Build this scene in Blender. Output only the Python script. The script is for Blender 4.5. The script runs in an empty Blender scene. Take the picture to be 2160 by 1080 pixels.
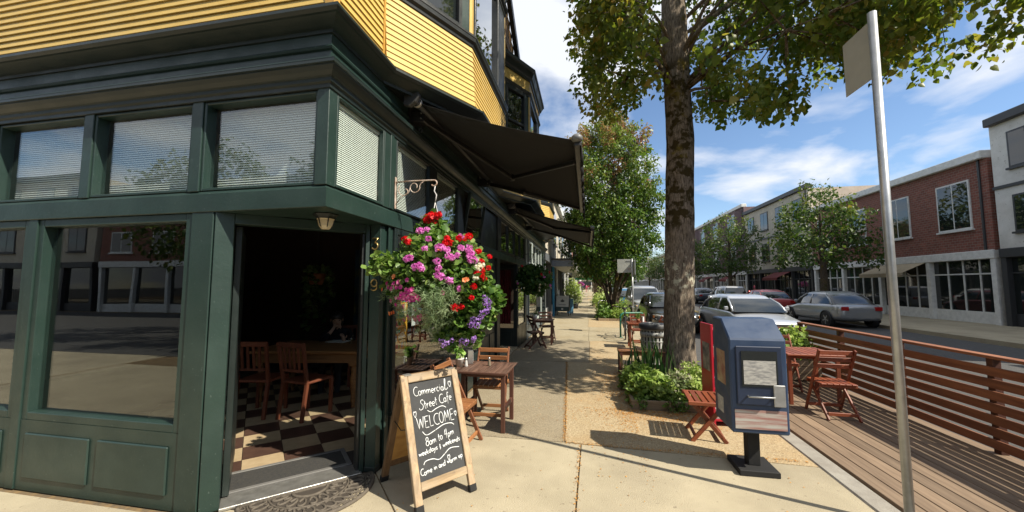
import bpy, bmesh, math, random
import numpy as np
from mathutils import Vector, Matrix, Quaternion

random.seed(7)
RNG = np.random.default_rng(7)
scene = bpy.context.scene
COL = scene.collection
R = math.radians

# ------------------------------------------------------------------ camera
CAM_H = 1.65
cam_data = bpy.data.cameras.new("camera")
cam = bpy.data.objects.new("camera", cam_data)
COL.objects.link(cam)
scene.camera = cam
cam_data.sensor_fit = 'HORIZONTAL'
cam_data.sensor_width = 36.0
cam_data.lens = 36.0 * 800.0 / 2160.0
cam_data.clip_start = 0.05
cam_data.clip_end = 2000.0
_yd = np.array([(1238 - 1080) / 800.0, (601 - 540) / 800.0, 1.0]); _yd /= np.linalg.norm(_yd)
_p = math.atan2(_yd[1], _yd[2])
_up = np.array([0, -math.cos(_p), math.sin(_p)])
_xd = np.cross(_yd, _up)
_M = np.stack([_xd, _yd, _up])
cx, cy, cz = _M[:, 0], -_M[:, 1], -_M[:, 2]
cam.matrix_world = Matrix(((cx[0], cy[0], cz[0], 0), (cx[1], cy[1], cz[1], 0), (cx[2], cy[2], cz[2], CAM_H), (0, 0, 0, 1)))

# ------------------------------------------------------------------ sky and sun
SUN_AZ, SUN_EL = R(110), R(46)          # azimuth clockwise from +Y
SUN = Vector((math.cos(SUN_EL) * math.sin(SUN_AZ), math.cos(SUN_EL) * math.cos(SUN_AZ), math.sin(SUN_EL)))
world = bpy.data.worlds.new("World")
scene.world = world
world.use_nodes = True
wn, wl = world.node_tree.nodes, world.node_tree.links
wn.clear()
wout = wn.new('ShaderNodeOutputWorld')
bg = wn.new('ShaderNodeBackground'); bg.inputs['Strength'].default_value = 0.105
sky = wn.new('ShaderNodeTexSky'); sky.sky_type = 'NISHITA'; sky.sun_disc = False
sky.sun_elevation = SUN_EL; sky.sun_rotation = SUN_AZ
sky.air_density = 1.0; sky.dust_density = 0.1; sky.ozone_density = 3.5
tc = wn.new('ShaderNodeTexCoord')
sep = wn.new('ShaderNodeSeparateXYZ'); wl.new(tc.outputs['Generated'], sep.inputs[0])
zc = wn.new('ShaderNodeMath'); zc.operation = 'MAXIMUM'; wl.new(sep.outputs['Z'], zc.inputs[0]); zc.inputs[1].default_value = 0.0
za = wn.new('ShaderNodeMath'); za.operation = 'ADD'; wl.new(zc.outputs[0], za.inputs[0]); za.inputs[1].default_value = 0.22
dx = wn.new('ShaderNodeMath'); dx.operation = 'DIVIDE'; wl.new(sep.outputs['X'], dx.inputs[0]); wl.new(za.outputs[0], dx.inputs[1])
dy = wn.new('ShaderNodeMath'); dy.operation = 'DIVIDE'; wl.new(sep.outputs['Y'], dy.inputs[0]); wl.new(za.outputs[0], dy.inputs[1])
cmb = wn.new('ShaderNodeCombineXYZ'); wl.new(dx.outputs[0], cmb.inputs[0]); wl.new(dy.outputs[0], cmb.inputs[1])
cmb.inputs[2].default_value = 3.7
n1 = wn.new('ShaderNodeTexNoise'); n1.inputs['Scale'].default_value = 1.5; n1.inputs['Detail'].default_value = 8; n1.inputs['Roughness'].default_value = 0.52
n1.inputs['Distortion'].default_value = 0.25
wl.new(cmb.outputs[0], n1.inputs['Vector'])
cr = wn.new('ShaderNodeValToRGB'); wl.new(n1.outputs['Fac'], cr.inputs[0])
cr.color_ramp.elements[0].position = 0.43; cr.color_ramp.elements[0].color = (0, 0, 0, 1)
cr.color_ramp.elements[1].position = 0.575; cr.color_ramp.elements[1].color = (1, 1, 1, 1)
mixc = wn.new('ShaderNodeMix'); mixc.data_type = 'RGBA'
wl.new(cr.outputs['Color'], mixc.inputs['Factor'])
wl.new(sky.outputs[0], mixc.inputs[6]); mixc.inputs[7].default_value = (5.6, 5.8, 6.2, 1)
wl.new(mixc.outputs[2], bg.inputs['Color']); wl.new(bg.outputs[0], wout.inputs['Surface'])

sun_data = bpy.data.lights.new("sun", 'SUN')
sun_data.energy = 5.0; sun_data.angle = R(0.53); sun_data.color = (1.0, 0.92, 0.78)
sun = bpy.data.objects.new("sun", sun_data); COL.objects.link(sun)
sun.location = (20, -8, 25)
sun.rotation_euler = (-SUN).to_track_quat('-Z', 'Y').to_euler()

scene.view_settings.view_transform = 'Standard'
scene.view_settings.look = 'None'
scene.view_settings.exposure = 0.72
scene.view_settings.gamma = 1.0
scene.view_settings.use_curve_mapping = False
scene.cycles.max_bounces = 8
scene.cycles.transparent_max_bounces = 24
scene.cycles.use_denoising = True
scene.cycles.caustics_reflective = False
scene.cycles.caustics_refractive = False

# ------------------------------------------------------------------ materials
def srgb(r, g, b):
    f = lambda c: (c / 255 / 12.92) if c / 255 <= 0.04045 else ((c / 255 + 0.055) / 1.055) ** 2.4
    return (f(r), f(g), f(b))

MATS = {}
def mat(name, col, rough=0.6, col2=None, scale=6.0, bump=0.0, bscale=None, metal=0.0, detail=5, stretch=None, lo=0.35, hi=0.65, spec=None, coat=0.0, space='Object', rvar=0.0):
    """principled material whose colour drifts between two paint tones by noise, with fine relief"""
    if name in MATS: return MATS[name]
    m = bpy.data.materials.new(name); m.use_nodes = True
    nt = m.node_tree; n, l = nt.nodes, nt.links
    b = n['Principled BSDF']
    b.inputs['Roughness'].default_value = rough; b.inputs['Metallic'].default_value = metal
    if spec is not None: b.inputs['Specular IOR Level'].default_value = spec
    if coat: b.inputs['Coat Weight'].default_value = coat; b.inputs['Coat Roughness'].default_value = 0.08
    if col2 is None: col2 = tuple(c * 0.8 for c in col)
    t = n.new('ShaderNodeTexCoord'); src = t.outputs['Object']
    if space == 'World':
        g = n.new('ShaderNodeNewGeometry'); src = g.outputs['Position']
    if stretch:
        mp = n.new('ShaderNodeMapping'); mp.inputs['Scale'].default_value = stretch; l.new(src, mp.inputs[0]); src = mp.outputs[0]
    nz = n.new('ShaderNodeTexNoise'); nz.inputs['Scale'].default_value = scale; nz.inputs['Detail'].default_value = detail; nz.inputs['Roughness'].default_value = 0.6
    l.new(src, nz.inputs['Vector'])
    r = n.new('ShaderNodeValToRGB'); l.new(nz.outputs['Fac'], r.inputs[0])
    r.color_ramp.elements[0].position = lo; r.color_ramp.elements[0].color = (*col, 1)
    r.color_ramp.elements[1].position = hi; r.color_ramp.elements[1].color = (*col2, 1)
    l.new(r.outputs[0], b.inputs['Base Color'])
    if rvar:
        mr = n.new('ShaderNodeMapRange'); l.new(nz.outputs['Fac'], mr.inputs[0]); mr.inputs[1].default_value = .3; mr.inputs[2].default_value = .7
        mr.inputs[3].default_value = rough - rvar; mr.inputs[4].default_value = rough + rvar; l.new(mr.outputs[0], b.inputs['Roughness'])
    if bump:
        n2 = n.new('ShaderNodeTexNoise'); n2.inputs['Scale'].default_value = bscale or scale * 6; n2.inputs['Detail'].default_value = 4
        l.new(src, n2.inputs['Vector'])
        bp = n.new('ShaderNodeBump'); bp.inputs['Strength'].default_value = bump; bp.inputs['Distance'].default_value = 0.01
        l.new(n2.outputs['Fac'], bp.inputs['Height']); l.new(bp.outputs[0], b.inputs['Normal'])
    MATS[name] = m
    return m

def worn(m, chip, sc=55.0, lo=.66, hi=.70, big=None, bsc=1.4):
    """add small chips and a broad weathering tone to a paint or concrete material"""
    n, l = m.node_tree.nodes, m.node_tree.links; b = n['Principled BSDF']; src = b.inputs['Base Color'].links[0].from_socket
    g = n.new('ShaderNodeNewGeometry')
    def layer(src, sc, lo, hi, c, k, det):
        z = n.new('ShaderNodeTexNoise'); z.inputs['Scale'].default_value = sc; z.inputs['Detail'].default_value = det; z.inputs['Roughness'].default_value = .6; l.new(g.outputs['Position'], z.inputs['Vector'])
        mr = n.new('ShaderNodeMapRange'); l.new(z.outputs['Fac'], mr.inputs[0]); mr.inputs[1].default_value = lo; mr.inputs[2].default_value = hi; mr.inputs[4].default_value = k
        mx = n.new('ShaderNodeMix'); mx.data_type = 'RGBA'; l.new(mr.outputs[0], mx.inputs['Factor']); l.new(src, mx.inputs[6]); mx.inputs[7].default_value = (*c, 1); return mx.outputs[2]
    if big: src = layer(src, bsc, .45, .75, big, .8, 8)
    src = layer(src, sc, lo, hi, chip, .7, 3)
    l.new(src, b.inputs['Base Color']); return m

def leaf_mat(name, cols, rough=0.45, trans=0.35):
    """foliage: colour by the per-leaf value 'tint', some light through the blade"""
    m = bpy.data.materials.new(name); m.use_nodes = True
    nt = m.node_tree; n, l = nt.nodes, nt.links
    b = n['Principled BSDF']; b.inputs['Roughness'].default_value = rough; b.inputs['Specular IOR Level'].default_value = 0.35
    a = n.new('ShaderNodeAttribute'); a.attribute_name = 'tint'
    r = n.new('ShaderNodeValToRGB'); l.new(a.outputs['Fac'], r.inputs[0])
    while len(r.color_ramp.elements) < len(cols): r.color_ramp.elements.new(0.5)
    for i, c in enumerate(cols):
        r.color_ramp.elements[i].position = i / (len(cols) - 1); r.color_ramp.elements[i].color = (*c, 1)
    l.new(r.outputs[0], b.inputs['Base Color'])
    tr = n.new('ShaderNodeBsdfTranslucent')
    hs = n.new('ShaderNodeHueSaturation'); hs.inputs['Value'].default_value = 1.5; hs.inputs['Saturation'].default_value = 1.1
    l.new(r.outputs[0], hs.inputs['Color']); l.new(hs.outputs[0], tr.inputs['Color'])
    mx = n.new('ShaderNodeMixShader'); mx.inputs[0].default_value = trans
    l.new(b.outputs[0], mx.inputs[1]); l.new(tr.outputs[0], mx.inputs[2])
    l.new(mx.outputs[0], n['Material Output'].inputs['Surface'])
    return m

def glass_mat(name, tint=(0.8, 0.86, 0.84), ior=1.5, boost=0.03, rough=0.0):
    """thin pane: mirror by Fresnel over a clear sheet, faint waviness"""
    m = bpy.data.materials.new(name); m.use_nodes = True
    nt = m.node_tree; n, l = nt.nodes, nt.links
    n.remove(n['Principled BSDF'])
    t = n.new('ShaderNodeBsdfTransparent'); t.inputs['Color'].default_value = (*tint, 1)
    g = n.new('ShaderNodeBsdfGlossy'); g.inputs['Roughness'].default_value = rough; g.inputs['Color'].default_value = (0.95, 0.97, 0.97, 1)
    ge = n.new('ShaderNodeNewGeometry'); dt = n.new('ShaderNodeVectorMath'); dt.operation = 'DOT_PRODUCT'; l.new(ge.outputs['Incoming'], dt.inputs[0]); l.new(ge.outputs['Normal'], dt.inputs[1])
    ab = n.new('ShaderNodeMath'); ab.operation = 'ABSOLUTE'; l.new(dt.outputs['Value'], ab.inputs[0])
    om = n.new('ShaderNodeMath'); om.operation = 'SUBTRACT'; om.use_clamp = True; om.inputs[0].default_value = 1.0; l.new(ab.outputs[0], om.inputs[1])
    pw = n.new('ShaderNodeMath'); pw.operation = 'POWER'; l.new(om.outputs[0], pw.inputs[0]); pw.inputs[1].default_value = 4.5
    f = n.new('ShaderNodeMath'); f.operation = 'MULTIPLY_ADD'; l.new(pw.outputs[0], f.inputs[0]); f.inputs[1].default_value = 0.9; f.inputs[2].default_value = 0.03
    ad = n.new('ShaderNodeMath'); ad.operation = 'ADD'; ad.use_clamp = True; l.new(f.outputs[0], ad.inputs[0]); ad.inputs[1].default_value = boost
    tcn = n.new('ShaderNodeTexCoord'); nz = n.new('ShaderNodeTexNoise'); nz.inputs['Scale'].default_value = 1.3; nz.inputs['Detail'].default_value = 1
    l.new(tcn.outputs['Object'], nz.inputs['Vector'])
    bp = n.new('ShaderNodeBump'); bp.inputs['Strength'].default_value = 0.05; bp.inputs['Distance'].default_value = 0.02; l.new(nz.outputs['Fac'], bp.inputs['Height'])
    l.new(bp.outputs[0], g.inputs['Normal'])
    mx = n.new('ShaderNodeMixShader'); l.new(ad.outputs[0], mx.inputs[0]); l.new(t.outputs[0], mx.inputs[1]); l.new(g.outputs[0], mx.inputs[2])
    l.new(mx.outputs[0], n['Material Output'].inputs['Surface'])
    return m

def wood_mat(name, dark, light, axis='Z', scale=9.0, rough=0.6, bump=0.25):
    """grain drawn out along one local axis"""
    m = bpy.data.materials.new(name); m.use_nodes = True
    nt = m.node_tree; n, l = nt.nodes, nt.links
    b = n['Principled BSDF']; b.inputs['Roughness'].default_value = rough
    t = n.new('ShaderNodeTexCoord'); mp = n.new('ShaderNodeMapping')
    s = {'X': (0.6, 9, 9), 'Y': (9, 0.6, 9), 'Z': (9, 9, 0.6)}[axis]; mp.inputs['Scale'].default_value = s
    oi = n.new('ShaderNodeObjectInfo'); va = n.new('ShaderNodeVectorMath'); va.operation = 'ADD'
    l.new(t.outputs['Object'], va.inputs[0])
    ml = n.new('ShaderNodeMath'); ml.operation = 'MULTIPLY'; ml.inputs[1].default_value = 31.0; l.new(oi.outputs['Random'], ml.inputs[0]); l.new(ml.outputs[0], va.inputs[1])
    l.new(va.outputs[0], mp.inputs[0])
    nz = n.new('ShaderNodeTexNoise'); nz.inputs['Scale'].default_value = scale / 3; nz.inputs['Detail'].default_value = 7; nz.inputs['Roughness'].default_value = 0.65; nz.inputs['Distortion'].default_value = 0.6
    l.new(mp.outputs[0], nz.inputs['Vector'])
    r = n.new('ShaderNodeValToRGB'); l.new(nz.outputs['Fac'], r.inputs[0])
    r.color_ramp.elements[0].position = 0.3; r.color_ramp.elements[0].color = (*dark, 1)
    r.color_ramp.elements[1].position = 0.68; r.color_ramp.elements[1].color = (*light, 1)
    hs = n.new('ShaderNodeHueSaturation'); l.new(r.outputs[0], hs.inputs['Color'])
    mr = n.new('ShaderNodeMapRange'); l.new(oi.outputs['Random'], mr.inputs[0]); mr.inputs[3].default_value = 0.78; mr.inputs[4].default_value = 1.18; l.new(mr.outputs[0], hs.inputs['Value'])
    l.new(hs.outputs[0], b.inputs['Base Color'])
    bp = n.new('ShaderNodeBump'); bp.inputs['Strength'].default_value = bump; bp.inputs['Distance'].default_value = 0.004; l.new(nz.outputs['Fac'], bp.inputs['Height']); l.new(bp.outputs[0], b.inputs['Normal'])
    return m

# ------------------------------------------------------------------ mesh helpers
class MB:
    def __init__(s): s.v = []; s.f = []; s.mi = []; s.sm = []
    def add(s, vs, fs, m=0, smooth=False):
        o = len(s.v); s.v.extend([tuple(v) for v in vs])
        for f in fs: s.f.append([i + o for i in f]); s.mi.append(m); s.sm.append(smooth)
        return s
    def box(s, x0, x1, y0, y1, z0, z1, m=0):
        vs = [(x0, y0, z0), (x1, y0, z0), (x1, y1, z0), (x0, y1, z0), (x0, y0, z1), (x1, y0, z1), (x1, y1, z1), (x0, y1, z1)]
        return s.add(vs, [(0, 3, 2, 1), (4, 5, 6, 7), (0, 1, 5, 4), (1, 2, 6, 5), (2, 3, 7, 6), (3, 0, 4, 7)], m)
    def obox(s, c, a, b, n, ha, hb, hn, m=0):
        c, a, b, n = Vector(c), Vector(a).normalized(), Vector(b).normalized(), Vector(n).normalized()
        vs = [c + a * ha * i + b * hb * j + n * hn * k for k in (-1, 1) for i, j in ((-1, -1), (1, -1), (1, 1), (-1, 1))]
        return s.add(vs, [(0, 3, 2, 1), (4, 5, 6, 7), (0, 1, 5, 4), (1, 2, 6, 5), (2, 3, 7, 6), (3, 0, 4, 7)], m)
    def beam(s, p, q, w, h, up=(0, 0, 1), m=0):
        p, q = Vector(p), Vector(q); d = (q - p); L = d.length; d.normalize()
        side = d.cross(Vector(up)).normalized(); u = side.cross(d).normalized()
        return s.obox((p + q) / 2, d, side, u, L / 2, w / 2, h / 2, m)
    def tube(s, pts, r, n=8, m=0, cap=True):
        pts = [Vector(p) for p in pts]; k = len(pts)
        rs = r if isinstance(r, (list, tuple)) else [r] * k
        o = len(s.v); ref = None
        for i, p in enumerate(pts):
            d = (pts[min(i + 1, k - 1)] - pts[max(i - 1, 0)])
            if d.length < 1e-9: d = Vector((0, 0, 1))
            d.normalize()
            if ref is None: ref = d.cross(Vector((0.123, 0.97, 0.21))).normalized()
            ref = (ref - d * ref.dot(d)).normalized(); w = d.cross(ref)
            for j in range(n):
                a = 2 * math.pi * j / n; s.v.append(tuple(p + (ref * math.cos(a) + w * math.sin(a)) * rs[i]))
        for i in range(k - 1):
            for j in range(n):
                s.f.append([o + i * n + j, o + i * n + (j + 1) % n, o + (i + 1) * n + (j + 1) % n, o + (i + 1) * n + j]); s.mi.append(m); s.sm.append(True)
        if cap:
            s.f.append([o + j for j in range(n)][::-1]); s.mi.append(m); s.sm.append(False)
            s.f.append([o + (k - 1) * n + j for j in range(n)]); s.mi.append(m); s.sm.append(False)
        return s
    def lathe(s, prof, c=(0, 0, 0), n=20, m=0, smooth=True, a0=0.0, a1=2 * math.pi):
        o = len(s.v); full = abs(a1 - a0 - 2 * math.pi) < 1e-6; cols = n if full else n + 1
        for r, z in prof:
            for j in range(cols):
                a = a0 + (a1 - a0) * j / n; s.v.append((c[0] + r * math.cos(a), c[1] + r * math.sin(a), c[2] + z))
        for i in range(len(prof) - 1):
            for j in range(n):
                j2 = (j + 1) % cols
                s.f.append([o + i * cols + j, o + i * cols + j2, o + (i + 1) * cols + j2, o + (i + 1) * cols + j]); s.mi.append(m); s.sm.append(smooth)
        return s
    def prism(s, poly, z0, z1, m=0):
        k = len(poly); vs = [(x, y, z0) for x, y in poly] + [(x, y, z1) for x, y in poly]
        fs = [list(range(k))[::-1], list(range(k, 2 * k))] + [[i, (i + 1) % k, k + (i + 1) % k, k + i] for i in range(k)]
        return s.add(vs, fs, m)
    def extrude(s, poly3, vec, m=0):
        k = len(poly3); vec = Vector(vec); a = [Vector(p) for p in poly3]; vs = a + [p + vec for p in a]
        fs = [list(range(k))[::-1], list(range(k, 2 * k))] + [[i, (i + 1) % k, k + (i + 1) % k, k + i] for i in range(k)]
        return s.add(vs, fs, m)
    def mesh(s, name, mats):
        me = bpy.data.meshes.new(name); me.from_pydata(s.v, [], s.f)
        for m_ in (mats if isinstance(mats, (list, tuple)) else [mats]): me.materials.append(m_)
        me.polygons.foreach_set('material_index', s.mi); me.polygons.foreach_set('use_smooth', s.sm)
        me.update()
        return me
    def build(s, name, mats, parent=None, bevel=0.0, loc=None):
        return place(name, s.mesh(name, mats), parent, bevel, loc)

def place(name, me, parent=None, bevel=0.0, loc=None, rot=None):
    """link a mesh given in the parent's local frame (world frame when it has none)"""
    o = bpy.data.objects.new(name, me); COL.objects.link(o)
    if parent: o.parent = parent
    if loc is not None: o.location = loc
    if rot is not None: o.rotation_euler = rot
    if bevel:
        b = o.modifiers.new('bevel', 'BEVEL'); b.width = bevel; b.segments = 1; b.limit_method = 'ANGLE'; b.angle_limit = R(40)
    return o

def tag(o, label, cat, group=None):
    o['label'] = label; o['category'] = cat
    if group: o['group'] = group
    return o
def empty(name, loc=(0, 0, 0), rz=0.0, label=None, cat=None, group=None):
    e = bpy.data.objects.new(name, None); COL.objects.link(e); e.empty_display_size = 0.1
    e.location = loc; e.rotation_euler = (0, 0, rz)
    if label: tag(e, label, cat, group)
    return e
def anchor(name, label, cat, group=None): return empty(name, (0, 0, 0), 0, label, cat, group)
def settle(e, loc):
    """move an anchor to its thing's base while its parts, built in world coordinates, stay put"""
    e.location = loc
    for c in e.children:
        c.location = Vector(c.location) - Vector(loc)
def structure(o): o['kind'] = 'structure'; return o
def stuff(o): o['kind'] = 'stuff'; return o
KIDS = {}
def copy_tree(o, parent=None, kids=None):
    c = o.copy(); COL.objects.link(c); c.parent = parent
    for ch in o.children: copy_tree(ch, c)
    return c
def dup(src, loc, rz, label, group=None):
    c = copy_tree(src); c.location = loc; c.rotation_euler = (0, 0, rz); c['label'] = label
    if group: c['group'] = group
    return c

# leaves ------------------------------------------------------------
LEAF = {
 'oval': (np.array([(0, 0, 0), (.42, -.33, .10), (1, 0, -.06), (.42, .33, .10)], float), [(0, 1, 2), (0, 2, 3)]),
 'round': (np.array([(0, 0, 0), (.15, -.42, .07), (.62, -.52, .12), (.97, -.16, .03), (.97, .16, .03), (.62, .52, .12), (.15, .42, .07), (.5, 0, -.03)], float),
           [(0, 1, 7), (1, 2, 7), (2, 3, 7), (3, 4, 7), (4, 5, 7), (5, 6, 7), (6, 0, 7)]),
 'long': (np.array([(0, 0, 0), (.3, -.17, .05), (.7, -.14, .03), (1, 0, -.1), (.7, .14, .03), (.3, .17, .05)], float), [(0, 1, 2, 3), (0, 3, 4, 5)]),
 'needle': (np.array([(0, -.045, 0), (1, 0, .02), (0, .045, 0)], float), [(0, 1, 2)]),
 'heart': (np.array([(.06, 0, 0), (0, -.25, .05), (.25, -.47, .09), (.62, -.34, .06), (1.05, 0, -.08), (.62, .34, .06), (.25, .47, .09), (0, .25, .05)], float),
           [(0, 1, 2, 3), (0, 3, 4), (0, 4, 5), (0, 5, 6, 7)]),
}
def leaf_mesh(name, P, D, N, S, T, material, shape='oval'):
    """P points, D blade directions, N rough normals, S sizes, T tints (all per leaf)"""
    tv, tf = LEAF[shape]; n = len(P); k = len(tv)
    D = D / (np.linalg.norm(D, axis=1, keepdims=True) + 1e-9)
    W = np.cross(N, D); W /= (np.linalg.norm(W, axis=1, keepdims=True) + 1e-9)
    U = np.cross(D, W)
    V = P[:, None, :] + S[:, None, None] * (tv[None, :, 0:1] * D[:, None, :] + tv[None, :, 1:2] * W[:, None, :] + tv[None, :, 2:3] * U[:, None, :])
    V = V.reshape(-1, 3)
    lens = np.array([len(f) for f in tf]); flat = np.concatenate([np.array(f) for f in tf])
    loops = (np.arange(n)[:, None] * k + flat[None, :]).reshape(-1)
    tot = np.tile(lens, n); start = np.concatenate([[0], np.cumsum(tot)[:-1]])
    me = bpy.data.meshes.new(name)
    me.vertices.add(len(V)); me.vertices.foreach_set('co', V.astype(np.float32).ravel())
    me.loops.add(len(loops)); me.loops.foreach_set('vertex_index', loops.astype(np.int32))
    me.polygons.add(len(tot)); me.polygons.foreach_set('loop_start', start.astype(np.int32)); me.polygons.foreach_set('loop_total', tot.astype(np.int32))
    at = me.attributes.new('tint', 'FLOAT', 'POINT'); at.data.foreach_set('value', np.repeat(np.clip(T, 0, 1), k).astype(np.float32))
    me.materials.append(material); me.update(calc_edges=True); me.validate()
    return me
def rdir(n): 
    d = RNG.normal(size=(n, 3)); return d / np.linalg.norm(d, axis=1, keepdims=True)
def cloud_leaves(centers, radii, per, size, shape, material, name, tint=(0.5, 0.22), updir=0.5, tints=None, droop=0.0, sizevar=0.3):
    """leaves spread round clump centres, facing outward and up"""
    C = np.repeat(np.asarray(centers, float), per, axis=0); rr = np.repeat(np.asarray(radii, float), per)
    n = len(C); d = rdir(n); rad = RNG.random(n) ** 0.45
    P = C + d * (rr * rad)[:, None]
    N = d * 0.6 + rdir(n) * 0.55 + np.array([0.0, 0.0, updir])
    D = rdir(n) + d * 0.5 + np.array([0, 0, -droop])
    base = np.repeat(RNG.normal(tint[0], tint[1], len(centers)) if tints is None else np.asarray(tints), per)
    T = base + RNG.normal(0, 0.12, n)
    return leaf_mesh(name, P, D, N, size * (1 + sizevar * RNG.normal(size=n)).clip(0.4, 1.8), T, material, shape)
# ------------------------------------------------------------------ palette
green = mat('green_paint', (.017, .037, .030), .42, (.013, .030, .025), 3.0, .12, 40, rvar=.1)
worn(green, (.07, .10, .09), 38, .68, .72, (.028, .052, .044), 2.2)
dgreen = mat('dark_green_paint_and_shade', (.010, .017, .016), .4, (.014, .022, .020), 3.0, .1, 40, rvar=.1)  # real paint on joinery; on the cornice coves it stands for underside shade
black_trim = mat('black_trim_paint', (.012, .014, .014), .42, (.018, .021, .020), 4.0, .15, 50, rvar=.1)
yellow = mat('yellow_siding_paint', (.58, .395, .105), .55, (.52, .345, .085), 5.0, .15, 60)
worn(yellow, (.40, .27, .08), 30, .68, .74, (.53, .38, .13), 1.7)
ytrim = mat('ochre_corner_board', (.56, .33, .07), .55, (.48, .27, .05), 8.0)
slat_white = mat('white_blind', (.80, .82, .77), .5, (.76, .79, .74), 2.0)
pane = glass_mat('window_glass', (.95, .975, .965), 1.5, .04)
dark_pane = mat('dark_window_glass', (.010, .013, .013), .03, (.014, .018, .017), 1.0, spec=1.0)
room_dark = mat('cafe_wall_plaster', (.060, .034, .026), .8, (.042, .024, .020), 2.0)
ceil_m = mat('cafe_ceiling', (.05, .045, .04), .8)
conc = mat('smooth_concrete', (.42, .365, .255), .85, (.335, .29, .20), 2.2, .5, 120, detail=10, lo=.3, hi=.72, space='World')
worn(conc, (.20, .165, .115), 17, .66, .685, (.235, .20, .14), .8)
conc.node_tree.nodes['Principled BSDF'].inputs['Specular IOR Level'].default_value = .3
joint_dirt = mat('joint_grit', (.20, .13, .055), .95, (.10, .075, .045), 20.0, space='World')
asphalt = mat('asphalt', (.055, .054, .052), .9, (.075, .073, .07), 8.0, .5, 150, space='World')
kerb_m = mat('kerb_concrete', (.30, .28, .24), .85, (.22, .20, .17), 6.0, .4, 90, space='World')

def aggregate(name, base, dark, pale, stain):
    """exposed pebble concrete: pale and dark stones in a cement bed, broad stains"""
    m = bpy.data.materials.new(name); m.use_nodes = True
    nt = m.node_tree; n, l = nt.nodes, nt.links
    b = n['Principled BSDF']; b.inputs['Roughness'].default_value = .85
    g = n.new('ShaderNodeNewGeometry')
    vo = n.new('ShaderNodeTexVoronoi'); vo.inputs['Scale'].default_value = 120; l.new(g.outputs['Position'], vo.inputs['Vector'])
    hs = n.new('ShaderNodeSeparateColor'); l.new(vo.outputs['Color'], hs.inputs[0])
    r = n.new('ShaderNodeValToRGB'); l.new(hs.outputs[0], r.inputs[0])
    e = r.color_ramp.elements; e[0].position = 0; e[0].color = (*dark, 1); e[1].position = 1; e[1].color = (*pale, 1)
    x = e.new(.45); x.color = (*base, 1); x = e.new(.8); x.color = (*base, 1)
    nz = n.new('ShaderNodeTexNoise'); nz.inputs['Scale'].default_value = 1.1; nz.inputs['Detail'].default_value = 8; nz.inputs['Roughness'].default_value = .65
    l.new(g.outputs['Position'], nz.inputs['Vector'])
    r2 = n.new('ShaderNodeValToRGB'); l.new(nz.outputs['Fac'], r2.inputs[0]); r2.color_ramp.elements[0].position = .46; r2.color_ramp.elements[1].position = .66
    r2.color_ramp.elements[0].color = (0, 0, 0, 1); r2.color_ramp.elements[1].color = (.75, .75, .75, 1)
    mx = n.new('ShaderNodeMix'); mx.data_type = 'RGBA'; l.new(r2.outputs[0], mx.inputs['Factor']); l.new(r.outputs[0], mx.inputs[6])
    mm = n.new('ShaderNodeMix'); mm.data_type = 'RGBA'; mm.blend_type = 'MULTIPLY'; mm.inputs['Factor'].default_value = 1; l.new(r.outputs[0], mm.inputs[6]); mm.inputs[7].default_value = (*stain, 1)
    l.new(mm.outputs[2], mx.inputs[7]); l.new(mx.outputs[2], b.inputs['Base Color'])
    bp = n.new('ShaderNodeBump'); bp.inputs['Strength'].default_value = .6; bp.inputs['Distance'].default_value = .004; l.new(vo.outputs['Distance'], bp.inputs['Height']); bp.invert = True
    l.new(bp.outputs[0], b.inputs['Normal'])
    return m
agg_gold = aggregate('golden_aggregate', (.39, .305, .178), (.22, .16, .09), (.53, .44, .30), (.92, .80, .66))
agg_grey = aggregate('worn_grey_aggregate', (.28, .235, .155), (.18, .145, .10), (.39, .335, .24), (.84, .80, .74))
agg_pale = aggregate('pale_aggregate', (.34, .29, .19), (.17, .14, .09), (.48, .43, .31), (.85, .8, .7))

# ------------------------------------------------------------------ ground, road, pavement
structure(MB().box(-250, 300, -120, 900, -.6, -.2).build('ground', asphalt))
road = structure(MB().box(2.25, 11.9, -60, 700, -.3, -.13).build('road', asphalt))
line_y = mat('yellow_road_paint', (.55, .36, .05), .7, (.40, .27, .05), 8.0)
line_w = mat('white_road_paint', (.62, .62, .58), .7, (.45, .45, .42), 8.0)
for x in (7.0, 7.22): MB().box(x, x + .1, -30, 400, -.13, -.126).build('lane_marking', line_y, road)
for k in range(20): MB().box(4.35, 4.45, 2 + k * 6.2, 2.1 + k * 6.2 + 1.2, -.13, -.1262).build('parking_marking', line_w, road)
structure(MB().box(-60, 2.04, -13, -2.4, -.02, -.006).build('side_street', asphalt))
structure(MB().box(-60, -9.6, -2.38, 2.3, -.02, -.004).build('side_pavement', conc))
side_base = structure(MB().box(-60, 2.05, -60, 700, -.25, -.012).build('sidewalk', joint_dirt))
kerb = structure(MB().box(2.056, 2.24, -60, 700, -.25, .0).build('kerb', kerb_m, bevel=.015))
far_walk = structure(MB().box(11.95, 60, -60, 700, -.25, .0).build('opposite_pavement', conc))
def slab(poly, m, z=0.0):
    c = np.mean(np.array(poly), axis=0); g = .006
    pp = []
    for x, y in poly:
        d = np.array((x, y)) - c; L = np.linalg.norm(d); pp.append(tuple(c + d * (1 - g * 1.4 / L)))
    MB().prism(pp, -.02, z).build('paving_slab', m, side_base, bevel=.003)
XL = -1.80
slab([(-1.86, 3.19), (XL, 4.15), (-.255, 4.16), (-.085, 4.14), (-.115, 2.6), (-.13, 1.28)], conc)
slab([(-1.86, 3.19), (-.13, 1.28), (-.15, -1.5), (-2.9, -1.5), (-2.9, 2.2)], conc, -.001)
slab([(-2.9, 2.33), (-2.9, -1.5), (-6.0, -1.5), (-6.0, 2.33)], conc); slab([(-6, 2.33), (-6, -1.5), (-9.5, -1.5), (-9.5, 2.33)], conc)
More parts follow.
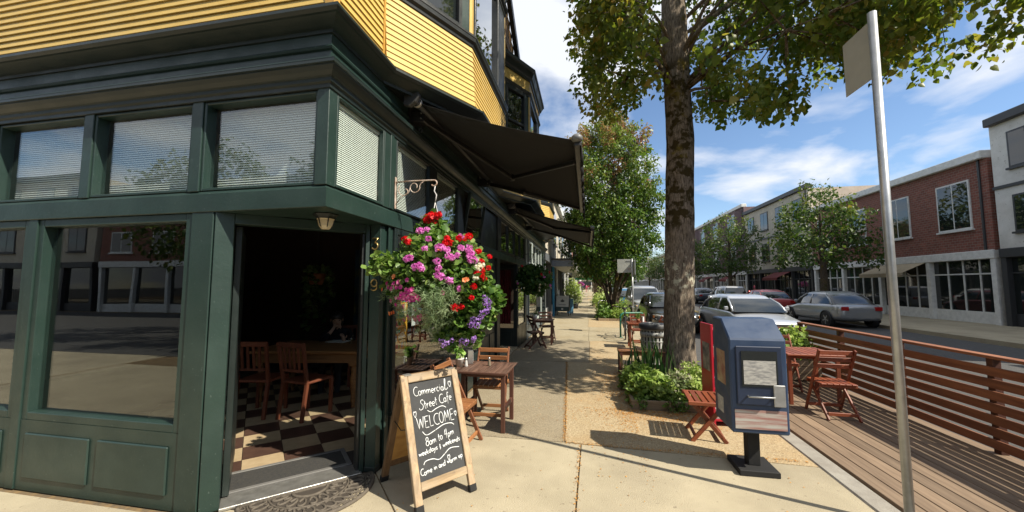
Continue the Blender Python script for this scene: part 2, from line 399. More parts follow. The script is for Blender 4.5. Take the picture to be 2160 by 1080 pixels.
slab([(-.085, 4.14), (2.05, 4.05), (2.05, 2.1), (-.12, 2.15)], conc); slab([(-.12, 2.15), (2.05, 2.1), (2.05, -1.5), (-.15, -1.5)], conc)
slab([(XL, 4.15), (-.255, 4.165), (-.445, 8.39), (XL, 8.4)], agg_grey)
slab([(-.255, 4.165), (2.05, 4.05), (2.05, 8.45), (-.445, 8.39)], agg_gold)
ys = [8.4, 11.6, 15.4, 19.2, 23.4, 27.6, 32, 36.5, 41, 46, 52, 58, 65, 74, 85, 100, 130]
for i in range(len(ys) - 1):
    mm = [agg_grey, agg_pale, agg_pale, conc, agg_grey, conc, agg_pale, conc][i % 8]
    m2 = [agg_gold, agg_pale, agg_gold, agg_pale, conc, agg_pale, conc, conc][i % 8]
    slab([(XL, ys[i]), (.02, ys[i]), (.06, ys[i + 1]), (XL, ys[i + 1])], mm); slab([(.02, ys[i]), (2.05, ys[i]), (2.05, ys[i + 1]), (.06, ys[i + 1])], m2)

# fallen bits: amber leaf litter along joints and round the planters, a few petals
def litter():
    pts = []
    for _ in range(420): pts.append((RNG.uniform(-.3, 2.0), 4.12 + abs(RNG.normal(0, .03)), .006))
    for _ in range(1100): t = RNG.random(); pts.append((-.255 - .19 * t + RNG.normal(0, .012), 4.165 + 4.2 * t, .006))
    for _ in range(3200): pts.append((.56 - abs(RNG.normal(0, .24)), RNG.normal(6.4, 1.2), .006))
    for _ in range(2600): pts.append((RNG.normal(1.0, .55), 5.38 - abs(RNG.normal(0, .26)), .006))
    for _ in range(900): pts.append((RNG.uniform(.3, 2.0), RNG.uniform(8, 18), .006))
    for _ in range(420): pts.append((RNG.uniform(-1.7, 2.0), RNG.uniform(2.0, 12), .006))
    for _ in range(300): pts.append((-.1 + RNG.normal(0, .01), RNG.uniform(1, 4.1), .006))
    P = np.array(pts); n = len(P)
    N = np.array([0, 0, 1.0]) + RNG.normal(0, .25, (n, 3))
    D = RNG.normal(size=(n, 3)); D[:, 2] *= .1
    return leaf_mesh('leaf_litter', P, D, N, RNG.uniform(.006, .021, n), RNG.random(n), leaf_mat('litter', [(.42, .18, .03), (.55, .28, .06), (.25, .12, .04)], .8, .1), 'oval')
o = stuff(place('leaf_litter', litter())); tag(o, 'scattered amber leaf litter along the pavement joints and planter', 'leaf litter')

# ------------------------------------------------------------------ cafe building
F = -1.82
cafe = anchor('cafe_building', 'corner building with yellow lap siding bays over a dark green storefront', 'building')
def sweep(poly, prof, mb, m=0):
    """carry a moulding profile [(out, z)] along a plan polyline, mitred; outward is the right-hand side"""
    P = [Vector(p) for p in poly]; k = len(P); off = []
    for i in range(k):
        ns = []
        if i > 0: d = (P[i] - P[i - 1]).normalized(); ns.append(Vector((d.y, -d.x)))
        if i < k - 1: d = (P[i + 1] - P[i]).normalized(); ns.append(Vector((d.y, -d.x)))
        nv = sum(ns, Vector((0, 0))).normalized(); off.append(nv / max(.3, nv.dot(ns[0])))
    o = len(mb.v); L = len(prof)
    for i in range(k):
        for (a, z) in prof: q = P[i] + off[i] * a; mb.v.append((q.x, q.y, z))
    for i in range(k - 1):
        for j in range(L - 1):
            mb.f.append([o + i * L + j, o + (i + 1) * L + j, o + (i + 1) * L + j + 1, o + i * L + j + 1]); mb.mi.append(m); mb.sm.append(False)
    return mb
def part(name, mb, m, bevel=0.0, parent=None): return mb.build(name, m, parent or cafe, bevel)
Y0, Y1 = 2.36, 17.0
BAYS = [(3.07, 4.06, 5.86, 6.85), (7.66, 8.65, 10.45, 11.44), (12.25, 13.24, 15.04, 16.03)]
BX = -1.28
# plan line of crown moulding round corner and bays
crown = [(-9.5, Y0), (F, Y0)]
for a, b, c, d in BAYS: crown += [(F, a), (BX, b), (BX, c), (F, d)]
crown += [(F, Y1)]
part('crown_moulding', sweep(crown, [(.0, 3.50), (.016, 3.502), (.02, 3.525), (.04, 3.532), (.07, 3.545), (.12, 3.566), (.135, 3.57), (.15, 3.585), (.155, 3.59), (.155, 3.612), (.0, 3.63)], MB()), dgreen)  # darker green puts the shade under the crown into its colour
sof = MB()
for a, b, c, d in BAYS: sof.prism([(F - .05, a), (F - .05, d), (BX - .01, c), (BX - .01, b)], 3.515, 3.525)
part('bay_soffit', sof, black_trim)
main = [(-9.5, Y0), (F, Y0), (F, Y1)]
part('storefront_cornice', sweep(main, [(0, 3.085), (.010, 3.088), (.012, 3.115), (.03, 3.125), (.034, 3.15), (.05, 3.158), (.075, 3.18), (.095, 3.205), (.098, 3.215), (.11, 3.218), (.11, 3.243), (0, 3.262)], MB()), dgreen)  # shade of the cove's underside is put into the colour
part('cornice_cap', sweep(main, [(.0, 3.262), (.112, 3.242), (.112, 3.250), (0, 3.268)], MB()), green)
part('frieze', sweep(main, [(0, 3.25), (.004, 3.255), (.004, 3.37), (.02, 3.378), (.026, 3.392), (.02, 3.405), (.004, 3.412), (.004, 3.495), (0, 3.51)], MB()), green)
part('ledge_beam', sweep([(-9.5, Y0), (F, Y0), (F, 12.0)], [(-.3, 2.205), (0, 2.205), (.006, 2.21), (.006, 2.345), (0, 2.35), (-.02, 2.372), (-.12, 2.375), (-.12, 2.3)], MB()), green)
part('ledge_beam', MB().box(F - .12, F + .004, 12.02, Y1, 2.21, 2.33), dgreen)
# core volumes (upper floor, back and party walls, ceiling)
part('upper_wall', MB().box(-9.4, F - .03, Y0 + .03, Y1 - .02, 3.6, 7.0), yellow)
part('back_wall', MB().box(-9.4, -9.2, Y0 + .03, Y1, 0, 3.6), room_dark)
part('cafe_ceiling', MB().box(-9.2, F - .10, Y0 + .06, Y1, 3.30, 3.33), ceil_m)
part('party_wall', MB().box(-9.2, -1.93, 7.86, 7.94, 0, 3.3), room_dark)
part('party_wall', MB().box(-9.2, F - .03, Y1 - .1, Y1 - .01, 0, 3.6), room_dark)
part('soffit', MB().prism([(-2.78, Y0 + .012), (F - .012, Y0 + .012), (F - .012, 3.2), (-1.95, 3.2)], 2.21, 2.225), green)

def wpart(name, y0, y1, z0, z1, fw=.045, depth=.05, xf=F, frame=green, glass=pane, blinds=0, slat_x=None, sill=True, tilt=38):
    """a window in the street front: frame ring, pane, optional blind slats"""
    m = MB()
    m.box(xf - depth, xf, y0, y0 + fw, z0, z1); m.box(xf - depth, xf, y1 - fw, y1, z0, z1)
    m.box(xf - depth, xf, y0 + fw, y1 - fw, z0, z0 + fw); m.box(xf - depth, xf, y0 + fw, y1 - fw, z1 - fw, z1)
    w = m.build(name, frame, cafe, .004)
    MB().box(xf - depth * .5, xf - depth * .5 + .004, y0 + fw - .004, y1 - fw + .004, z0 + fw - .004, z1 - fw + .004).build('pane', glass, w)
    if blinds:
        sx = slat_x or xf - depth - .004; L = y1 - y0 - 2 * fw - .01; t = R(tilt)
        sm = MB().obox((0, 0, 0), (math.cos(t), 0, -math.sin(t)), (0, 1, 0), (math.sin(t), 0, math.cos(t)), .0072, L / 2, .0006).mesh('blind_slat', slat_white)
        zz = z0 + fw + .02; top = z1 - fw - .03
        MB().box(sx - .012, sx + .012, y0 + fw + .005, y1 - fw - .005, top, top + .028).build('blind_headrail', slat_white, w)
        for k in range(blinds):
            place('blind_slat', sm, w, loc=(sx, (y0 + y1) / 2, zz + (top - zz) * (k + .5) / blinds))
        for q in (.18, .82): MB().box(sx + .008, sx + .0095, y0 + fw + L * q, y0 + fw + L * q + .002, zz, top).build('blind_cord', slat_white, w)
    return w
# corner and mullion posts of the clerestory
for (a, b) in ((2.36, 2.452), (3.14, 3.365), (4.19, 4.37), (5.2, 5.47), (6.42, 6.62), (7.72, 7.96), (11.28, 11.42), (11.95, 12.1)):
    part('post', MB().box(F - .1, F - .001, a, b, 2.37, 3.09), green if a < 3.5 else black_trim, .004)
part('post', MB().box(F - .095, F + .008, 3.24, 3.30, 2.37, 3.09), green, .004)
wpart('transom_window', 2.455, 3.138, 2.375, 3.085, .022, blinds=38, tilt=66)
wpart('transom_window', 3.368, 4.188, 2.375, 3.085, .022, blinds=38, frame=dgreen, tilt=60)
wpart('transom_window', 4.372, 5.198, 2.375, 3.085, .025, blinds=38, frame=dgreen, tilt=50)
# tilted hopper window
m = MB()
m.box(-.02, .025, -.46, -.41, 0, .69); m.box(-.02, .025, .41, .46, 0, .69); m.box(-.02, .025, -.41, .41, 0, .05); m.box(-.02, .025, -.41, .41, .64, .69)
hs_ = m.build('transom_window', dgreen, cafe, .004, (F - .03, 5.945, 2.385)); hs_.rotation_euler = (0, R(9), 0)
MB().box(-.003, .003, -.415, .415, .045, .645).build('pane', pane, hs_)
# dark frieze panel over the closed door
part('transom_panel', MB().box(F - .1, F - .04, 6.62, 7.72, 2.37, 3.09), dgreen)
# shop front two clerestory panes
for k in range(4): wpart('transom_window', 7.97 + k * .83, 7.97 + k * .83 + .79, 2.375, 3.085, .05, frame=black_trim)
part('lintel', MB().box(F - .1, F - .02, 11.25, 12.1, 2.375, 3.085), black_trim)

# ground floor of the street front
part('pilaster', MB().box(-1.95, -1.852, 3.16, 3.24, .0, 2.205), green, .003)
part('pilaster', MB().box(-1.95, -1.862, 3.242, 3.35, .0, 2.205), green, .003)
part('pilaster', MB().box(-1.845, -1.832, 3.275, 3.30, .0, 2.205).box(-1.865, -1.842, 3.30, 3.362, 0, 2.205), green, .002)
part('pilaster_base', MB().box(-1.952, -1.848, 3.156, 3.24, .0, .05), dgreen, .003)
part('bulkhead', MB().box(F - .1, F - .01, 3.37, 6.44, 0, .42), dgreen, .003)
for k in range(3): part('bulkhead_panel', MB().box(F - .012, F + .004, 3.45 + k * 1.0, 4.33 + k * 1.0, .08, .34), dgreen, .012)
part('window_sill', MB().box(F - .14, F + .03, 3.37, 6.44, .42, .455), dgreen, .006)
dw = wpart('display_window', 3.37, 6.44, .456, 2.203, .06, frame=dgreen)
# closed plank door between the two shop fronts
part('door_post', MB().box(F - .12, F - .003, 6.46, 6.66, 0, 2.203), black_trim, .004)
part('door_post', MB().box(F - .12, F - .003, 7.68, 7.94, 0, 2.203), black_trim, .004)
d_ = part('door', MB().box(F - .09, F - .05, 6.662, 7.678, .02, 2.2), dgreen)
for k in range(2):
    for j in range(3): MB().box(F - .049, F - .035, 6.74 + k * .46, 7.12 + k * .46, .12 + j * .68, .70 + j * .68).build('door_panel', dgreen, d_, .01)
MB().tube([(F - .03, 7.58, .95), (F + .01, 7.58, .97), (F + .01, 7.58, 1.13), (F - .03, 7.58, 1.15)], .008).build('handle', mat('brass', (.55, .38, .12), .3, metal=1.0), d_)
# recessed entrance of shop two
part('recess_floor', MB().box(-2.9, F, 7.96, 10.0, -.01, .03), conc)
part('recess_wall', MB().box(-2.95, -2.88, 7.96, 10.05, 0, 2.4), dgreen)
rd = part('recess_door', MB().box(-2.875, -2.83, 8.3, 9.3, .03, 2.2), black_trim, .004)
MB().box(-2.829, -2.822, 8.42, 9.18, .35, 2.05).build('pane', dark_pane, rd)
part('recess_ceiling', MB().box(-2.9, F - .02, 7.96, 10.0, 2.38, 2.40), dgreen)
rw = part('return_window', MB().box(-2.88, -2.80, 10.0, 10.08, .0, 2.2).box(-1.93, -1.83, 10.0, 10.08, 0, 2.2).box(-2.8, -1.93, 10.0, 10.08, 2.08, 2.2).box(-2.8, -1.93, 10.0, 10.08, 0, .5), dgreen, .004)
MB().box(-2.8, -1.93, 10.02, 10.026, .5, 2.08).build('pane', pane, rw)
MB().box(-2.74, -1.97, 9.992, 10.0, .1, .42).build('kick_panel', dgreen, rw, .01)
curt = mat('red_curtain', (.22, .012, .018), .8, (.14, .008, .012), 6.0)
cu = MB(); vs = []; 
for i in range(31):
    y = 10.16 + .03 * math.sin(i * 1.25); x = -2.45 + .42 * i / 30
    vs += [(x + (.05 if False else 0), y, .6), (x * 1.0, y, 2.05)]
cu.add(vs, [(2 * i, 2 * i + 2, 2 * i + 3, 2 * i + 1) for i in range(30)], 0, True).build('curtain', curt, rw)
part('bulkhead', MB().box(F - .1, F - .01, 10.09, 11.3, 0, .5), dgreen)
wpart('display_window', 10.09, 11.3, .5, 2.2, .06, frame=dgreen)
part('door_post', MB().box(F - .1, F - .002, 11.31, 11.5, 0, 2.205), black_trim)
# shop three: pale grey painted front
pale = mat('pale_grey_green_paint', (.42, .47, .44), .5, (.36, .41, .39), 3.0)
part('post', MB().box(F - .1, F + .01, 11.51, 11.65, 0, 3.09), pale)
for k in range(4): wpart('transom_window', 12.1 + k * .86, 12.1 + k * .86 + .84, 2.34, 3.085, .06, frame=pale, blinds=0)
wpart('display_window', 12.1, 15.5, .4, 2.205, .07, frame=pale)
part('bulkhead', MB().box(F - .1, F - .01, 11.66, 15.5, 0, .4), mat('slate_paint', (.10, .13, .14), .5, (.08, .10, .11)))
part('shop_door', MB().box(F - .09, F - .05, 11.66, 12.08, .4, 2.2), mat('blue_grey_door', (.14, .19, .21), .5, (.11, .15, .17)))
part('post', MB().box(F - .1, F + .01, 15.51, 15.66, 0, 3.09), dgreen)
wpart('display_window', 15.67, 16.9, .5, 2.205, .06, frame=dgreen); part('bulkhead', MB().box(F - .1, F - .01, 15.67, 16.9, 0, .5), dgreen)
wpart('transom_window', 15.67, 16.28, 2.34, 3.085, .05, frame=dgreen); wpart('transom_window', 16.29, 16.9, 2.34, 3.085, .05, frame=dgreen)
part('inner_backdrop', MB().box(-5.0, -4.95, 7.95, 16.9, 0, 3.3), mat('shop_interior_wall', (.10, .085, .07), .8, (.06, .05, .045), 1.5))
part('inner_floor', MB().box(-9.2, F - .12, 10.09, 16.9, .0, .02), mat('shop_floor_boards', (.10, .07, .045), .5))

# diagonal corner doorway
A = Vector((-1.955, 3.155)); Bp = Vector((-2.76, 2.36)); dd = (Bp - A).normalized(); nn = Vector((dd.y, -dd.x)); nn = nn if nn.y < 0 else -nn
def diag(t0, t1, d0, d1, z0, z1, mb):
    c = [A + dd * t0 + nn * d0, A + dd * t1 + nn * d0, A + dd * t1 + nn * d1, A + dd * t0 + nn * d1]
    area = sum(c[i].x * c[(i + 1) % 4].y - c[(i + 1) % 4].x * c[i].y for i in range(4))
    if area < 0: c = c[::-1]
    return mb.prism([(q.x, q.y) for q in c], z0, z1)
LD = (Bp - A).length
part('door_jamb', diag(.0, .035, -.12, .0, 0, 2.205, MB()), green, .003); part('door_jamb', diag(.036, .06, -.13, -.03, 0, 2.12, MB()), black_trim, .003)
part('door_jamb', diag(LD - .12, LD, -.12, .0, 0, 2.205, MB()), green, .003)
part('door_header', diag(.036, LD - .12, -.12, -.005, 2.125, 2.205, MB()), green, .003)
alu = mat('worn_aluminium', (.55, .54, .50), .42, (.40, .39, .36), 14.0, metal=.8, bump=.2)
part('threshold', diag(.02, LD - .12, -.17, .035, 0, .022, MB()), alu, .004)
# open door leaf swung inside
dl = part('door_leaf', diag(LD - .17, LD - .125, -1.0, -.13, .03, 2.12, MB()), dgreen, .004)

# side-street front
part('side_pilaster', MB().box(-2.98, -2.78, Y0 + .0, Y0 + .12, 0, 2.205), green, .004)
def wside(name, x0, x1, z0, z1, fw=.05, blinds=0, frame=green):
    m = MB(); y = Y0 + .012
    m.box(x0, x0 + fw, y, y + .09, z0, z1).box(x1 - fw, x1, y, y + .09, z0, z1).box(x0 + fw, x1 - fw, y, y + .09, z0, z0 + fw).box(x0 + fw, x1 - fw, y, y + .09, z1 - fw, z1)
    w = m.build(name, frame, cafe, .004)
    MB().box(x0 + fw - .003, x1 - fw + .003, y + .06, y + .065, z0 + fw - .003, z1 - fw + .003).build('pane', pane, w)
    if blinds:
        L = x1 - x0 - 2 * fw - .01; t = R(-62)
        sm = MB().obox((0, 0, 0), (0, math.cos(t), -math.sin(t)), (1, 0, 0), (0, math.sin(t), math.cos(t)), .0095, L / 2, .0006).mesh('blind_slat', slat_white)
        for k in range(blinds): place('blind_slat', sm, w, loc=((x0 + x1) / 2, y + .12, z0 + fw + .01 + (z1 - z0 - 2 * fw - .02) * (k + .5) / blinds))
for k in range(4):
    x1 = -1.92 - k * 1.12; part('post', MB().box(x1 - 1.12, x1 - 1.02, Y0 + .001, Y0 + .1, 2.37, 3.09), green, .004)
    wside('transom_window', x1 - 1.018, x1, 2.375, 3.085, .022, blinds=34)
part('post', MB().box(-1.918, F - .003, Y0 + .002, Y0 + .1, 2.37, 3.09), green, .003)
part('wall_infill', MB().box(-9.4, -6.41, Y0 + .02, Y0 + .1, 0, 3.09), green)
for k in range(2):
    x1 = -2.985 - k * 1.7; wside('display_window', x1 - 1.6, x1, .55, 2.203, .06)
    part('side_pilaster', MB().box(x1 - 1.7, x1 - 1.602, Y0 + .001, Y0 + .12, 0, 2.205), green, .004)
    part('bulkhead', MB().box(x1 - 1.6, x1, Y0 + .01, Y0 + .1, 0, .55), green)
    for j in range(2): part('bulkhead_panel', MB().box(x1 - 1.52 + j * .76, x1 - .84 + j * .76, Y0 - .004, Y0 + .012, .1, .45), green, .012)

# lap siding boards
def lap(P, Q, z0, z1, parent, out=0.0, mt=yellow):
    P, Q = Vector(P), Vector(Q); d = (Q - P).normalized(); n = Vector((d.y, -d.x)); v = []
    for q in (P, Q):
        for off, z in ((-.012, z0), (out + .017, z0), (out + .0165, z0 + .004), (out + .003, z1), (-.012, z1)): w = q + n * off; v.append((w.x, w.y, z))
    MB().add(v, [(0, 1, 2, 3, 4)[::-1], (5, 6, 7, 8, 9)] + [(i, 5 + i, 5 + (i + 1) % 5, (i + 1) % 5)[::-1] for i in range(5)]).build('siding_board', mt, parent)
C = .0605
flat_front = part('siding_backing', MB().box(F - .028, F - .015, Y0 + .02, 3.05, 3.62, 6.7).box(F - .028, F - .015, 6.87, 7.64, 3.62, 6.7).box(F - .028, F - .015, 11.46, 12.23, 3.62, 6.7), ytrim)
for k in range(34): lap((F, Y0 + .05), (F, 3.035), 3.622 + k * C, 3.622 + (k + 1) * C, flat_front)
for k in range(30): lap((F, 6.88), (F, 7.63), 3.622 + k * C * 1.6, 3.622 + (k + 1) * C * 1.6, flat_front); lap((F, 11.47), (F, 12.22), 3.622 + k * C * 1.6, 3.622 + (k + 1) * C * 1.6, flat_front)
part('corner_board', MB().box(F - .02, F + .022, 3.036, 3.062, 3.622, 6.6), ytrim); part('corner_board', MB().box(F - .05, F + .022, Y0 - .022, Y0 + .05, 3.622, 6.7), ytrim)
side_back = part('siding_backing', MB().box(-9.4, F - .05, Y0 + .015, Y0 + .028, 3.62, 6.7), ytrim)
for k in range(44): lap((-9.4, Y0), (F - .052, Y0), 3.622 + k * C, 3.622 + (k + 1) * C, side_back)
blind_old = mat('olive_old_blind', (.20, .19, .11), .6, (.14, .13, .08), 4.0)
def bay(bi, a, b, c, d):
    pl = [(F, a), (BX, b), (BX, c), (F, d)]
    root = part('bay_window', MB().prism([(F - .05, a + .02), (F - .05, d - .02), (BX - .10, c - .02), (BX - .10, b + .02)][::-1], 3.53, 6.5), black_trim)
    n = 13
    for k in range(n):
        z0 = 3.622 + k * C; fl = .055 * (1 - k / n) ** 1.3
        for P, Q in zip(pl[:-1], pl[1:]):
            P, Q = Vector(P), Vector(Q); dv = (Q - P).normalized(); nv = Vector((dv.y, -dv.x)) * fl
            ext = dv * fl * .5
            lap(P + nv - (ext if P.x > F + .01 else ext * 0), Q + nv + (ext if Q.x > F + .01 else ext * 0), z0, z0 + C, root)
    zt = 3.622 + n * C
    sweep(pl, [(-.05, zt), (.02, zt), (.024, zt + .03), (.05, zt + .05), (.056, zt + .09), (.062, zt + .095), (.062, zt + .12), (-.05, zt + .135)], MB()).build('sill_moulding', black_trim, root)
    zs = zt + .13; zh = 6.1
    sweep(pl, [(-.05, zh), (.012, zh), (.012, zh + .05), (.04, zh + .07), (.05, zh + .10), (-.05, zh + .11)], MB()).build('head_moulding', black_trim, root)
    sweep(pl, [(-.06, zh + .1), (.004, zh + .1), (.004, 6.5), (-.06, 6.5)], MB()).build('frieze_panel', yellow, root)
    sweep(pl, [(-.05, 6.48), (.03, 6.48), (.035, 6.53), (.07, 6.56), (.12, 6.66), (.15, 6.68), (.15, 6.75), (-.05, 6.80)], MB()).build('roof_cornice', black_trim, root)
    MB().prism([(F - .05, a), (F - .05, d), (BX + .1, c + .05), (BX + .1, b - .05)][::-1], 6.74, 6.77).build('bay_roof', black_trim, root)
    for wi, (P, Q) in enumerate(zip(pl[:-1], pl[1:])):
        P, Q = Vector(P), Vector(Q); dv = (Q - P).normalized(); nv = Vector((dv.y, -dv.x)); L = (Q - P).length
        def ob(mb, t0, t1, o0, o1, z0, z1):
            p0 = P + dv * t0; c_ = P + dv * (t0 + t1) / 2 + nv * (o0 + o1) / 2
            return mb.obox((c_.x, c_.y, (z0 + z1) / 2), (dv.x, dv.y, 0), (nv.x, nv.y, 0), (0, 0, 1), (t1 - t0) / 2, (o1 - o0) / 2, (z1 - z0) / 2)
        e0, e1 = (.28, .16) if wi == 0 else ((.10, .46) if wi == 1 else (.16, .28))
        ob(MB(), 0.0, e0, -.09, .0, zs, zh).build('window_post', green if wi == 0 else black_trim, root, .004); ob(MB(), L - e1, L, -.09, .0, zs, zh).build('window_post', green if wi == 0 else black_trim, root, .004)
        ob(MB(), L - .045 if wi == 0 else .0, L if wi == 0 else .04, .001, .008, zs, zh).build('post_fillet', yellow, root)
        f = MB(); t0, t1 = e0, L - e1
        ob(f, t0, t0 + .05, -.06, .012, zs, zh); ob(f, t1 - .05, t1, -.06, .012, zs, zh); ob(f, t0 + .05, t1 - .05, -.06, .012, zs, zs + .06); ob(f, t0 + .05, t1 - .05, -.06, .012, zh - .06, zh); 
        if wi != 1: ob(f, t0 + .05, t1 - .05, -.045, .0, zs + .78, zs + .83)
        f.build('sash', black_trim, root, .004)
        ob(MB(), t0 + .048, t1 - .048, -.045, -.04, zs + .055, zh - .055).build('pane', dark_pane if wi != 1 else mirror_pane, root)
    return root
mirror_pane = mat('sky_reflecting_glass', (.55, .57, .58), .015, (.55, .57, .58), 1.0, metal=1.0)
for i, bb in enumerate(BAYS): bay(i, *bb)
# gable and roof behind the bays
roof_m = mat('roof_shingle', (.045, .03, .025), .85, (.07, .045, .035), 30.0)
gx = -1.62
gm = part('gable', MB().extrude([(gx - .3, 4.2, 6.78), (gx - .3, 9.0, 6.78), (gx - .3, 6.4, 8.6)], (.28, 0, 0)), mat('ochre_shingle', (.24, .13, .035), .7, (.17, .09, .03), 8.0))
for k in range(11):
    z = 6.82 + k * .15; h = (8.6 - z) / 1.82; 
    MB().box(gx - .02, gx - .004, 6.4 - 2.2 * h, 6.4 + 2.6 * h - .08, z, z + .13).build('shingle_course', MATS['ochre_shingle'], gm)
part('gable_rake', MB().beam((gx + .06, 9.15, 6.72), (gx + .06, 6.4, 8.66), .2, .1, (1, 0, 0)), black_trim, .01)
part('roof', MB().box(-9.4, F - .05, Y0 - .1, Y1, 6.78, 6.95), roof_m)
part('roof', MB().extrude([(gx - .1, 4.0, 6.72), (gx - .1, 9.2, 6.72), (gx - .1, 6.4, 8.72)], (-6, 0, 0)), roof_m)
settle(cafe, (-5.0, 9.0, 0.0))

# ---- house numbers
brass = mat('tarnished_brass', (.52, .38, .16), .38, (.36, .25, .10), 30.0, metal=.9)
def stroke_tube(strokes, fn, r, n=6):
    m = MB()
    for s in strokes: m.tube([fn(*p) for p in s], r, n)
    return m
def arc(cx_, cy_, rx, ry, a0, a1, n=14): return [(cx_ + rx * math.cos(R(a0 + (a1 - a0) * i / n)), cy_ + ry * math.sin(R(a0 + (a1 - a0) * i / n))) for i in range(n + 1)]
three = [[(.1, 1.0), (.72, 1.0), (.38, .6)] + arc(.36, .3, .36, .3, 90, -150, 16)]
nine = [arc(.4, .68, .34, .31, 0, 360, 22), [(.74, .68)] + arc(.36, .32, .38, .31, 8, -140, 12)]
for (z, gl, nm) in ((1.975, three, 'topmost'), (1.79, three, 'middle, half hidden'), (1.60, nine, 'lowest')):
    d = {'topmost': ('brass_numeral', 'brass numeral three at the top of the door pilaster'), 'middle, half hidden': ('brass_numeral', 'brass numeral three behind the basket leaves on the pilaster'), 'lowest': ('brass_numeral', 'brass numeral nine lowest on the door pilaster')}[nm]
    mb = stroke_tube(gl, lambda x, y, z=z: (-1.935 + x * .085, 3.152, z + y * .1), .0075)
    tag(mb.build(d[0], brass), d[1], 'numeral', 'house numbers on the door pilaster')
# ------------------------------------------------------------------ cafe interior
tile_d = mat('brown_floor_tile', (.085, .048, .034), .35, (.06, .034, .026), 9.0)
tile_l = mat('tan_floor_tile', (.44, .34, .21), .35, (.36, .27, .16), 9.0)
grout = mat('floor_grout', (.05, .04, .03), .9)
cfloor = structure(MB().box(-9.2, -1.86, 2.47, 7.86, -.005, .006).build('cafe_floor', grout))
cut = MB()
ta, tb = Vector((.7071, -.7071)), Vector((.7071, .7071)); T0 = Vector((-2.957, 4.311)); TS = .335
tmesh = {}
for k, mm in ((0, tile_d), (1, tile_l)): tmesh[k] = MB().prism([tuple(ta * i * TS * .492 + tb * j * TS * .492) for i, j in ((-1, -1), (1, -1), (1, 1), (-1, 1))], 0, .008).mesh('floor_tile', mm)
for i in range(-10, 10):
    for j in range(-10, 10):
        c = T0 + ta * (i + .5) * TS + tb * (j + .5) * TS
        if c.x < -5.6 or c.x > -2.12 or c.y < 2.66 or c.y > 6.8: continue
        if (c - A).dot(nn) > -.36: continue
        place('floor_tile', tmesh[(i + j) % 2], cfloor, loc=(c.x, c.y, .006))
mat_rub = mat('black_ribbed_mat', (.03, .03, .03), .9, (.05, .047, .04), 60.0, .8, 200)
bm_ = anchor('entrance_mat', 'black ribbed entrance mat with metal edge inside the doorway', 'mat')
diag(.10, .98, -.54, -.22, .015, .026, MB()).build('mat_field', mat_rub, bm_)
for a_, b_, c_, d_2 in ((.06, .10, -.58, -.18), (.98, 1.02, -.58, -.18), (.10, .98, -.58, -.54), (.10, .98, -.22, -.18)): diag(a_, b_, c_, d_2, .014, .03, MB()).build('mat_edge', mat('grey_mat_edge', (.16, .155, .145), .6), bm_, .003)
settle(bm_, (-2.7, 3.2, .014))
rm = mat('grey_rubber_scroll_mat', (.085, .07, .052), .75, (.125, .105, .08), 25.0, .4)
sm_ = anchor('scroll_mat', 'half round grey rubber scroll mat before the doorstep', 'mat')
mc = A + dd * .42 + nn * .05; bas = Vector((-dd.x, -dd.y))
def matp(a_, r_, z=.008): q = mc + bas * (r_ * math.cos(a_)) * 1.05 + nn * (r_ * math.sin(a_)); return (q.x, q.y, z)
mb = MB()
for r_, w in ((.455, .016), (.40, .006), (.27, .007), (.12, .012)): mb.tube([matp(math.pi * t / 40, r_) for t in range(41)], w, 6)
mb.tube([matp(0, .455), matp(math.pi, .455)], .014, 6)
mb.build('rim', rm, sm_)
mb = MB()
for k in range(16):
    t = math.pi * (k + .5) / 16
    mb.tube([matp(t + .09 * math.cos(s), .335 + .05 * math.sin(s)) for s in np.linspace(0, 5.6, 14)], .010, 5)
    mb.tube([matp(t + .07 * math.cos(s), .428 + .014 * math.sin(s)) for s in np.linspace(0, 6.28, 10)], .006, 4)
for k in range(9):
    t = math.pi * (k + .5) / 9
    mb.tube([matp(t + .11 * math.cos(s), .20 + .05 * math.sin(s)) for s in np.linspace(.6, 6.2, 12)], .010, 5)
mb.build('scrollwork', rm, sm_)
settle(sm_, (mc.x, mc.y, 0))

# pendant lantern under the soffit
lan = empty('soffit_lantern', (-2.005, 2.61, 2.21), .4, 'small black lantern with frosted panes under the entrance soffit', 'lamp')
MB().lathe([(0, 0), (.09, 0), (.10, -.012), (.075, -.03), (.07, -.045)], n=6, smooth=False).build('canopy', black_trim, lan)
MB().lathe([(.068, -.045), (.062, -.05), (.05, -.10), (.03, -.125), (.0, -.13)], n=6, smooth=False).build('glass_shade', mat('frosted_amber_glass', (.62, .52, .34), .3, (.55, .45, .28), 12.0), lan)
lb = MB()
for k in range(6):
    a = 2 * math.pi * k / 6; lb.tube([(.07 * math.cos(a), .07 * math.sin(a), -.043), (.052 * math.cos(a), .052 * math.sin(a), -.10), (.0, .0, -.132)], .004, 5)
lb.build('cage', black_trim, lan)

oak = wood_mat('honey_oak', (.12, .05, .015), (.27, .13, .04), 'X'); cherry = wood_mat('cherry_stain', (.10, .025, .012), (.19, .055, .022), 'Z')
it = empty('dining_table', (-3.80, 4.98, .006), R(11.1), 'wooden dining table with turned legs inside the cafe doorway', 'table')
MB().box(-.74, .74, -.50, .50, .725, .765).build('tabletop', oak, it, .01)
MB().box(-.66, .66, -.44, -.42, .60, .725).box(-.66, .66, .42, .44, .60, .725).box(-.68, -.66, -.42, .42, .60, .725).box(.66, .68, -.42, .42, .60, .725).build('apron', oak, it)
lp = [(.022, 0), (.03, .02), (.02, .05), (.035, .10), (.028, .16), (.045, .30), (.05, .40), (.03, .48), (.045, .51), (.03, .53), (.05, .56)]
lgm = MB().lathe([(.0, 0)] + lp, n=14).box(-.048, .048, -.048, .048, .56, .722).mesh('leg', oak)
for i in (-1, 1):
    for j in (-1, 1): place('leg', lgm, it, loc=(i * .63, j * .39, 0))
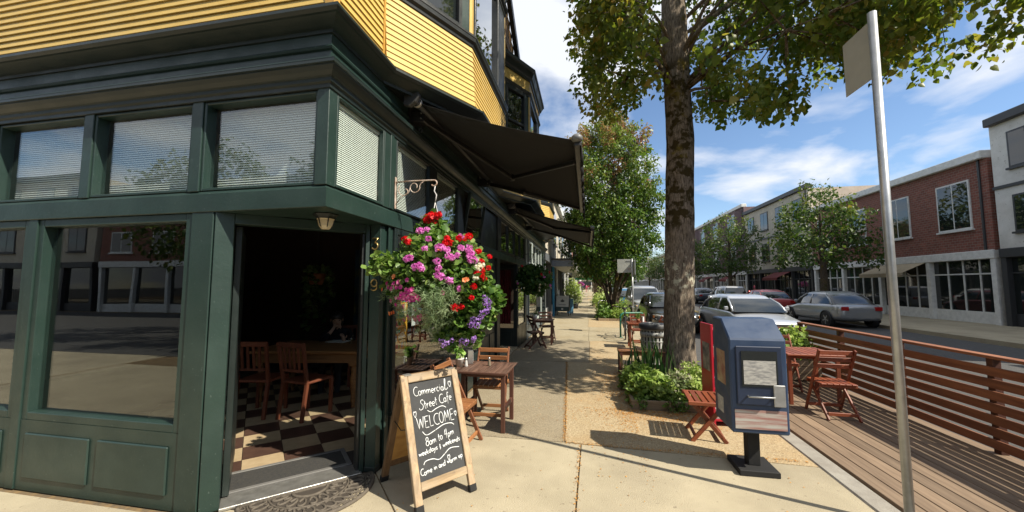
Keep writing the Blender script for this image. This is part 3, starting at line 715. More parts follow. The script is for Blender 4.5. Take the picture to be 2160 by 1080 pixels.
tag(MB().box(-.15, -.005, -.10, .10, 0, .012).box(.005, .15, -.10, .10, 0, .010).build('open_book', mat('paper', (.75, .73, .66), .7), loc=(-3.80, 5.33, .772)), 'open white book in front of the seated person', 'book')
nh = empty('menu_stand', (-3.30, 5.22, .771), .3, 'small wood menu stand beside a glass on the indoor table', 'stand')
MB().box(-.06, .06, -.04, .04, 0, .02).build('base', oak, nh); MB().box(-.055, .055, -.006, .006, .02, .16).build('card', mat('menu_card', (.30, .22, .12), .5, (.12, .08, .05), 12.0), nh)
tag(MB().lathe([(0, 0), (.03, 0), (.035, .13), (.033, .13), (.028, .006), (0, .006)], n=16).build('drinking_glass', pane, loc=(-3.47, 5.17, .772)), 'clear drinking glass beside the open book', 'glass')
def dining_chair(name, loc, rz, label):
    t = empty(name, loc, rz, label, 'chair', 'wooden dining chairs inside the cafe')
    MB().box(-.21, .21, -.20, .22, .43, .46).build('seat', cherry, t, .008)
    for i in (-1, 1):
        MB().beam((i * .19, -.18, 0), (i * .19, -.18, .43), .035, .035, (0, 1, 0)).build('leg', cherry, t)
        MB().beam((i * .19, .26, 0), (i * .19, .20, .44), .035, .035, (0, 1, 0)).build('leg', cherry, t)
        MB().beam((i * .19, .20, .44), (i * .20, .29, .93), .035, .03, (0, 1, 0)).build('back_post', cherry, t)
    MB().box(-.21, .21, .27, .30, .88, .94).build('top_rail', cherry, t, .005); MB().box(-.18, .18, .235, .255, .58, .61).build('back_rail', cherry, t)
    for k in range(4): MB().beam((-.11 + k * .073, .245, .61), (-.11 + k * .073, .28, .88), .03, .012, (0, 1, 0)).build('back_slat', cherry, t)
    return t
dining_chair('dining_chair', (-3.48, 5.95, .014), R(-20), 'slat back wooden chair beside the seated person indoors')
dining_chair('dining_chair', (-4.12, 4.30, .014), R(190), 'slat back wooden chair at the near side of indoor table')
dining_chair('dining_chair', (-3.50, 4.35, .014), R(172), 'slat back wooden chair tucked nearest the open doorway')
# people -----------------------------------------------------------
skin_m = mat('skin', (.50, .31, .21), .5, (.46, .28, .19), 12.0)
hair_m = mat('black_hair', (.008, .007, .007), .4, (.014, .012, .011), 30.0)
def skin_body(name, nodes, edges, mats, parent, root=0, sub=2):
    """one continuous body grown on a joint skeleton; nodes: (pos, radius, material index)"""
    me = bpy.data.meshes.new(name); me.from_pydata([n[0] for n in nodes], edges, [])
    o = bpy.data.objects.new(name, me); COL.objects.link(o)
    o.modifiers.new('skin', 'SKIN'); sv = me.skin_vertices[0].data
    for i, n in enumerate(nodes):
        r_ = n[1] if isinstance(n[1], tuple) else (n[1], n[1]); sv[i].radius = r_; sv[i].use_root = (i == root)
    s = o.modifiers.new('sub', 'SUBSURF'); s.levels = sub; s.render_levels = sub
    bpy.context.view_layer.update()
    ev = o.evaluated_get(bpy.context.evaluated_depsgraph_get()); nm = bpy.data.meshes.new_from_object(ev)
    bpy.data.objects.remove(o)
    P = np.array([n[0] for n in nodes]); E = np.array(edges); a, b = P[E[:, 0]], P[E[:, 1]]
    nm.materials.clear()
    for m_ in mats: nm.materials.append(m_)
    for p in nm.polygons:
        c = np.array(p.center); t = np.clip(((c - a) * (b - a)).sum(1) / (((b - a) ** 2).sum(1) + 1e-9), 0, 1)
        dd_ = np.linalg.norm(a + (b - a) * t[:, None] - c, axis=1); i = int(dd_.argmin()); p.material_index = nodes[edges[i][0 if t[i] < .5 else 1]][2]; p.use_smooth = True
    return place('body', nm, parent)
def head_parts(t, hc, fwd, hair, r=.1, long_hair=True):
    """ears, nose, eyes, mouth and hair round a head centre; fwd is the facing direction"""
    f = Vector(fwd).normalized(); s = f.cross(Vector((0, 0, 1))).normalized(); u = s.cross(f); hc = Vector(hc)
    def ell(c, a, b, cc, n=10):
        m = MB(); vs = []; fs = []
        for i in range(n + 1):
            ph = math.pi * i / n
            for j in range(n): th = 2 * math.pi * j / n; vs.append(Vector(c) + s * (a * math.sin(ph) * math.cos(th)) + f * (b * math.sin(ph) * math.sin(th)) + u * (cc * math.cos(ph)))
        for i in range(n):
            for j in range(n): fs.append((i * n + j, i * n + (j + 1) % n, (i + 1) * n + (j + 1) % n, (i + 1) * n + j))
        return m.add(vs, fs, 0, True)
    ell(hc + f * r * .98 - u * r * .12, r * .13, r * .2, r * .26).build('nose', skin_m, t)
    dk = mat('dark_eye', (.015, .01, .008), .2)
    for k in (-1, 1):
        ell(hc + f * r * .88 + s * r * .36 * k + u * r * .08, r * .15, r * .08, r * .06).build('eye', dk, t)
        ell(hc + s * r * .93 * k - u * r * .1, r * .1, r * .2, r * .3).build('ear', skin_m, t)
    ell(hc + f * r * .90 - u * r * .55, r * .26, r * .08, r * .07).build('mouth', mat('lips', (.40, .12, .10), .4), t)
    hm = MB(); h1 = ell(hc - f * r * .36 + u * r * .32, r * 1.08, r * 1.02, r * .98); hm.add(h1.v, h1.f, 0, True)
    if long_hair:
        for k in (-1, 1): h2 = ell(hc - f * r * .5 + s * r * .78 * k - u * r * .4, r * .38, r * .7, r * 1.0); hm.add(h2.v, h2.f, 0, True)
    hm.build('hair', hair, t)
blk = mat('black_sweater', (.008, .008, .010), .8, (.012, .012, .013), 20.0)
def seated_reader():
    O = Vector((-4.06, 5.72, 0)); t = empty('person', (O.x, O.y, -.075), R(20), 'person in black sweater reading at the indoor table, hand at chin', 'person')
    # local: faces -y (towards the table), leaning a little
    nd = [((0, .0, .50), (.15, .13), 0), ((0, -.02, .70), (.15, .11), 0), ((0, -.06, .92), (.16, .10), 0), ((0, -.08, 1.00), (.07, .06), 0), ((0, -.11, 1.06), .05, 1), ((0, -.15, 1.13), (.078, .09), 1), ((0, -.155, 1.21), (.07, .085), 1),
          ((-.17, -.06, .95), .06, 0), ((-.25, -.22, .78), .05, 0), ((-.10, -.36, .90), .036, 0), ((-.03, -.30, 1.0), .026, 1), ((.0, -.255, 1.06), .024, 1),
          ((.17, -.06, .95), .06, 0), ((.27, -.2, .79), .05, 0), ((.20, -.42, .82), .036, 0), ((.185, -.45, .90), .026, 1), ((.18, -.46, .94), .026, 1),
          ((-.10, -.05, .50), .095, 0), ((-.12, -.42, .52), .065, 0), ((-.12, -.44, .10), .04, 0), ((-.12, -.56, .04), .035, 0),
          ((.10, -.05, .50), .095, 0), ((.12, -.42, .52), .065, 0), ((.12, -.44, .10), .04, 0), ((.12, -.56, .04), .035, 0)]
    ed = [(0, 1), (1, 2), (2, 3), (3, 4), (4, 5), (5, 6), (2, 7), (7, 8), (8, 9), (9, 10), (10, 11), (2, 12), (12, 13), (13, 14), (14, 15), (15, 16), (0, 17), (17, 18), (18, 19), (19, 20), (0, 21), (21, 22), (22, 23), (23, 24)]
    skin_body('body', nd, ed, [blk, skin_m], t)
    head_parts(t, (0, -.155, 1.165), (.35, -1, -.28), hair_m, .095)
    fm = MB()
    for (wx, wy, wz, dx_, dy_, dz_) in ((0.0, -.265, 1.05, .02, .0, .05), (.18, -.465, .93, -.02, -.03, .05)):
        for k in range(4):
            b0 = Vector((wx - .024 + k * .016, wy, wz)); L = (.040, .047, .045, .036)[k]
            fm.tube([b0, b0 + Vector((dx_, dy_ - .012, dz_)).normalized() * L * .55, b0 + Vector((dx_, dy_ + .02, dz_)).normalized() * L + Vector((0, .012, 0))], [.008, .0072, .006], 6)
        b0 = Vector((wx + .03, wy + .01, wz - .03)); fm.tube([b0, b0 + Vector((.025, -.005, .02)), b0 + Vector((.03, -.01, .045))], [.011, .010, .008], 6)
    fm.build('fingers', skin_m, t)
    ch = dining_chair('dining_chair', (O.x + .02, O.y + .02, .014), R(20), 'slat back wooden chair under the seated reader')
seated_reader()
def walker(loc, rz, label, shirt, legs, hair, stride=.22):
    t = empty('person', (*loc, 0), rz, label, 'person', 'people walking far down the pavement')
    s = stride
    nd = [((0, 0, .95), (.15, .11), 1), ((0, 0, 1.15), (.14, .10), 0), ((0, 0, 1.38), (.17, .10), 0), ((0, 0, 1.47), .06, 2), ((0, -.01, 1.58), (.085, .095), 2), ((0, -.01, 1.66), (.07, .08), 2),
          ((-.19, 0, 1.40), .055, 0), ((-.25, .05, 1.12), .045, 0), ((-.26, -.06, .90), .035, 2), ((-.26, -.09, .80), .035, 2), ((.19, 0, 1.40), .055, 0), ((.25, -.03, 1.12), .045, 0), ((.26, -.12, .90), .035, 2), ((.26, -.15, .80), .035, 2),
          ((-.09, 0, .90), .09, 1), ((-.10, -s * .6, .50), .065, 1), ((-.10, -s, .08), .045, 1), ((-.10, -s - .12, .03), .035, 1), ((.09, 0, .90), .09, 1), ((.10, s * .3, .50), .065, 1), ((.10, s, .10), .045, 1), ((.10, s - .10, .03), .035, 1)]
    ed = [(0, 1), (1, 2), (2, 3), (3, 4), (4, 5), (2, 6), (6, 7), (7, 8), (8, 9), (2, 10), (10, 11), (11, 12), (12, 13), (0, 14), (14, 15), (15, 16), (16, 17), (0, 18), (18, 19), (19, 20), (20, 21)]
    skin_body('body', nd, ed, [shirt, legs, skin_m], t, sub=1)
    head_parts(t, (0, -.01, 1.60), (0, -1, 0), hair, .1, False)
jeans = mat('dark_jeans', (.02, .03, .06), .8); pinkc = mat('pink_shirt', (.62, .08, .22), .8); whitec = mat('pale_shirt', (.62, .62, .55), .8)
walker((-.12, 86), 0, 'far pedestrian in a bright pink top', pinkc, mat('rose_trousers', (.40, .12, .14), .8), hair_m)
walker((.95, 88), R(170), 'far pedestrian in a pale top beside the tree row', whitec, mat('pale_trousers', (.40, .44, .36), .8), mat('brown_hair', (.08, .04, .02), .5))
walker((-1.0, 84), R(10), 'far pedestrian in dark blue clothes near the shopfronts', mat('navy_shirt', (.02, .03, .07), .8), jeans, hair_m)
walker((.35, 95), 0, 'far pedestrian in a red top, farthest of the walkers', mat('red_shirt', (.55, .05, .04), .8), whitec, hair_m)

# trailing indoor plant and painting
paint = bpy.data.materials.new('abstract_forest_painting'); paint.use_nodes = True
n_, l_ = paint.node_tree.nodes, paint.node_tree.links; tcn = n_.new('ShaderNodeTexCoord'); mpn = n_.new('ShaderNodeMapping'); mpn.inputs['Scale'].default_value = (4, 4, 1.4); l_.new(tcn.outputs['Object'], mpn.inputs[0])
nzn = n_.new('ShaderNodeTexNoise'); nzn.inputs['Scale'].default_value = 2.2; nzn.inputs['Detail'].default_value = 6; l_.new(mpn.outputs[0], nzn.inputs['Vector'])
rn = n_.new('ShaderNodeValToRGB'); l_.new(nzn.outputs['Fac'], rn.inputs[0]); e = rn.color_ramp.elements; e[0].position = .35; e[0].color = (.02, .04, .09, 1); e[1].position = .7; e[1].color = (.30, .26, .12, 1); x = e.new(.5); x.color = (.05, .11, .18, 1); x = e.new(.6); x.color = (.10, .12, .06, 1)
l_.new(rn.outputs[0], n_['Principled BSDF'].inputs['Base Color']); n_['Principled BSDF'].inputs['Roughness'].default_value = .5
pg = empty('wall_painting', (-4.55, 7.80, .7), R(-8) * 0, 'tall blue and ochre abstract painting on the cafe back wall', 'painting')
MB().box(-.62, .62, -.03, .03, 0, 1.75).build('canvas', paint, pg, .004)
for k in range(3): MB().tube([(-.35 + k * .3, -.034, .02), (-.33 + k * .32, -.036, .8), (-.38 + k * .33, -.034, 1.72)], .012, 5).build('painted_trunk', mat('painted_bark', (.25, .20, .10), .6), pg)
ivy_m = leaf_mat('ivy_leaf', [(.03, .07, .02), (.08, .14, .04), (.16, .22, .08)], .4, .25)
ip = empty('trailing_plant', (-4.75, 6.0, 1.55), 0, 'trailing leafy plant hanging in the dark cafe interior', 'plant')
cs = []
for k in range(16):
    a = random.uniform(0, 6.28); r0 = random.uniform(.05, .22); L = random.uniform(.2, .95)
    for q in np.linspace(0, 1, 7): cs.append((r0 * math.cos(a) * (1 + .3 * q), r0 * math.sin(a) * (1 + .3 * q), .25 + .12 * (1 - q) - q * L))
stuff(place('foliage', cloud_leaves(cs, [.07] * len(cs), 5, .075, 'heart', ivy_m, 'foliage', (.5, .25)), ip))
MB().lathe([(0, .0), (.11, 0), (.15, .2), (.14, .2), (.1, .02), (0, .02)], n=18).build('pot', mat('terracotta', (.30, .12, .06), .8), ip, loc=(0, 0, .1)); MB().tube([(0, 0, .3), (0, 0, 1.74)], .006, 5).build('hanger', black_trim, ip)

# poster and notices inside the display window
po = empty('window_poster', (-1.90, 3.66, 1.0), 0, 'colourful block patterned poster taped inside the display window', 'poster')
cols = [(.55, .05, .04), (.60, .32, .03), (.04, .22, .42), (.08, .30, .10), (.62, .55, .30), (.45, .08, .12)]
cm_ = [mat('poster_ink_%d' % i, c, .5, tuple(q * .8 for q in c), 20.0) for i, c in enumerate(cols)]
MB().box(-.004, 0, -.16, .16, -.02, .56).build('sheet', cm_[1], po)
for i in range(5):
    for j in range(7):
        MB().box(0.0005, .002, -.155 + i * .062, -.155 + i * .062 + random.uniform(.03, .058), .0 + j * .078, j * .078 + random.uniform(.03, .07)).build('printed_block', random.choice(cm_), po)
tag(MB().box(-.004, 0, -.15, .16, 0, .13).build('paper_notice', mat('yellow_paper', (.55, .56, .30), .7), loc=(-1.90, 3.67, .83)), 'pale yellow notice below the colourful window poster', 'notice')
tag(MB().box(-.004, 0, -.09, .09, 0, .24).build('paper_notice', mat('white_paper', (.62, .66, .66), .7), loc=(-1.90, 4.02, 1.2)), 'white paper notice right of the colourful poster', 'notice')

# ------------------------------------------------------------------ chalkboard
weathered = wood_mat('weathered_pine', (.17, .11, .055), (.42, .30, .175), 'Z', 10.0, .7, .5); weathered_x = wood_mat('weathered_pine_rail', (.18, .12, .06), (.44, .32, .19), 'X', 10.0, .7, .5)
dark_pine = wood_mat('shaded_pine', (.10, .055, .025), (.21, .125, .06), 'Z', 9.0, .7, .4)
slate = mat('chalkboard_slate', (.024, .026, .028), .8, (.050, .052, .053), 5.0, detail=10, lo=.35, hi=.75, stretch=(1, 1, .5))
worn(slate, (.13, .12, .09), 120, .66, .72, (.05, .05, .05), 4.0)
chalk = mat('chalk', (.78, .80, .80), .95, (.60, .62, .62), 60.0)
worn(weathered, (.16, .12, .08), 14, .60, .72, (.30, .25, .19), 5.0); worn(weathered_x, (.16, .12, .08), 14, .60, .72, (.30, .25, .19), 5.0)
ply = mat('stained_plywood', (.50, .30, .09), .55, (.30, .15, .04), 3.0, stretch=(1, 1, 3))
rub = mat('black_rubber', (.012, .012, .012), .8)
AH, AD, AW = .924, .636, .525
af = empty('chalkboard_sign', (-1.316, 3.064, 0), .916, 'freestanding wood framed chalkboard lettered with cafe hours by the doorway', 'sign')
Ls = math.hypot(AH, AD / 2)
def panel_frame(sgn, stile_m, rail_m):
    """one leaf as an Empty-free set of parts: local x across, s along slope from foot to top, k outwards"""
    u = Vector((0, sgn * AD / 2, AH)).normalized(); no = Vector((0, -sgn * AH, AD / 2)).normalized() if sgn > 0 else Vector((0, AH, AD / 2)).normalized()
    base = Vector((0, -sgn * AD / 2, 0))
    f = lambda x, s, k: base + Vector((x, 0, 0)) + u * s + no * k
    return u, no, f
for sgn, sm2, rm2 in ((1, weathered, weathered_x), (-1, dark_pine, dark_pine)):
    u, no, f = panel_frame(sgn, sm2, rm2); w = .058; th = .017
    rot = Matrix((Vector((1, 0, 0)), -no if sgn < 0 else no, u)).transposed().to_euler() if False else None
    for i in (-1, 1):
        x = i * (AW / 2 - w / 2)
        MB().obox(f(x, Ls / 2 + .012, 0), (1, 0, 0), u, no, w / 2, Ls / 2 - .013, th).build('stile', sm2, af, .004)
        MB().obox(f(x, .028, 0), (1, 0, 0), u, no, w / 2 + .003, .026, th + .003).build('rubber_foot', rub, af, .004)
    MB().obox(f(0, Ls - .033, 0), (1, 0, 0), u, no, AW / 2 - w - .001, .032, th).build('top_rail', rm2, af, .004)
    MB().obox(f(0, .165, 0), (1, 0, 0), u, no, AW / 2 - w - .001, .03, th).build('bottom_rail', rm2, af, .004)
    MB().obox(f(0, (.195 + Ls - .066) / 2, -.006), (1, 0, 0), u, no, AW / 2 - w + .002, (Ls - .066 - .195) / 2, .004).build('chalk_panel' if sgn > 0 else 'back_panel', [slate] if sgn > 0 else [ply], af)
    MB().obox(f(0, (.195 + Ls - .066) / 2, -.012), (1, 0, 0), u, no, AW / 2 - w + .001, (Ls - .066 - .195) / 2, .0018).build('backing_sheet', ply, af)
for i in (-1, 1): MB().box(i * .2 - .03, i * .2 + .03, -.022, .022, AH - .004, AH + .006).build('hinge', alu, af); MB().tube([(i * .24, -.12, .54), (i * .24, 0, .50), (i * .24, .12, .54)], .004, 5).build('stay_chain', black_trim, af)
u, no, fA = panel_frame(1, None, None)
bw, s0, s1 = AW - 2 * .058, .198, Ls - .068
def bp(x, y): return fA(-bw / 2 + x * bw, s0 + (1 - y) * (s1 - s0), .0)           # x across, y down, both 0..1
G = {
 'C': (.62, [arc(.42, .5, .40, .5, 55, 300)]), 'o': (.44, [arc(.21, .24, .19, .24, 90, 450)]), 'm': (.68, [[(.04, .46), (.05, 0), (.06, .3), (.16, .46), (.27, .42), (.31, .28), (.31, 0), (.33, .3), (.43, .46), (.54, .42), (.58, .28), (.60, .02)]]),
 'e': (.42, [[(.04, .24), (.37, .27)] + arc(.21, .25, .17, .24, 10, 310)]), 'r': (.32, [[(.05, .46), (.06, 0), (.07, .28), (.17, .44), (.29, .42)]]), 'c': (.40, [arc(.21, .24, .18, .24, 55, 310)]),
 'i': (.18, [[(.08, .46), (.08, .02)], [(.08, .63), (.095, .66)]]), 'a': (.46, [arc(.2, .23, .18, .23, 40, 390) + [(.37, .44), (.38, .08), (.44, 0)]]),
 'l': (.62, [[(.0, .02), (.18, .45), (.34, 1.05), (.34, 1.3), (.24, 1.28), (.16, .9), (.14, .3), (.2, .04), (.32, -.02), (.62, .2)]]),
 'S': (.55, [[(.58, .84), (.46, 1.0), (.24, .98), (.14, .82), (.2, .64), (.42, .48), (.48, .24), (.34, .03), (.08, -.04), (-.12, .06), (-.12, .2)]]), 't': (.30, [[(.13, .82), (.12, .05), (.24, .0)], [(-.02, .52), (.28, .55)]]),
 'f': (.32, [[(.36, .86), (.24, .98), (.15, .8), (.12, -.32)], [(-.02, .46), (.3, .48)]]), 'W': (.86, [[(.0, 1), (.2, 0), (.42, .85), (.60, 0), (.80, 1)]]), 'E': (.52, [[(.42, 1), (.04, 1), (.04, 0), (.44, 0)], [(.04, .52), (.36, .54)]]),
 'L': (.46, [[(.04, 1), (.04, 0), (.42, .02)]]), 'O': (.60, [arc(.27, .5, .25, .5, 90, 450, 20)]), 'M': (.70, [[(.03, 0), (.12, 1), (.32, .3), (.52, 1), (.62, 0)]]), '8': (.55, [arc(.26, .76, .2, .23, -80, 260, 16) + arc(.26, .27, .25, .27, 90, -270, 18)]),
 '4': (.55, [[(.2, 1), (.02, .42), (.46, .46)], [(.42, 1.05), (.34, -.1)]]), 'p': (.44, [[(.05, .46), (.06, -.36)], arc(.21, .23, .16, .22, 150, -150)]), 'w': (.58, [[(.02, .46), (.13, .02), (.26, .38), (.38, .02), (.52, .46)]]),
 'k': (.42, [[(.05, .85), (.05, 0)], [(.34, .46), (.06, .2), (.38, 0)]]), 'd': (.46, [arc(.2, .23, .18, .23, 30, 330), [(.38, .86), (.38, 0)]]), 'y': (.42, [[(.04, .46), (.2, .06)], [(.38, .48), (.22, .02), (.08, -.36), (-.04, -.3)]]),
 's': (.36, [[(.30, .40), (.18, .47), (.07, .38), (.12, .27), (.26, .19), (.27, .06), (.12, 0), (.02, .06)]]), 'n': (.44, [[(.04, .46), (.05, 0), (.07, .3), (.18, .46), (.3, .42), (.34, .28), (.36, 0)]]), 'u': (.44, [[(.04, .46), (.05, .12), (.16, 0), (.3, .1), (.36, .46), (.37, .02)]]),
 '&': (.40, [[(.26, .62), (.1, .55), (.2, .4), (.06, .25), (.28, .2), (.16, -.1)], [(.16, .8), (.14, -.2)]]), ' ': (.28, []),
}
def letter(text, x0, y0, x1, y1, hgt, jit=.004):
    """hand chalk a line from (x0,y0) to (x1,y1) on the board; hgt = cap height as a share of board height"""
    tot = sum(G[c][0] + .05 for c in text); mb = MB(); x = 0; asp = bw / (s1 - s0)
    for c in text:
        w, st = G[c]
        jy = random.uniform(-jit, jit)
        for s in st:
            pts = []
            for (a, b) in s: t = (x + a) / tot; pts.append(bp(x0 + (x1 - x0) * t, y0 + (y1 - y0) * t - b * hgt + jy))
            run = [pts[0]]
            for q in range(1, len(pts)):
                run.append(pts[q])
                if q == len(pts) - 1 or (pts[q] - pts[q - 1]).angle(pts[q + 1] - pts[q], 0) > .9: mb.tube(run, .0030, 5); run = [pts[q]]
        x += w + .05
    return mb.build('chalk_lettering', chalk, af)
letter('Commercial', .10, .150, .88, .145, .098); letter('Street Cafe', .20, .305, .93, .27, .10)
letter('WELCOME', .09, .50, .93, .49, .118); letter('8am to 4pm', .22, .685, .86, .645, .085); letter('weekdays & weekends', .05, .765, .97, .725, .058); letter('Come in and warm up', .04, .955, .97, .905, .062)
def swash(pts, nm='chalk_flourish'):
    P = [np.array(p) for p in pts]; out = []
    for i in range(len(P) - 1):
        a, b, c, d = P[max(i - 1, 0)], P[i], P[i + 1], P[min(i + 2, len(P) - 1)]
        for t in np.linspace(0, 1, 7): out.append(.5 * ((2 * b) + (-a + c) * t + (2 * a - 5 * b + 4 * c - d) * t * t + (-a + 3 * b - 3 * c + d) * t ** 3))
    MB().tube([bp(*q) for q in out], .0034 if nm == 'chalk_flourish' else .0026, 5).build(nm, chalk, af)
swash([(.34, .325), (.42, .35), (.55, .325), (.68, .315), (.76, .34)]); swash([(.18, .53), (.26, .575), (.45, .55), (.65, .515), (.82, .52), (.88, .545)]); swash([(.12, .855), (.17, .825), (.32, .825), (.45, .85), (.58, .815), (.72, .775), (.92, .79)])
for (hx, hy, hs2) in ((.925, .085, .085), (.075, .335, .08), (.955, .425, .065), (.66, .86, .07)):
    hp = [(0, .9), (-.35, .2), (-.42, -.3), (-.2, -.62), (0, -.3), (.22, -.62), (.42, -.28), (.3, .2), (0, .9)]
    swash([(hx + a * hs2 * .9, hy + b * hs2 * .55) for a, b in hp], 'chalk_heart')
# ------------------------------------------------------------------ awnings
fab = mat('dark_awning_cloth', (.010, .008, .0072), .85, (.007, .006, .0055), 2.0, stretch=(.4, 14, 1)); alu_b = mat('black_awning_metal', (.016, .015, .015), .38, (.024, .022, .021), 12.0)
cap_m = mat('grey_end_cap', (.16, .16, .16), .5)
def awning(ya, yb, xb, zb, xf, zf, arms, label):
    t = anchor('awning', label, 'awning', 'retractable awnings along the shopfronts')
    nx, ny = 10, 14; vs = []
    for i in range(nx + 1):
        for j in range(ny + 1):
            s = i / nx; q = j / ny; sag = .035 * math.sin(math.pi * s) * (1 + .35 * math.sin(q * 9)); vs.append((xb + (xf - xb) * s, ya + (yb - ya) * q, zb + (zf - zb) * s - sag))
    fs = [(i * (ny + 1) + j, (i + 1) * (ny + 1) + j, (i + 1) * (ny + 1) + j + 1, i * (ny + 1) + j + 1) for i in range(nx) for j in range(ny)]
    c = MB().add(vs, fs, 0, True).build('canopy_cloth', fab, t); so = c.modifiers.new('thick', 'SOLIDIFY'); so.thickness = .003
    vs = []; n = 60
    for j in range(n + 1):
        y = ya + (yb - ya) * j / n; w = .012 * math.sin(j * .9); drop = .17 + .03 * abs(math.sin(j * math.pi / 5))
        vs += [(xf + .038, y, zf), (xf + .04 + w, y, zf - drop * .5), (xf + .038 + 1.5 * w, y, zf - drop)]
    fs = [(3 * j + k, 3 * j + 3 + k, 3 * j + 4 + k, 3 * j + 1 + k) for j in range(n) for k in range(2)]
    v = MB().add(vs, fs, 0, True).build('valance', fab, t); so = v.modifiers.new('thick', 'SOLIDIFY'); so.thickness = .002
    MB().tube([(xb, ya - .03, zb), (xb, yb + .03, zb)], .042, 14).build('roller', alu_b, t)
    MB().box(xf - .03, xf + .036, ya - .012, yb + .012, zf - .06, zf + .012).build('front_bar', alu_b, t, .01)
    for y in (ya - .02, yb + .02): MB().lathe([(0, -.02), (.04, -.015), (.052, .0), (.05, .025), (.03, .045), (0, .05)], (0, 0, 0), 14).build('end_cap', cap_m, t, loc=(xf, y, zf + .0))
    MB().extrude([(xb - .11, ya - .08, zb - .05), (xb - .11, ya - .08, zb + .035), (xb - .03, ya - .08, zb + .055), (xb + .045, ya - .08, zb + .07), (xb + .06, ya - .08, zb + .03), (xb + .02, ya - .08, zb - .03), (xb - .05, ya - .08, zb - .07)], (0, .06, 0)).build('gear_housing', mat('grey_gear_housing', (.055, .055, .055), .5), t, .008)
    MB().lathe([(.05, 0), (.05, .035)], n=14).build('roller_collar', mat('pale_collar', (.45, .43, .40), .5), t, loc=(xb, ya - .015, zb)).rotation_euler = (R(-90), 0, 0)
    for sh, el, fr in arms:
        a = MB().beam(sh, el, .045, .06).build('arm', alu_b, t, .008)
        MB().beam(el, fr, .038, .05).build('forearm', alu_b, a, .008)
        MB().lathe([(0, -.04), (.036, -.04), (.036, .04), (0, .04)], el, 12).build('elbow', alu_b, a)
        b = MB().box(F + .02, sh[0] + .05, sh[1] - .07, sh[1] + .05, sh[2] - .05, sh[2] + .07).build('wall_bracket', alu_b, t, .01)
        MB().box(F + .006, F + .03, sh[1] - .10, sh[1] + .08, sh[2] - .10, sh[2] + .14).build('mounting_plate', alu_b, b, .004)
        MB().tube([(sh[0], sh[1] - .04, sh[2] - .05), (sh[0], sh[1] - .04, sh[2] - .10)] + [(sh[0] + .018 * math.sin(q), sh[1] - .04, sh[2] - .125 + .025 * math.cos(q)) for q in np.linspace(0, 6.28, 12)], .005, 5).build('crank_eye', alu_b, b)
        for dz in (-.02, .035): MB().lathe([(0, 0), (.009, 0), (.009, .012), (0, .012)], n=8).build('bolt', cap_m, b, loc=(sh[0] + .02, sh[1] - .083, sh[2] + dz)).rotation_euler = (R(90), 0, 0)
    settle(t, (xb, (ya + yb) / 2, zb))
awning(3.42, 6.62, -1.645, 3.475, -.07, 2.965, [((-1.69, 3.66, 3.40), (-.996, 5.06, 3.13), (-.10, 3.90, 2.92)), ((-1.66, 6.25, 3.40), (-.997, 6.07, 3.17), (-.104, 6.35, 2.92))], 'nearest dark brown retractable awning, its underside in full view')
awning(8.5, 11.85, -1.645, 3.47, .13, 2.90, [((-1.66, 8.8, 3.38), (-.83, 9.89, 3.14), (.10, 8.75, 2.85)), ((-1.66, 11.45, 3.38), (-.8, 11.4, 3.12), (.10, 11.7, 2.82))], 'second dark awning farther down the shopfronts')

# ------------------------------------------------------------------ hanging baskets
def px_ray(u, v):
    c = np.array([(u - 1080) / 800.0, (v - 540) / 800.0, 1.0]); return _M @ c
def on_ell(u, v, c, rad):
    """where the line of sight meets the basket's leafy surface"""
    d = px_ray(u, v) / rad; o = (np.array([0, 0, CAM_H]) - c) / rad
    a, b, cc = d @ d, 2 * o @ d, o @ o - 1; disc = b * b - 4 * a * cc
    t = (-b - math.sqrt(disc)) / (2 * a) if disc > 0 else -b / (2 * a)
    return np.array([0, 0, CAM_H]) + px_ray(u, v) * t
rust_w = mat('rusted_white_iron', (.55, .47, .40), .6, (.32, .20, .13), 14.0)
def scroll_bracket(y, z, L, label):
    t = empty('scroll_bracket', (F + .006, y, z), 0, label, 'bracket', 'basket brackets on the shopfront')
    hook = [(L, 0, 0)] + [(L + .028 * math.sin(a), 0, -.028 + .028 * math.cos(a)) for a in np.linspace(.3, 4.2, 9)]
    MB().tube([(0, 0, 0), (L * .5, 0, .004)] + hook, .0075, 7).build('arm', rust_w, t)
    MB().box(-.003, .008, -.012, .012, -.26, .05).build('wall_plate', rust_w, t, .002)
    MB().tube([(.10 + (.075 - .012 * a) * math.cos(a + 2.4), 0, -.085 + (.075 - .012 * a) * math.sin(a + 2.4)) for a in np.linspace(0, 5.2, 22)], .005, 6).build('scroll', rust_w, t)
    MB().tube([(.005, 0, -.22), (.06, 0, -.15), (.14, 0, -.11), (.155, 0, -.06)] + [(.205 + .05 * math.cos(a), 0, -.06 + .05 * math.sin(a)) for a in np.linspace(3.1, 6.6, 10)] + [(.27, 0, -.02), (.30, 0, -.002)], .005, 6).build('scroll', rust_w, t)
    MB().tube([(.20 + (.05 - .006 * a) * math.cos(-a + 4.0), 0, -.055 + (.05 - .006 * a) * math.sin(-a + 4.0)) for a in np.linspace(0, 4.6, 16)], .005, 6).build('scroll', rust_w, t)
scroll_bracket(3.34, 2.645, .40, 'rusty white scroll bracket above the large flower basket')
ger_leaf = leaf_mat('geranium_leaf', [(.03, .075, .014), (.075, .155, .028), (.16, .26, .055), (.36, .43, .15)], .42, .3)
silver_leaf = leaf_mat('silver_fern_leaf', [(.14, .22, .10), (.26, .36, .18), (.42, .50, .30)], .6, .25)
dark_leaf = leaf_mat('shaded_basket_leaf', [(.022, .06, .016), (.055, .125, .03), (.12, .21, .05)], .45, .3)
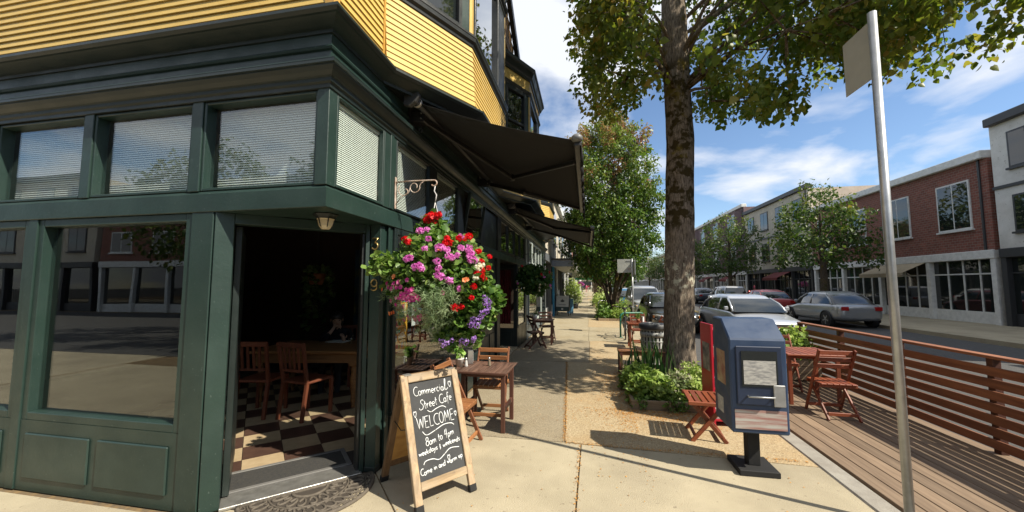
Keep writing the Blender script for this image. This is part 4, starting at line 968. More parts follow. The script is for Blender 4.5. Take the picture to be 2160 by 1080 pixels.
pet = {k: leaf_mat('petal_' + k, c, .5, .3) for k, c in dict(pink=[(.55, .13, .45), (.72, .25, .60), (.80, .42, .72)], red=[(.50, .006, .012), (.68, .012, .02), (.75, .05, .05)], white=[(.72, .70, .55), (.80, .80, .70)], magenta=[(.45, .015, .20), (.62, .05, .32), (.65, .2, .35)], purple=[(.24, .10, .42), (.40, .22, .58), (.52, .36, .66)], orange=[(.70, .18, .06), (.75, .30, .12)]).items()}
eye_m = mat('flower_eye', (.55, .42, .04), .6)
def flower_head(kind, n, rad, size, seed):
    global RNG
    keep = RNG; RNG = np.random.default_rng(seed)
    d = rdir(n); d[:, 2] = np.abs(d[:, 2]) * .9 - .1; P = d * rad * RNG.uniform(.75, 1.05, n)[:, None]; P[:, 2] *= .75
    D = rdir(n); D -= (D * d).sum(1, keepdims=True) * d * .85
    me = leaf_mesh('flower_head', P, D, d + .25 * rdir(n), size * RNG.uniform(.8, 1.2, n), RNG.uniform(0, 1, n), pet[kind], 'round')
    RNG = keep; return me
FM = {k: [flower_head(k, 34, .036, .030, 10 + i) for i in range(3)] for k in ('pink', 'red', 'white')}
FM['purple'] = [flower_head('purple', 30, .034, .018, 40 + i) for i in range(3)]
def bell(kind):
    P = np.zeros((5, 3)); a = np.arange(5) * 2 * math.pi / 5; D = np.stack([np.cos(a), np.sin(a), np.full(5, .35)], 1); N = np.tile([0, 0, 1.0], (5, 1)) + .0
    return leaf_mesh('flower_head', P, D, N, np.full(5, .021), np.linspace(0, 1, 5), pet[kind], 'round')
FM['magenta'] = [bell('magenta')]; FM['orange'] = [bell('orange')]
def face_rot(n):
    q = Vector((0, 0, 1)).rotation_difference(Vector(n)); return (q @ Quaternion((0, 0, 1), random.uniform(0, 6.28))).to_euler()
BC = np.array([-1.29, 3.20, 1.74]); BR = np.array([.435, .38, .455])
def basket_one():
    t = empty('hanging_basket', (-1.40, 3.34, 1.55), 0, 'big hanging basket of pink and red geraniums beside the cafe door', 'hanging basket')
    o = np.array(t.location)
    def keep_ok(p): return p[0] > -1.79 or p[1] < 3.10
    # wire hanger and planter
    top = Vector((-1.40 - o[0], 0, 2.59 - o[2]))
    for a in (0.3, 2.4, 4.5): MB().tube([top - Vector((0, 0, .16)), Vector((.2 * math.cos(a), .2 * math.sin(a), .12))], .0035, 5).build('hanger_wire', mat('white_wire', (.6, .58, .55), .5), t)
    MB().tube([top + Vector((0, 0, .01)), top - Vector((.012, 0, .05)), top - Vector((-.012, 0, .09)), top - Vector((0, 0, .16))], .006, 6).build('hanger_hook', MATS['white_wire'], t)
    MB().lathe([(0, -.14), (.10, -.13), (.19, -.02), (.22, .10), (.20, .10), (0, .06)], n=20).build('planter_bowl', mat('coir_liner', (.07, .045, .025), .95), t)
    cs, rs, tt = [], [], []
    for _ in range(900):                                   # geranium mass: shell of the mound
        d = rdir(1)[0]
        if d[2] < -.45: continue
        p = BC + BR * d * random.uniform(.62, 1.0) * np.array([1, 1, 1.0 if d[2] < .2 else .82])
        if keep_ok(p): cs.append(p - o); rs.append(.055); tt.append(.45 + .15 * d[2] + random.gauss(0, .13))
    for _ in range(90):                                    # plume reaching up the wires
        h = random.random(); p = np.array([-1.40, 3.30, 2.03 + .2 * h]) + rdir(1)[0] * (.17 * (1 - .75 * h)); cs.append(p - o); rs.append(.05); tt.append(.42)
    for _ in range(70):                                    # pale sprig over the numerals
        h = random.random(); p = np.array([-1.55 - .18 * h, 3.0 - .05 * h, 1.77 + .06 * h]) + rdir(1)[0] * .075; cs.append(p - o); rs.append(.05); tt.append(.72)
    for _ in range(260):                                   # trailing lower right
        h = random.random(); p = np.array([-1.12 + .16 * (1 - h), 3.22, 1.55 - .36 * h]) + rdir(1)[0] * np.array([.24, .2, .12]) * (1 - .35 * h)
        if keep_ok(p): cs.append(p - o); rs.append(.05); tt.append(.38 + random.gauss(0, .12))
    stuff(place('foliage', cloud_leaves(cs, rs, 12, .040, 'round', ger_leaf, 'foliage', tints=tt, updir=.6), t))
    # silver ferny trails, centre and left
    cs = []
    for (u, v, sx, sy, k) in ((905, 640, 28, 22, 56), (915, 672, 26, 22, 60), (860, 655, 26, 16, 22), (822, 612, 16, 24, 10), (925, 705, 12, 14, 26), (940, 625, 20, 16, 34)):
        for _ in range(k):
            p = on_ell(u + random.gauss(0, sx * .6), v + random.gauss(0, sy * .6), BC, BR * np.array([1.05, 1.10, 1.06]))
            if keep_ok(p): cs.append(p + rdir(1)[0] * .02 - o)
    C2 = np.repeat(np.array(cs), 22, axis=0); n = len(C2)
    D = rdir(n) + np.array([0, -.5, -.15])
    stuff(place('fern_foliage', leaf_mesh('fern_foliage', C2 + rdir(n) * .02, D, rdir(n), RNG.uniform(.03, .055, n), np.repeat(RNG.normal(.55, .2, len(cs)), 22), silver_leaf, 'needle'), t))
    Z = lambda q: (675 + q[0] / 3.484, 430 + q[1] / 3.484)
    heads = dict(
      pink=[(730, 200), (785, 188), (797, 260), (768, 328), (663, 397), (645, 405), (730, 455), (745, 470), (700, 462), (870, 318), (900, 325), (935, 340), (940, 385), (965, 395), (1010, 380), (1035, 328), (1100, 325), (1090, 345), (1115, 370), (1095, 385), (1110, 415), (1130, 410), (865, 423), (870, 475), (860, 527), (885, 530), (940, 560), (955, 570), (1022, 625), (1035, 245), (750, 200)],
      red=[(645, 260), (655, 282), (625, 262), (935, 260), (950, 285), (920, 290), (1020, 255), (1060, 262), (1085, 242), (1100, 240), (1238, 472), (1190, 490), (1150, 510), (1185, 520), (1205, 548), (1130, 605), (1245, 635), (1110, 690), (1000, 765), (985, 760), (1040, 757), (1185, 420), (1165, 352), (1245, 392)],
      white=[(1165, 470), (1185, 448), (1140, 540), (1150, 470)],
      purple=[(1240, 760), (1225, 790), (1215, 730), (1240, 720), (1180, 830), (1160, 860), (1120, 850), (1150, 890), (1200, 800), (1130, 985), (1125, 1000), (930, 1020), (890, 1005), (970, 1000), (1070, 1015), (1040, 1010), (910, 1035), (1110, 890), (1210, 690)],
      magenta=[(495, 585), (505, 612), (540, 600), (565, 615), (595, 612), (635, 630), (660, 632), (680, 628), (580, 577), (642, 560), (525, 712), (562, 690), (600, 680), (625, 690), (655, 680), (690, 668), (705, 675), (640, 705), (665, 710), (690, 705), (560, 740), (610, 700), (715, 685), (620, 850), (660, 840), (740, 820), (730, 845), (700, 770), (545, 585), (530, 625), (650, 650), (670, 655), (600, 660), (625, 665), (645, 690), (680, 690), (585, 690), (730, 700), (900, 655), (650, 820), (700, 850), (720, 830), (690, 830)],
      orange=[(460, 630), (515, 805), (545, 535), (545, 795), (530, 800), (1060, 560), (1080, 555), (880, 330)])
    for k, L in heads.items():
        for q in L:
            u_, v_ = Z(q); p = on_ell(u_, v_, BC, BR * (1.07 if k in ('pink', 'red', 'white') else 1.09))
            if k == 'purple': d = px_ray(u_, v_); p = np.array([0, 0, CAM_H]) + d * ((random.uniform(2.96, 3.02) if u_ > 985 and v_ < 700 else random.uniform(3.03, 3.08)) / d[1])
            if not keep_ok(p): p[0] = -1.76
            nrm = (p - BC) / BR ** 2; nrm = nrm / np.linalg.norm(nrm) + np.array([.1, -.45, .35])
            fo = place('flower_head', random.choice(FM[k]), t, loc=tuple(p - o), rot=face_rot(nrm)); sc_ = {'pink': .70, 'red': .64, 'white': .72, 'purple': .75}.get(k, 1.0) * random.uniform(.85, 1.15); fo.scale = (sc_,) * 3
    for q in ((790, 100), (815, 85), (840, 115), (862, 88), (800, 125), (835, 140), (862, 150), (825, 105), (780, 118), (870, 82), (845, 85), (810, 145)):   # red cluster climbing the wires
        u_, v_ = Z(q); d = px_ray(u_, v_); tpar = (3.22 + random.uniform(-.04, .03)) / d[1]; p = np.array([0, 0, CAM_H]) + d * tpar
        place('flower_head', random.choice(FM['red']), t, loc=tuple(p - o), rot=face_rot((.2, -.8, .5))).scale = (.8,) * 3
basket_one()
def basket_two():
    y = 9.7; t = empty('hanging_basket', (-1.36, y, 1.72), 0, 'shaded hanging basket with white flowers under the second awning', 'hanging basket')
    for a in (0.3, 2.4, 4.5): MB().tube([(0, 0, .72), (.2 * math.cos(a), .2 * math.sin(a), .15)], .004, 4).build('hanger_wire', black_trim, t)
    MB().lathe([(0, -.14), (.10, -.13), (.19, -.02), (.22, .10), (0, .06)], n=16).build('planter_bowl', MATS['coir_liner'], t)
    cs, rs, tt = [], [], []
    for _ in range(380):
        d = rdir(1)[0]; p = np.array([.46, .40, .38]) * d * random.uniform(.6, 1) + np.array([.03, 0, .08]); 
        if p[0] > -.44: cs.append(p); rs.append(.06); tt.append(.5 + .25 * d[2] + random.gauss(0, .15))
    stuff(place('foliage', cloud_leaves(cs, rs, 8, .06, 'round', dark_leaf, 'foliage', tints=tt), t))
    for k, m, z in (('red', 4, .28), ('white', 12, -.1), ('pink', 3, .05)):
        for _ in range(m):
            a = random.uniform(-2.6, .6); p = (.46 * math.cos(a), .42 * math.sin(a), z + random.uniform(-.15, .15)); o_ = place('flower_head', random.choice(FM[k]), t, loc=p, rot=face_rot((math.cos(a), math.sin(a), .3))); o_.scale = (.8, .8, .8) if k != 'white' else (.6, .6, .6)
    b = empty('basket_bracket', (F + .01, y, 2.40), 0, 'plain black iron arm holding the shaded basket', 'bracket', 'basket brackets on the shopfront'); MB().tube([(0, 0, 0), (.3, 0, .05), (.45, 0, .05), (.465, 0, .03)], .008, 6).build('arm', black_trim, b); MB().box(-.004, .006, -.015, .015, -.10, .04).build('wall_plate', black_trim, b)
basket_two()

# ------------------------------------------------------------------ folding furniture
acacia = wood_mat('acacia_slat', (.15, .055, .022), (.36, .16, .06), 'Y', 8.0, .5); acacia_x = wood_mat('acacia_rail', (.16, .06, .022), (.38, .17, .065), 'X', 8.0, .5); acacia_z = wood_mat('acacia_leg', (.12, .04, .018), (.26, .10, .04), 'Z', 8.0, .5)
redwood = wood_mat('oiled_redwood_slat', (.15, .035, .016), (.27, .075, .03), 'Y', 8.0, .45); redwood_x = wood_mat('oiled_redwood_rail', (.15, .035, .016), (.27, .075, .03), 'X', 8.0, .45); redwood_z = wood_mat('oiled_redwood_leg', (.13, .03, .014), (.24, .065, .028), 'Z', 8.0, .45)
dark_top = wood_mat('worn_dark_tabletop', (.035, .016, .010), (.17, .095, .065), 'Y', 10.0, .6, .5); dark_leg = wood_mat('worn_dark_leg', (.055, .02, .013), (.11, .042, .026), 'Z', 8.0, .55); dark_topx = wood_mat('worn_dark_rail', (.05, .02, .013), (.13, .055, .035), 'X', 8.0, .6)
def folding_chair(name, loc, rz, label, group, W=(acacia, acacia_x, acacia_z)):
    t = empty(name, loc, rz, label, 'chair', group); my, mx_, mz = W
    sl = MB().box(-.029, .029, -.19, .17, 0, .016).mesh('seat_slat', my)
    for k in range(6): place('seat_slat', sl, t, .003, loc=(-.165 + k * .066, 0, .41))
    for y in (-.17, .14): MB().box(-.20, .20, y - .014, y + .014, .378, .408).build('seat_rail', mx_, t, .003)
    for i in (-1, 1):
        MB().beam((i * .195, -.24, 0), (i * .195, .16, .84), .022, .042, (0, 1, 0)).build('leg', mz, t, .004)
        MB().beam((i * .168, .24, 0), (i * .168, -.16, .40), .022, .040, (0, 1, 0)).build('leg', mz, t, .004)
    for k in range(3):
        z = .62 + k * .09; y = -.24 + .4 * z / .84 - .012
        MB().box(-.184, .184, y - .012, y + .004, z - .027, z + .027).build('back_slat', mx_, t, .004)
    MB().box(-.184, .184, -.20, -.18, .06, .10).build('stretcher', mx_, t, .003); MB().box(-.157, .157, .19, .21, .05, .09).build('stretcher', mx_, t, .003)
    return t
gp = 'folding chairs set out on the pavement'
ch_a = folding_chair('folding_chair', (-1.205, 4.78, 0), R(2), 'sunlit folding wood chair behind the small slatted table', gp)
dup(ch_a, (-1.38, 3.86, 0), R(86), 'folding wood chair half hidden behind the chalkboard sign', gp)
def slat_table(name, loc, rz, W, D, H, label, group, T=(dark_top, dark_topx, dark_leg), n=8, fold=True):
    t = empty(name, loc, rz, label, 'table', group); st = W / n
    sl = MB().box(-st / 2 + .0055, st / 2 - .0055, -D / 2 + .02, D / 2 - .02, 0, .018).mesh('top_slat', T[0])
    for k in range(n): place('top_slat', sl, t, .003, loc=(-W / 2 + (k + .5) * st, 0, H - .018))
    for y in (-D / 2 + .009, D / 2 - .009): MB().box(-W / 2, W / 2, y - .009, y + .009, H - .022, H).build('end_batten', T[1], t, .003)
    for i in (-1, 1):
        for j in (-1, 1): MB().box(i * (W / 2 - .055) - .024, i * (W / 2 - .055) + .024, j * (D / 2 - .09) - .017, j * (D / 2 - .09) + .017, 0, H - .024).build('leg', T[2], t, .004)
        MB().box(i * (W / 2 - .055) - .014, i * (W / 2 - .055) + .014, -D / 2 + .108, D / 2 - .108, .22, .27).build('stretcher', T[2], t, .003)
        MB().box(i * (W / 2 - .055) - .012, i * (W / 2 - .055) + .012, -D / 2 + .108, D / 2 - .108, H - .07, H - .024).build('apron', T[2], t, .003)
    for j in (-1, 1): MB().box(-W / 2 + .08, W / 2 - .08, j * (D / 2 - .09) - .010, j * (D / 2 - .09) + .010, H - .07, H - .024).build('apron', T[1], t, .003)
    return t
gt = 'slatted tables set out on the pavement'
slat_table('slatted_table', (-1.175, 4.50, 0), R(-1), .58, .63, .67, 'worn dark slatted table with a glass shaker on it', gt)
slat_table('slatted_table', (-1.645, 4.50, 0), R(-1), .33, .63, .672, 'narrow slatted table against the window holding the white pot', gt, n=5)
# table things
wh = mat('white_ceramic', (.80, .79, .74), .3, (.76, .75, .70), 4.0)
pot = empty('plant_pot', (-1.515, 4.43, .672), 0, 'white pot with a small green leafy plant on the table', 'plant')
MB().lathe([(0, 0), (.037, 0), (.052, .09), (.055, .092), (.055, .102), (.049, .102), (.044, .085), (0, .08)], n=24).build('pot', wh, pot)
stuff(place('foliage', cloud_leaves([(random.gauss(0, .022), random.gauss(0, .022), .13 + random.random() * .07) for _ in range(16)], [.03] * 16, 3, .045, 'round', leaf_mat('bright_pot_leaf', [(.08, .20, .03), (.18, .36, .06), (.35, .5, .14)], .4, .35), 'foliage'), pot))
for q in ((.01, -.03, .15), (.025, -.025, .12)): o_ = place('flower_head', FM['white'][0], pot, loc=q, rot=(.9, 0, .3)); o_.scale = (.45,) * 3
MB().tube([(0, 0, .08), (.004, 0, .17)], .004, 5).build('stem', ger_leaf, pot)
nap = empty('napkin_holder', (-1.44, 4.62, .672), R(20), 'upright white napkin holder behind the potted plant', 'napkin holder')
MB().box(-.035, .035, -.03, .03, 0, .165).build('case', mat('brushed_steel', (.62, .62, .60), .3, metal=.9), nap, .006); MB().box(.034, .037, -.022, .022, .03, .15).build('napkin', mat('napkin_white', (.8, .8, .78), .8), nap)
def shaker(loc, label, fill, s=1.0, h=.075):
    t = empty('shaker', loc, 0, label, 'shaker'); MB().lathe([(0, 0), (.021 * s, 0), (.022 * s, .01), (.017 * s, h * .7), (.014 * s, h)], n=8, smooth=False).build('glass_body', mat('clear_glass_body_' + label[:5], fill, .1, spec=.8), t); MB().lathe([(.015 * s, h), (.016 * s, h + .005), (.015 * s, h + .02), (.008 * s, h + .028), (0, h + .03)], n=12).build('cap', MATS['brushed_steel'], t)
shaker((-1.445, 4.47, .672), 'salt shaker right of the white pot', (.6, .6, .58)); shaker((-1.18, 4.56, .67), 'glass pepper shaker in the middle of the worn table', (.22, .18, .13))
# second set by shop two
gt2 = 'dark folding set outside the second shop'
drk = (dark_top, dark_topx, dark_leg)
ch_d = folding_chair('folding_chair', (-1.36, 10.05, 0), R(118), 'dark folding chair at the near side of the second table', gp, drk)
dup(ch_d, (-1.22, 11.62, 0), R(25), 'dark folding chair behind the second table', gp)
slat_table('slatted_table', (-1.24, 10.86, 0), 0, .62, .60, .67, 'dark slatted table outside the second shop front', gt)
pk = empty('plant_pot', (-1.46, 10.85, .67), 0, 'white pot of menus and greenery on the second table', 'plant'); MB().lathe([(0, 0), (.05, 0), (.065, .13), (.06, .13), (0, .1)], n=18).build('pot', wh, pk); stuff(place('foliage', cloud_leaves([(random.gauss(0, .04), random.gauss(0, .04), .17 + random.random() * .08) for _ in range(14)], [.04] * 14, 4, .05, 'oval', dark_leaf, 'foliage'), pk))
# right-hand chair, bench and far table set
rw3 = (redwood, redwood_x, redwood_z)
ch_r = folding_chair('folding_chair', (1.80, 10.4, 0), R(-80), 'red brown folding chair at the kerb side of the far table', gp, rw3)
stl = empty('folding_stool', (1.255, 4.62, 0), R(-5), 'low red brown folding slatted stool at the corner of the planter', 'stool')
ssm = MB().box(-.026, .026, -.215, .215, 0, .018).mesh('seat_slat', redwood)
for k in range(6): place('seat_slat', ssm, stl, .003, loc=(-.165 + k * .066, 0, .405))
for j in (-1, 1): MB().box(-.20, .20, j * .215 - .013 + j * .013, j * .215 + .013 + j * .013, .385, .423).build('seat_rail', redwood_x, stl, .004)
for j in (-1, 1):
    MB().beam((-.17, j * .19, 0), (.16, j * .19, .40), .022, .042, (1, 0, 0)).build('leg', redwood_x, stl, .004); MB().beam((.17, j * .165, 0), (-.16, j * .165, .40), .022, .042, (1, 0, 0)).build('leg', redwood_x, stl, .004)
for x in (-.135, .135): MB().box(x - .012, x + .012, -.18, .18, .035, .07).build('stretcher', redwood, stl, .003)
bn = empty('garden_bench', (.97, 7.46, 0), 0, 'low brown wooden bench between the planter and litter bin', 'bench')
for k in range(4): MB().box(-.42, .42, -.18 + k * .092, -.18 + k * .092 + .084, .43, .452).build('seat_slat', acacia_x, bn, .004)
for i in (-1, 1):
    for j in (-1, 1): MB().box(i * .38 - .03, i * .38 + .03, j * .15 - .025, j * .15 + .025, 0, .428).build('leg', dark_leg, bn, .004)
    MB().box(i * .38 - .016, i * .38 + .016, -.125, .125, .12, .16).build('stretcher', dark_leg, bn)
for j in (-1, 1): MB().box(-.35, .35, j * .15 - .012, j * .15 + .012, .37, .428).build('apron', acacia_x, bn)
slat_table('slatted_table', (1.30, 10.60, 0), 0, .54, .55, .66, 'red brown table beyond the litter bin with a napkin holder', gt, rw3)
dup(ch_r, (1.40, 11.25, 0), R(5), 'red brown folding chair behind the far table', gp)
n2 = dup(nap, (1.42, 10.52, .66), R(-60), 'white napkin holder on the red brown table')
pl = empty('plant_pot', (1.33, 10.70, .66), 0, 'small grassy pot beside the far napkin holder', 'plant'); MB().lathe([(0, 0), (.04, 0), (.055, .09), (.05, .09), (0, .07)], n=14).build('pot', MATS['terracotta'], pl)
stuff(place('foliage', leaf_mesh('foliage', np.tile([0, 0, .08], (60, 1)) + RNG.normal(0, .015, (60, 3)), RNG.normal(0, .35, (60, 3)) + [0, 0, 1.0], rdir(60), RNG.uniform(.12, .24, 60), RNG.random(60), ger_leaf, 'needle'), pl))
# ------------------------------------------------------------------ planters with shrubs
soil = mat('planter_soil', (.05, .032, .018), .95, (.09, .055, .028), 20.0, .6, 80, space='World')
plank = wood_mat('weathered_grey_plank', (.16, .115, .07), (.33, .25, .16), 'X', 8.0, .8, .5)
def planter(x0, x1, y0, y1, label, h=.115):
    t = empty('tree_planter', ((x0 + x1) / 2, (y0 + y1) / 2, 0), 0, label, 'planter', 'timber edged tree planters along the kerb'); a, b = (x1 - x0) / 2, (y1 - y0) / 2
    n = 3
    for k in range(n): w = 2 * a / n; MB().box(-a + k * w, -a + (k + 1) * w - .006, -b, -b + .045, 0, h + random.uniform(-.008, .008)).build('edging_board', plank, t, .005)
    MB().box(-a, a, b - .045, b, 0, h).build('edging_board', plank, t, .005)
    for i in (-1, 1): MB().box(i * (a - .0225) - .0225, i * (a - .0225) + .0225, -b + .047, b - .047, 0, h - .004).build('edging_board', plank, t, .005)
    MB().box(-a + .045, a - .045, -b + .045, b - .045, .0, h - .03).build('soil', soil, t)
planter(.56, 1.98, 5.40, 8.02 - .8, 'timber edged planter at the foot of the mossy trunk'); planter(.50, 1.98, 18.1, 22.0, 'second timber edged planter under the multi stemmed tree'); planter(.45, 1.98, 30, 34, 'third timber edged planter far along the kerb')
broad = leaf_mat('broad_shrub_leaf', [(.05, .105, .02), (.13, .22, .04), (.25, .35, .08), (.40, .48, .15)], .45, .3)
sage = leaf_mat('sage_leaf', [(.11, .16, .065), (.20, .26, .11), (.32, .35, .18), (.20, .14, .16)], .6, .2)
ferny = leaf_mat('planter_green_leaf', [(.03, .075, .015), (.09, .18, .03), (.22, .33, .07)], .5, .3)
iris = leaf_mat('iris_blade', [(.02, .06, .02), (.05, .12, .035), (.12, .2, .06)], .4, .25)
stem_m = mat('green_stem', (.06, .09, .03), .7)
def shrub(name, loc, rad, n, per, size, shape, material, label, cat='shrub', tint=(.5, .2), group='shrubs in the kerb planters', stems=6):
    t = empty(name, loc, 0, label, cat, group); cs, tt = [], []
    for _ in range(n):
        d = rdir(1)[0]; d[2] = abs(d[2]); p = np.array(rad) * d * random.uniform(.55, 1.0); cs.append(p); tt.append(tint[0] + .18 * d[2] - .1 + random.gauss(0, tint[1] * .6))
    stuff(place('foliage', cloud_leaves(cs, [max(rad) * .16] * n, per, size, shape, material, 'foliage', tints=tt, updir=.7), t))
    m = MB()
    for k in range(stems): a = 6.28 * k / stems; m.tube([(0, 0, -.02), (rad[0] * .3 * math.cos(a), rad[1] * .3 * math.sin(a), rad[2] * .45), (rad[0] * .55 * math.cos(a), rad[1] * .55 * math.sin(a), rad[2] * .8)], [.012, .008, .004], 5)
    m.build('stems', stem_m, t)
    return t
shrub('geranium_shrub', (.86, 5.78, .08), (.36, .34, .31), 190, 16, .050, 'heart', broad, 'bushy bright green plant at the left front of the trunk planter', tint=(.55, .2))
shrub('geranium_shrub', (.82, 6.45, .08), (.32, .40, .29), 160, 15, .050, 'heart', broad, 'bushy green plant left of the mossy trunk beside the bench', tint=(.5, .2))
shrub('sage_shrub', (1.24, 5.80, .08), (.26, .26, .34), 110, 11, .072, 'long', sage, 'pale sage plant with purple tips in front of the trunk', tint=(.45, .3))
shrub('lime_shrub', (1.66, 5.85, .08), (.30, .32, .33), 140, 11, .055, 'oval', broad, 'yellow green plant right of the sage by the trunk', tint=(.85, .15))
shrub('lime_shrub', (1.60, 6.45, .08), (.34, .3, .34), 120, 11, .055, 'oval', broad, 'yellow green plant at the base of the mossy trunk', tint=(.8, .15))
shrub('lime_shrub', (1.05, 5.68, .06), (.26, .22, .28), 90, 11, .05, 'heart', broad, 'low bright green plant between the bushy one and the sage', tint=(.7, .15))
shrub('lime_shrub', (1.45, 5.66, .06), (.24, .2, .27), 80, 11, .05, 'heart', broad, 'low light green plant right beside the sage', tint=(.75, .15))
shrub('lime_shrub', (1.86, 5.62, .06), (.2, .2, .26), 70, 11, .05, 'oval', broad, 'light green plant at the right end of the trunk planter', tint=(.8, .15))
shrub('trailing_herb', (.68, 5.42, .03), (.14, .12, .14), 26, 7, .035, 'oval', ferny, 'small herb spilling over the planter corner', 'herb'); shrub('trailing_herb', (1.13, 5.38, .03), (.18, .10, .15), 30, 7, .035, 'oval', ferny, 'straggly herb growing over the front planter board', 'herb')
shrub('trailing_herb', (1.75, 5.42, .03), (.2, .10, .14), 28, 7, .035, 'oval', sage, 'grey herb at the right front planter edge', 'herb')
def blades(loc, n, h, spread, label, mt=iris):
    t = empty('iris_plant', loc, 0, label, 'plant'); me = MB()
    vs, fs, tv = [], [], []
    for k in range(n):
        a = random.uniform(0, 6.28); L = h * random.uniform(.6, 1.05); lean = random.uniform(.05, spread); bx, by = random.gauss(0, .09), random.gauss(0, .07); w = random.uniform(.017, .026); sx, sy = -math.sin(a + .7), math.cos(a + .7)
        o = len(vs); tt = random.random()
        for i in range(6):
            s = i / 5; r_ = lean * s ** 1.7 * L; ww = w * (1 - s ** 2.2) + .001; c = (bx + math.cos(a) * r_, by + math.sin(a) * r_, L * s * (1 - .12 * lean * s)); vs += [(c[0] - sx * ww, c[1] - sy * ww, c[2]), (c[0] + math.cos(a) * .006, c[1] + math.sin(a) * .006, c[2]), (c[0] + sx * ww, c[1] + sy * ww, c[2])]; tv += [tt] * 3
        for i in range(5):
            for q in (0, 1): fs.append((o + 3 * i + q, o + 3 * i + q + 1, o + 3 * i + q + 4, o + 3 * i + q + 3))
    m = me.add(vs, fs, 0, True).mesh('blades', mt); at = m.attributes.new('tint', 'FLOAT', 'POINT'); at.data.foreach_set('value', tv); place('blades', m, t)
blades((.95, 6.92, .08), 24, .66, .28, 'clump of tall iris blades in front of the bench'); blades((1.20, 6.88, .08), 16, .74, .38, 'iris clump leaning toward the mossy trunk'); blades((.72, 6.95, .08), 10, .5, .45, 'short iris clump beside the bench leg')
for k, (x, y, rr, h) in enumerate(((.85, 18.6, .42, .5), (1.4, 18.5, .42, .42), (.8, 19.6, .4, .7), (1.6, 19.4, .42, .9), (1.0, 20.7, .45, 1.0), (1.6, 21.3, .5, .9))):
    shrub('leafy_shrub', (x, y, .08), (rr, rr, h), 60, 8, .11, 'oval', [ferny, broad][k % 2], ['low green shrub at the left front of the second planter', 'low green shrub at the right front of the second planter', 'green shrub left of the multi stemmed tree', 'tall green shrub right of the multi stemmed tree', 'tall green shrub behind the multi stemmed tree', 'green shrub at the back right of the second planter'][k], tint=(.6, .2))
for k, (x, y, rr, h) in enumerate(((.8, 24.5, .5, 1.5), (1.3, 26.5, .5, 1.2), (.8, 30.8, .5, 1.0), (1.4, 32, .5, 1.2), (1.0, 38, .6, 1.0))):
    shrub('leafy_shrub', (x, y, .0), (rr, rr, h), 55, 8, .13, 'oval', broad, ['tall yellow green shrub behind the second planter', 'yellow green shrub beyond the second planter', 'shrub in the third planter, left', 'shrub in the third planter, right', 'shrub beyond the third planter'][k], tint=(.75, .15))

# ------------------------------------------------------------------ trees
def bark_mat(name, base, dark, moss, lichen, mz0, mz1, lz0, lz1):
    m = bpy.data.materials.new(name); m.use_nodes = True; nt = m.node_tree; n, l = nt.nodes, nt.links; b = n['Principled BSDF']; b.inputs['Roughness'].default_value = .95; b.inputs['Specular IOR Level'].default_value = .2
    t = n.new('ShaderNodeTexCoord'); mp = n.new('ShaderNodeMapping'); mp.inputs['Scale'].default_value = (19, 19, 3.2); l.new(t.outputs['Object'], mp.inputs[0])
    n1 = n.new('ShaderNodeTexNoise'); n1.inputs['Scale'].default_value = 3; n1.inputs['Detail'].default_value = 8; n1.inputs['Roughness'].default_value = .7; l.new(mp.outputs[0], n1.inputs['Vector'])
    r = n.new('ShaderNodeValToRGB'); l.new(n1.outputs['Fac'], r.inputs[0]); r.color_ramp.elements[0].position = .36; r.color_ramp.elements[0].color = (*dark, 1); r.color_ramp.elements[1].position = .62; r.color_ramp.elements[1].color = (*base, 1)
    sp = n.new('ShaderNodeSeparateXYZ'); l.new(t.outputs['Object'], sp.inputs[0])
    def patch(col_in, colr, z0, z1, sc, p0, p1):
        nz = n.new('ShaderNodeTexNoise'); nz.inputs['Scale'].default_value = sc; nz.inputs['Detail'].default_value = 6; nz.inputs['Roughness'].default_value = .6; l.new(t.outputs['Object'], nz.inputs['Vector'])
        rr = n.new('ShaderNodeMapRange'); l.new(nz.outputs['Fac'], rr.inputs[0]); rr.inputs[1].default_value = p0; rr.inputs[2].default_value = p1
        up = n.new('ShaderNodeMapRange'); up.interpolation_type = 'SMOOTHSTEP'; l.new(sp.outputs['Z'], up.inputs[0]); up.inputs[1].default_value = z0; up.inputs[2].default_value = z0 + .4
        dn = n.new('ShaderNodeMapRange'); dn.interpolation_type = 'SMOOTHSTEP'; l.new(sp.outputs['Z'], dn.inputs[0]); dn.inputs[1].default_value = z1; dn.inputs[2].default_value = z1 - .4
        a = n.new('ShaderNodeMath'); a.operation = 'MULTIPLY'; l.new(up.outputs[0], a.inputs[0]); l.new(dn.outputs[0], a.inputs[1]); c = n.new('ShaderNodeMath'); c.operation = 'MULTIPLY'; l.new(a.outputs[0], c.inputs[0]); l.new(rr.outputs[0], c.inputs[1])
        mx = n.new('ShaderNodeMix'); mx.data_type = 'RGBA'; l.new(c.outputs[0], mx.inputs['Factor']); l.new(col_in, mx.inputs[6]); mx.inputs[7].default_value = (*colr, 1); return mx.outputs[2]
    c1 = patch(r.outputs[0], moss, mz0, mz1, 6.5, .46, .55); c1 = patch(c1, (.16, .12, .02), mz0 + .6, mz1 + 1.5, 3.0, .56, .66); c2 = patch(c1, lichen, lz0, lz1, 9.0, .54, .58)
    l.new(c2, b.inputs['Base Color']); bp = n.new('ShaderNodeBump'); bp.inputs['Strength'].default_value = .9; bp.inputs['Distance'].default_value = .03; l.new(n1.outputs['Fac'], bp.inputs['Height']); l.new(bp.outputs[0], b.inputs['Normal'])
    return m
bark1 = bark_mat('mossy_bark', (.33, .27, .205), (.06, .044, .033), (.050, .036, .012), (.52, .50, .38), 2.4, 6.0, 1.35, 2.35)
bark2 = bark_mat('grey_bark', (.13, .10, .075), (.05, .038, .028), (.06, .055, .02), (.25, .24, .18), 1.0, 2.0, .5, .6)
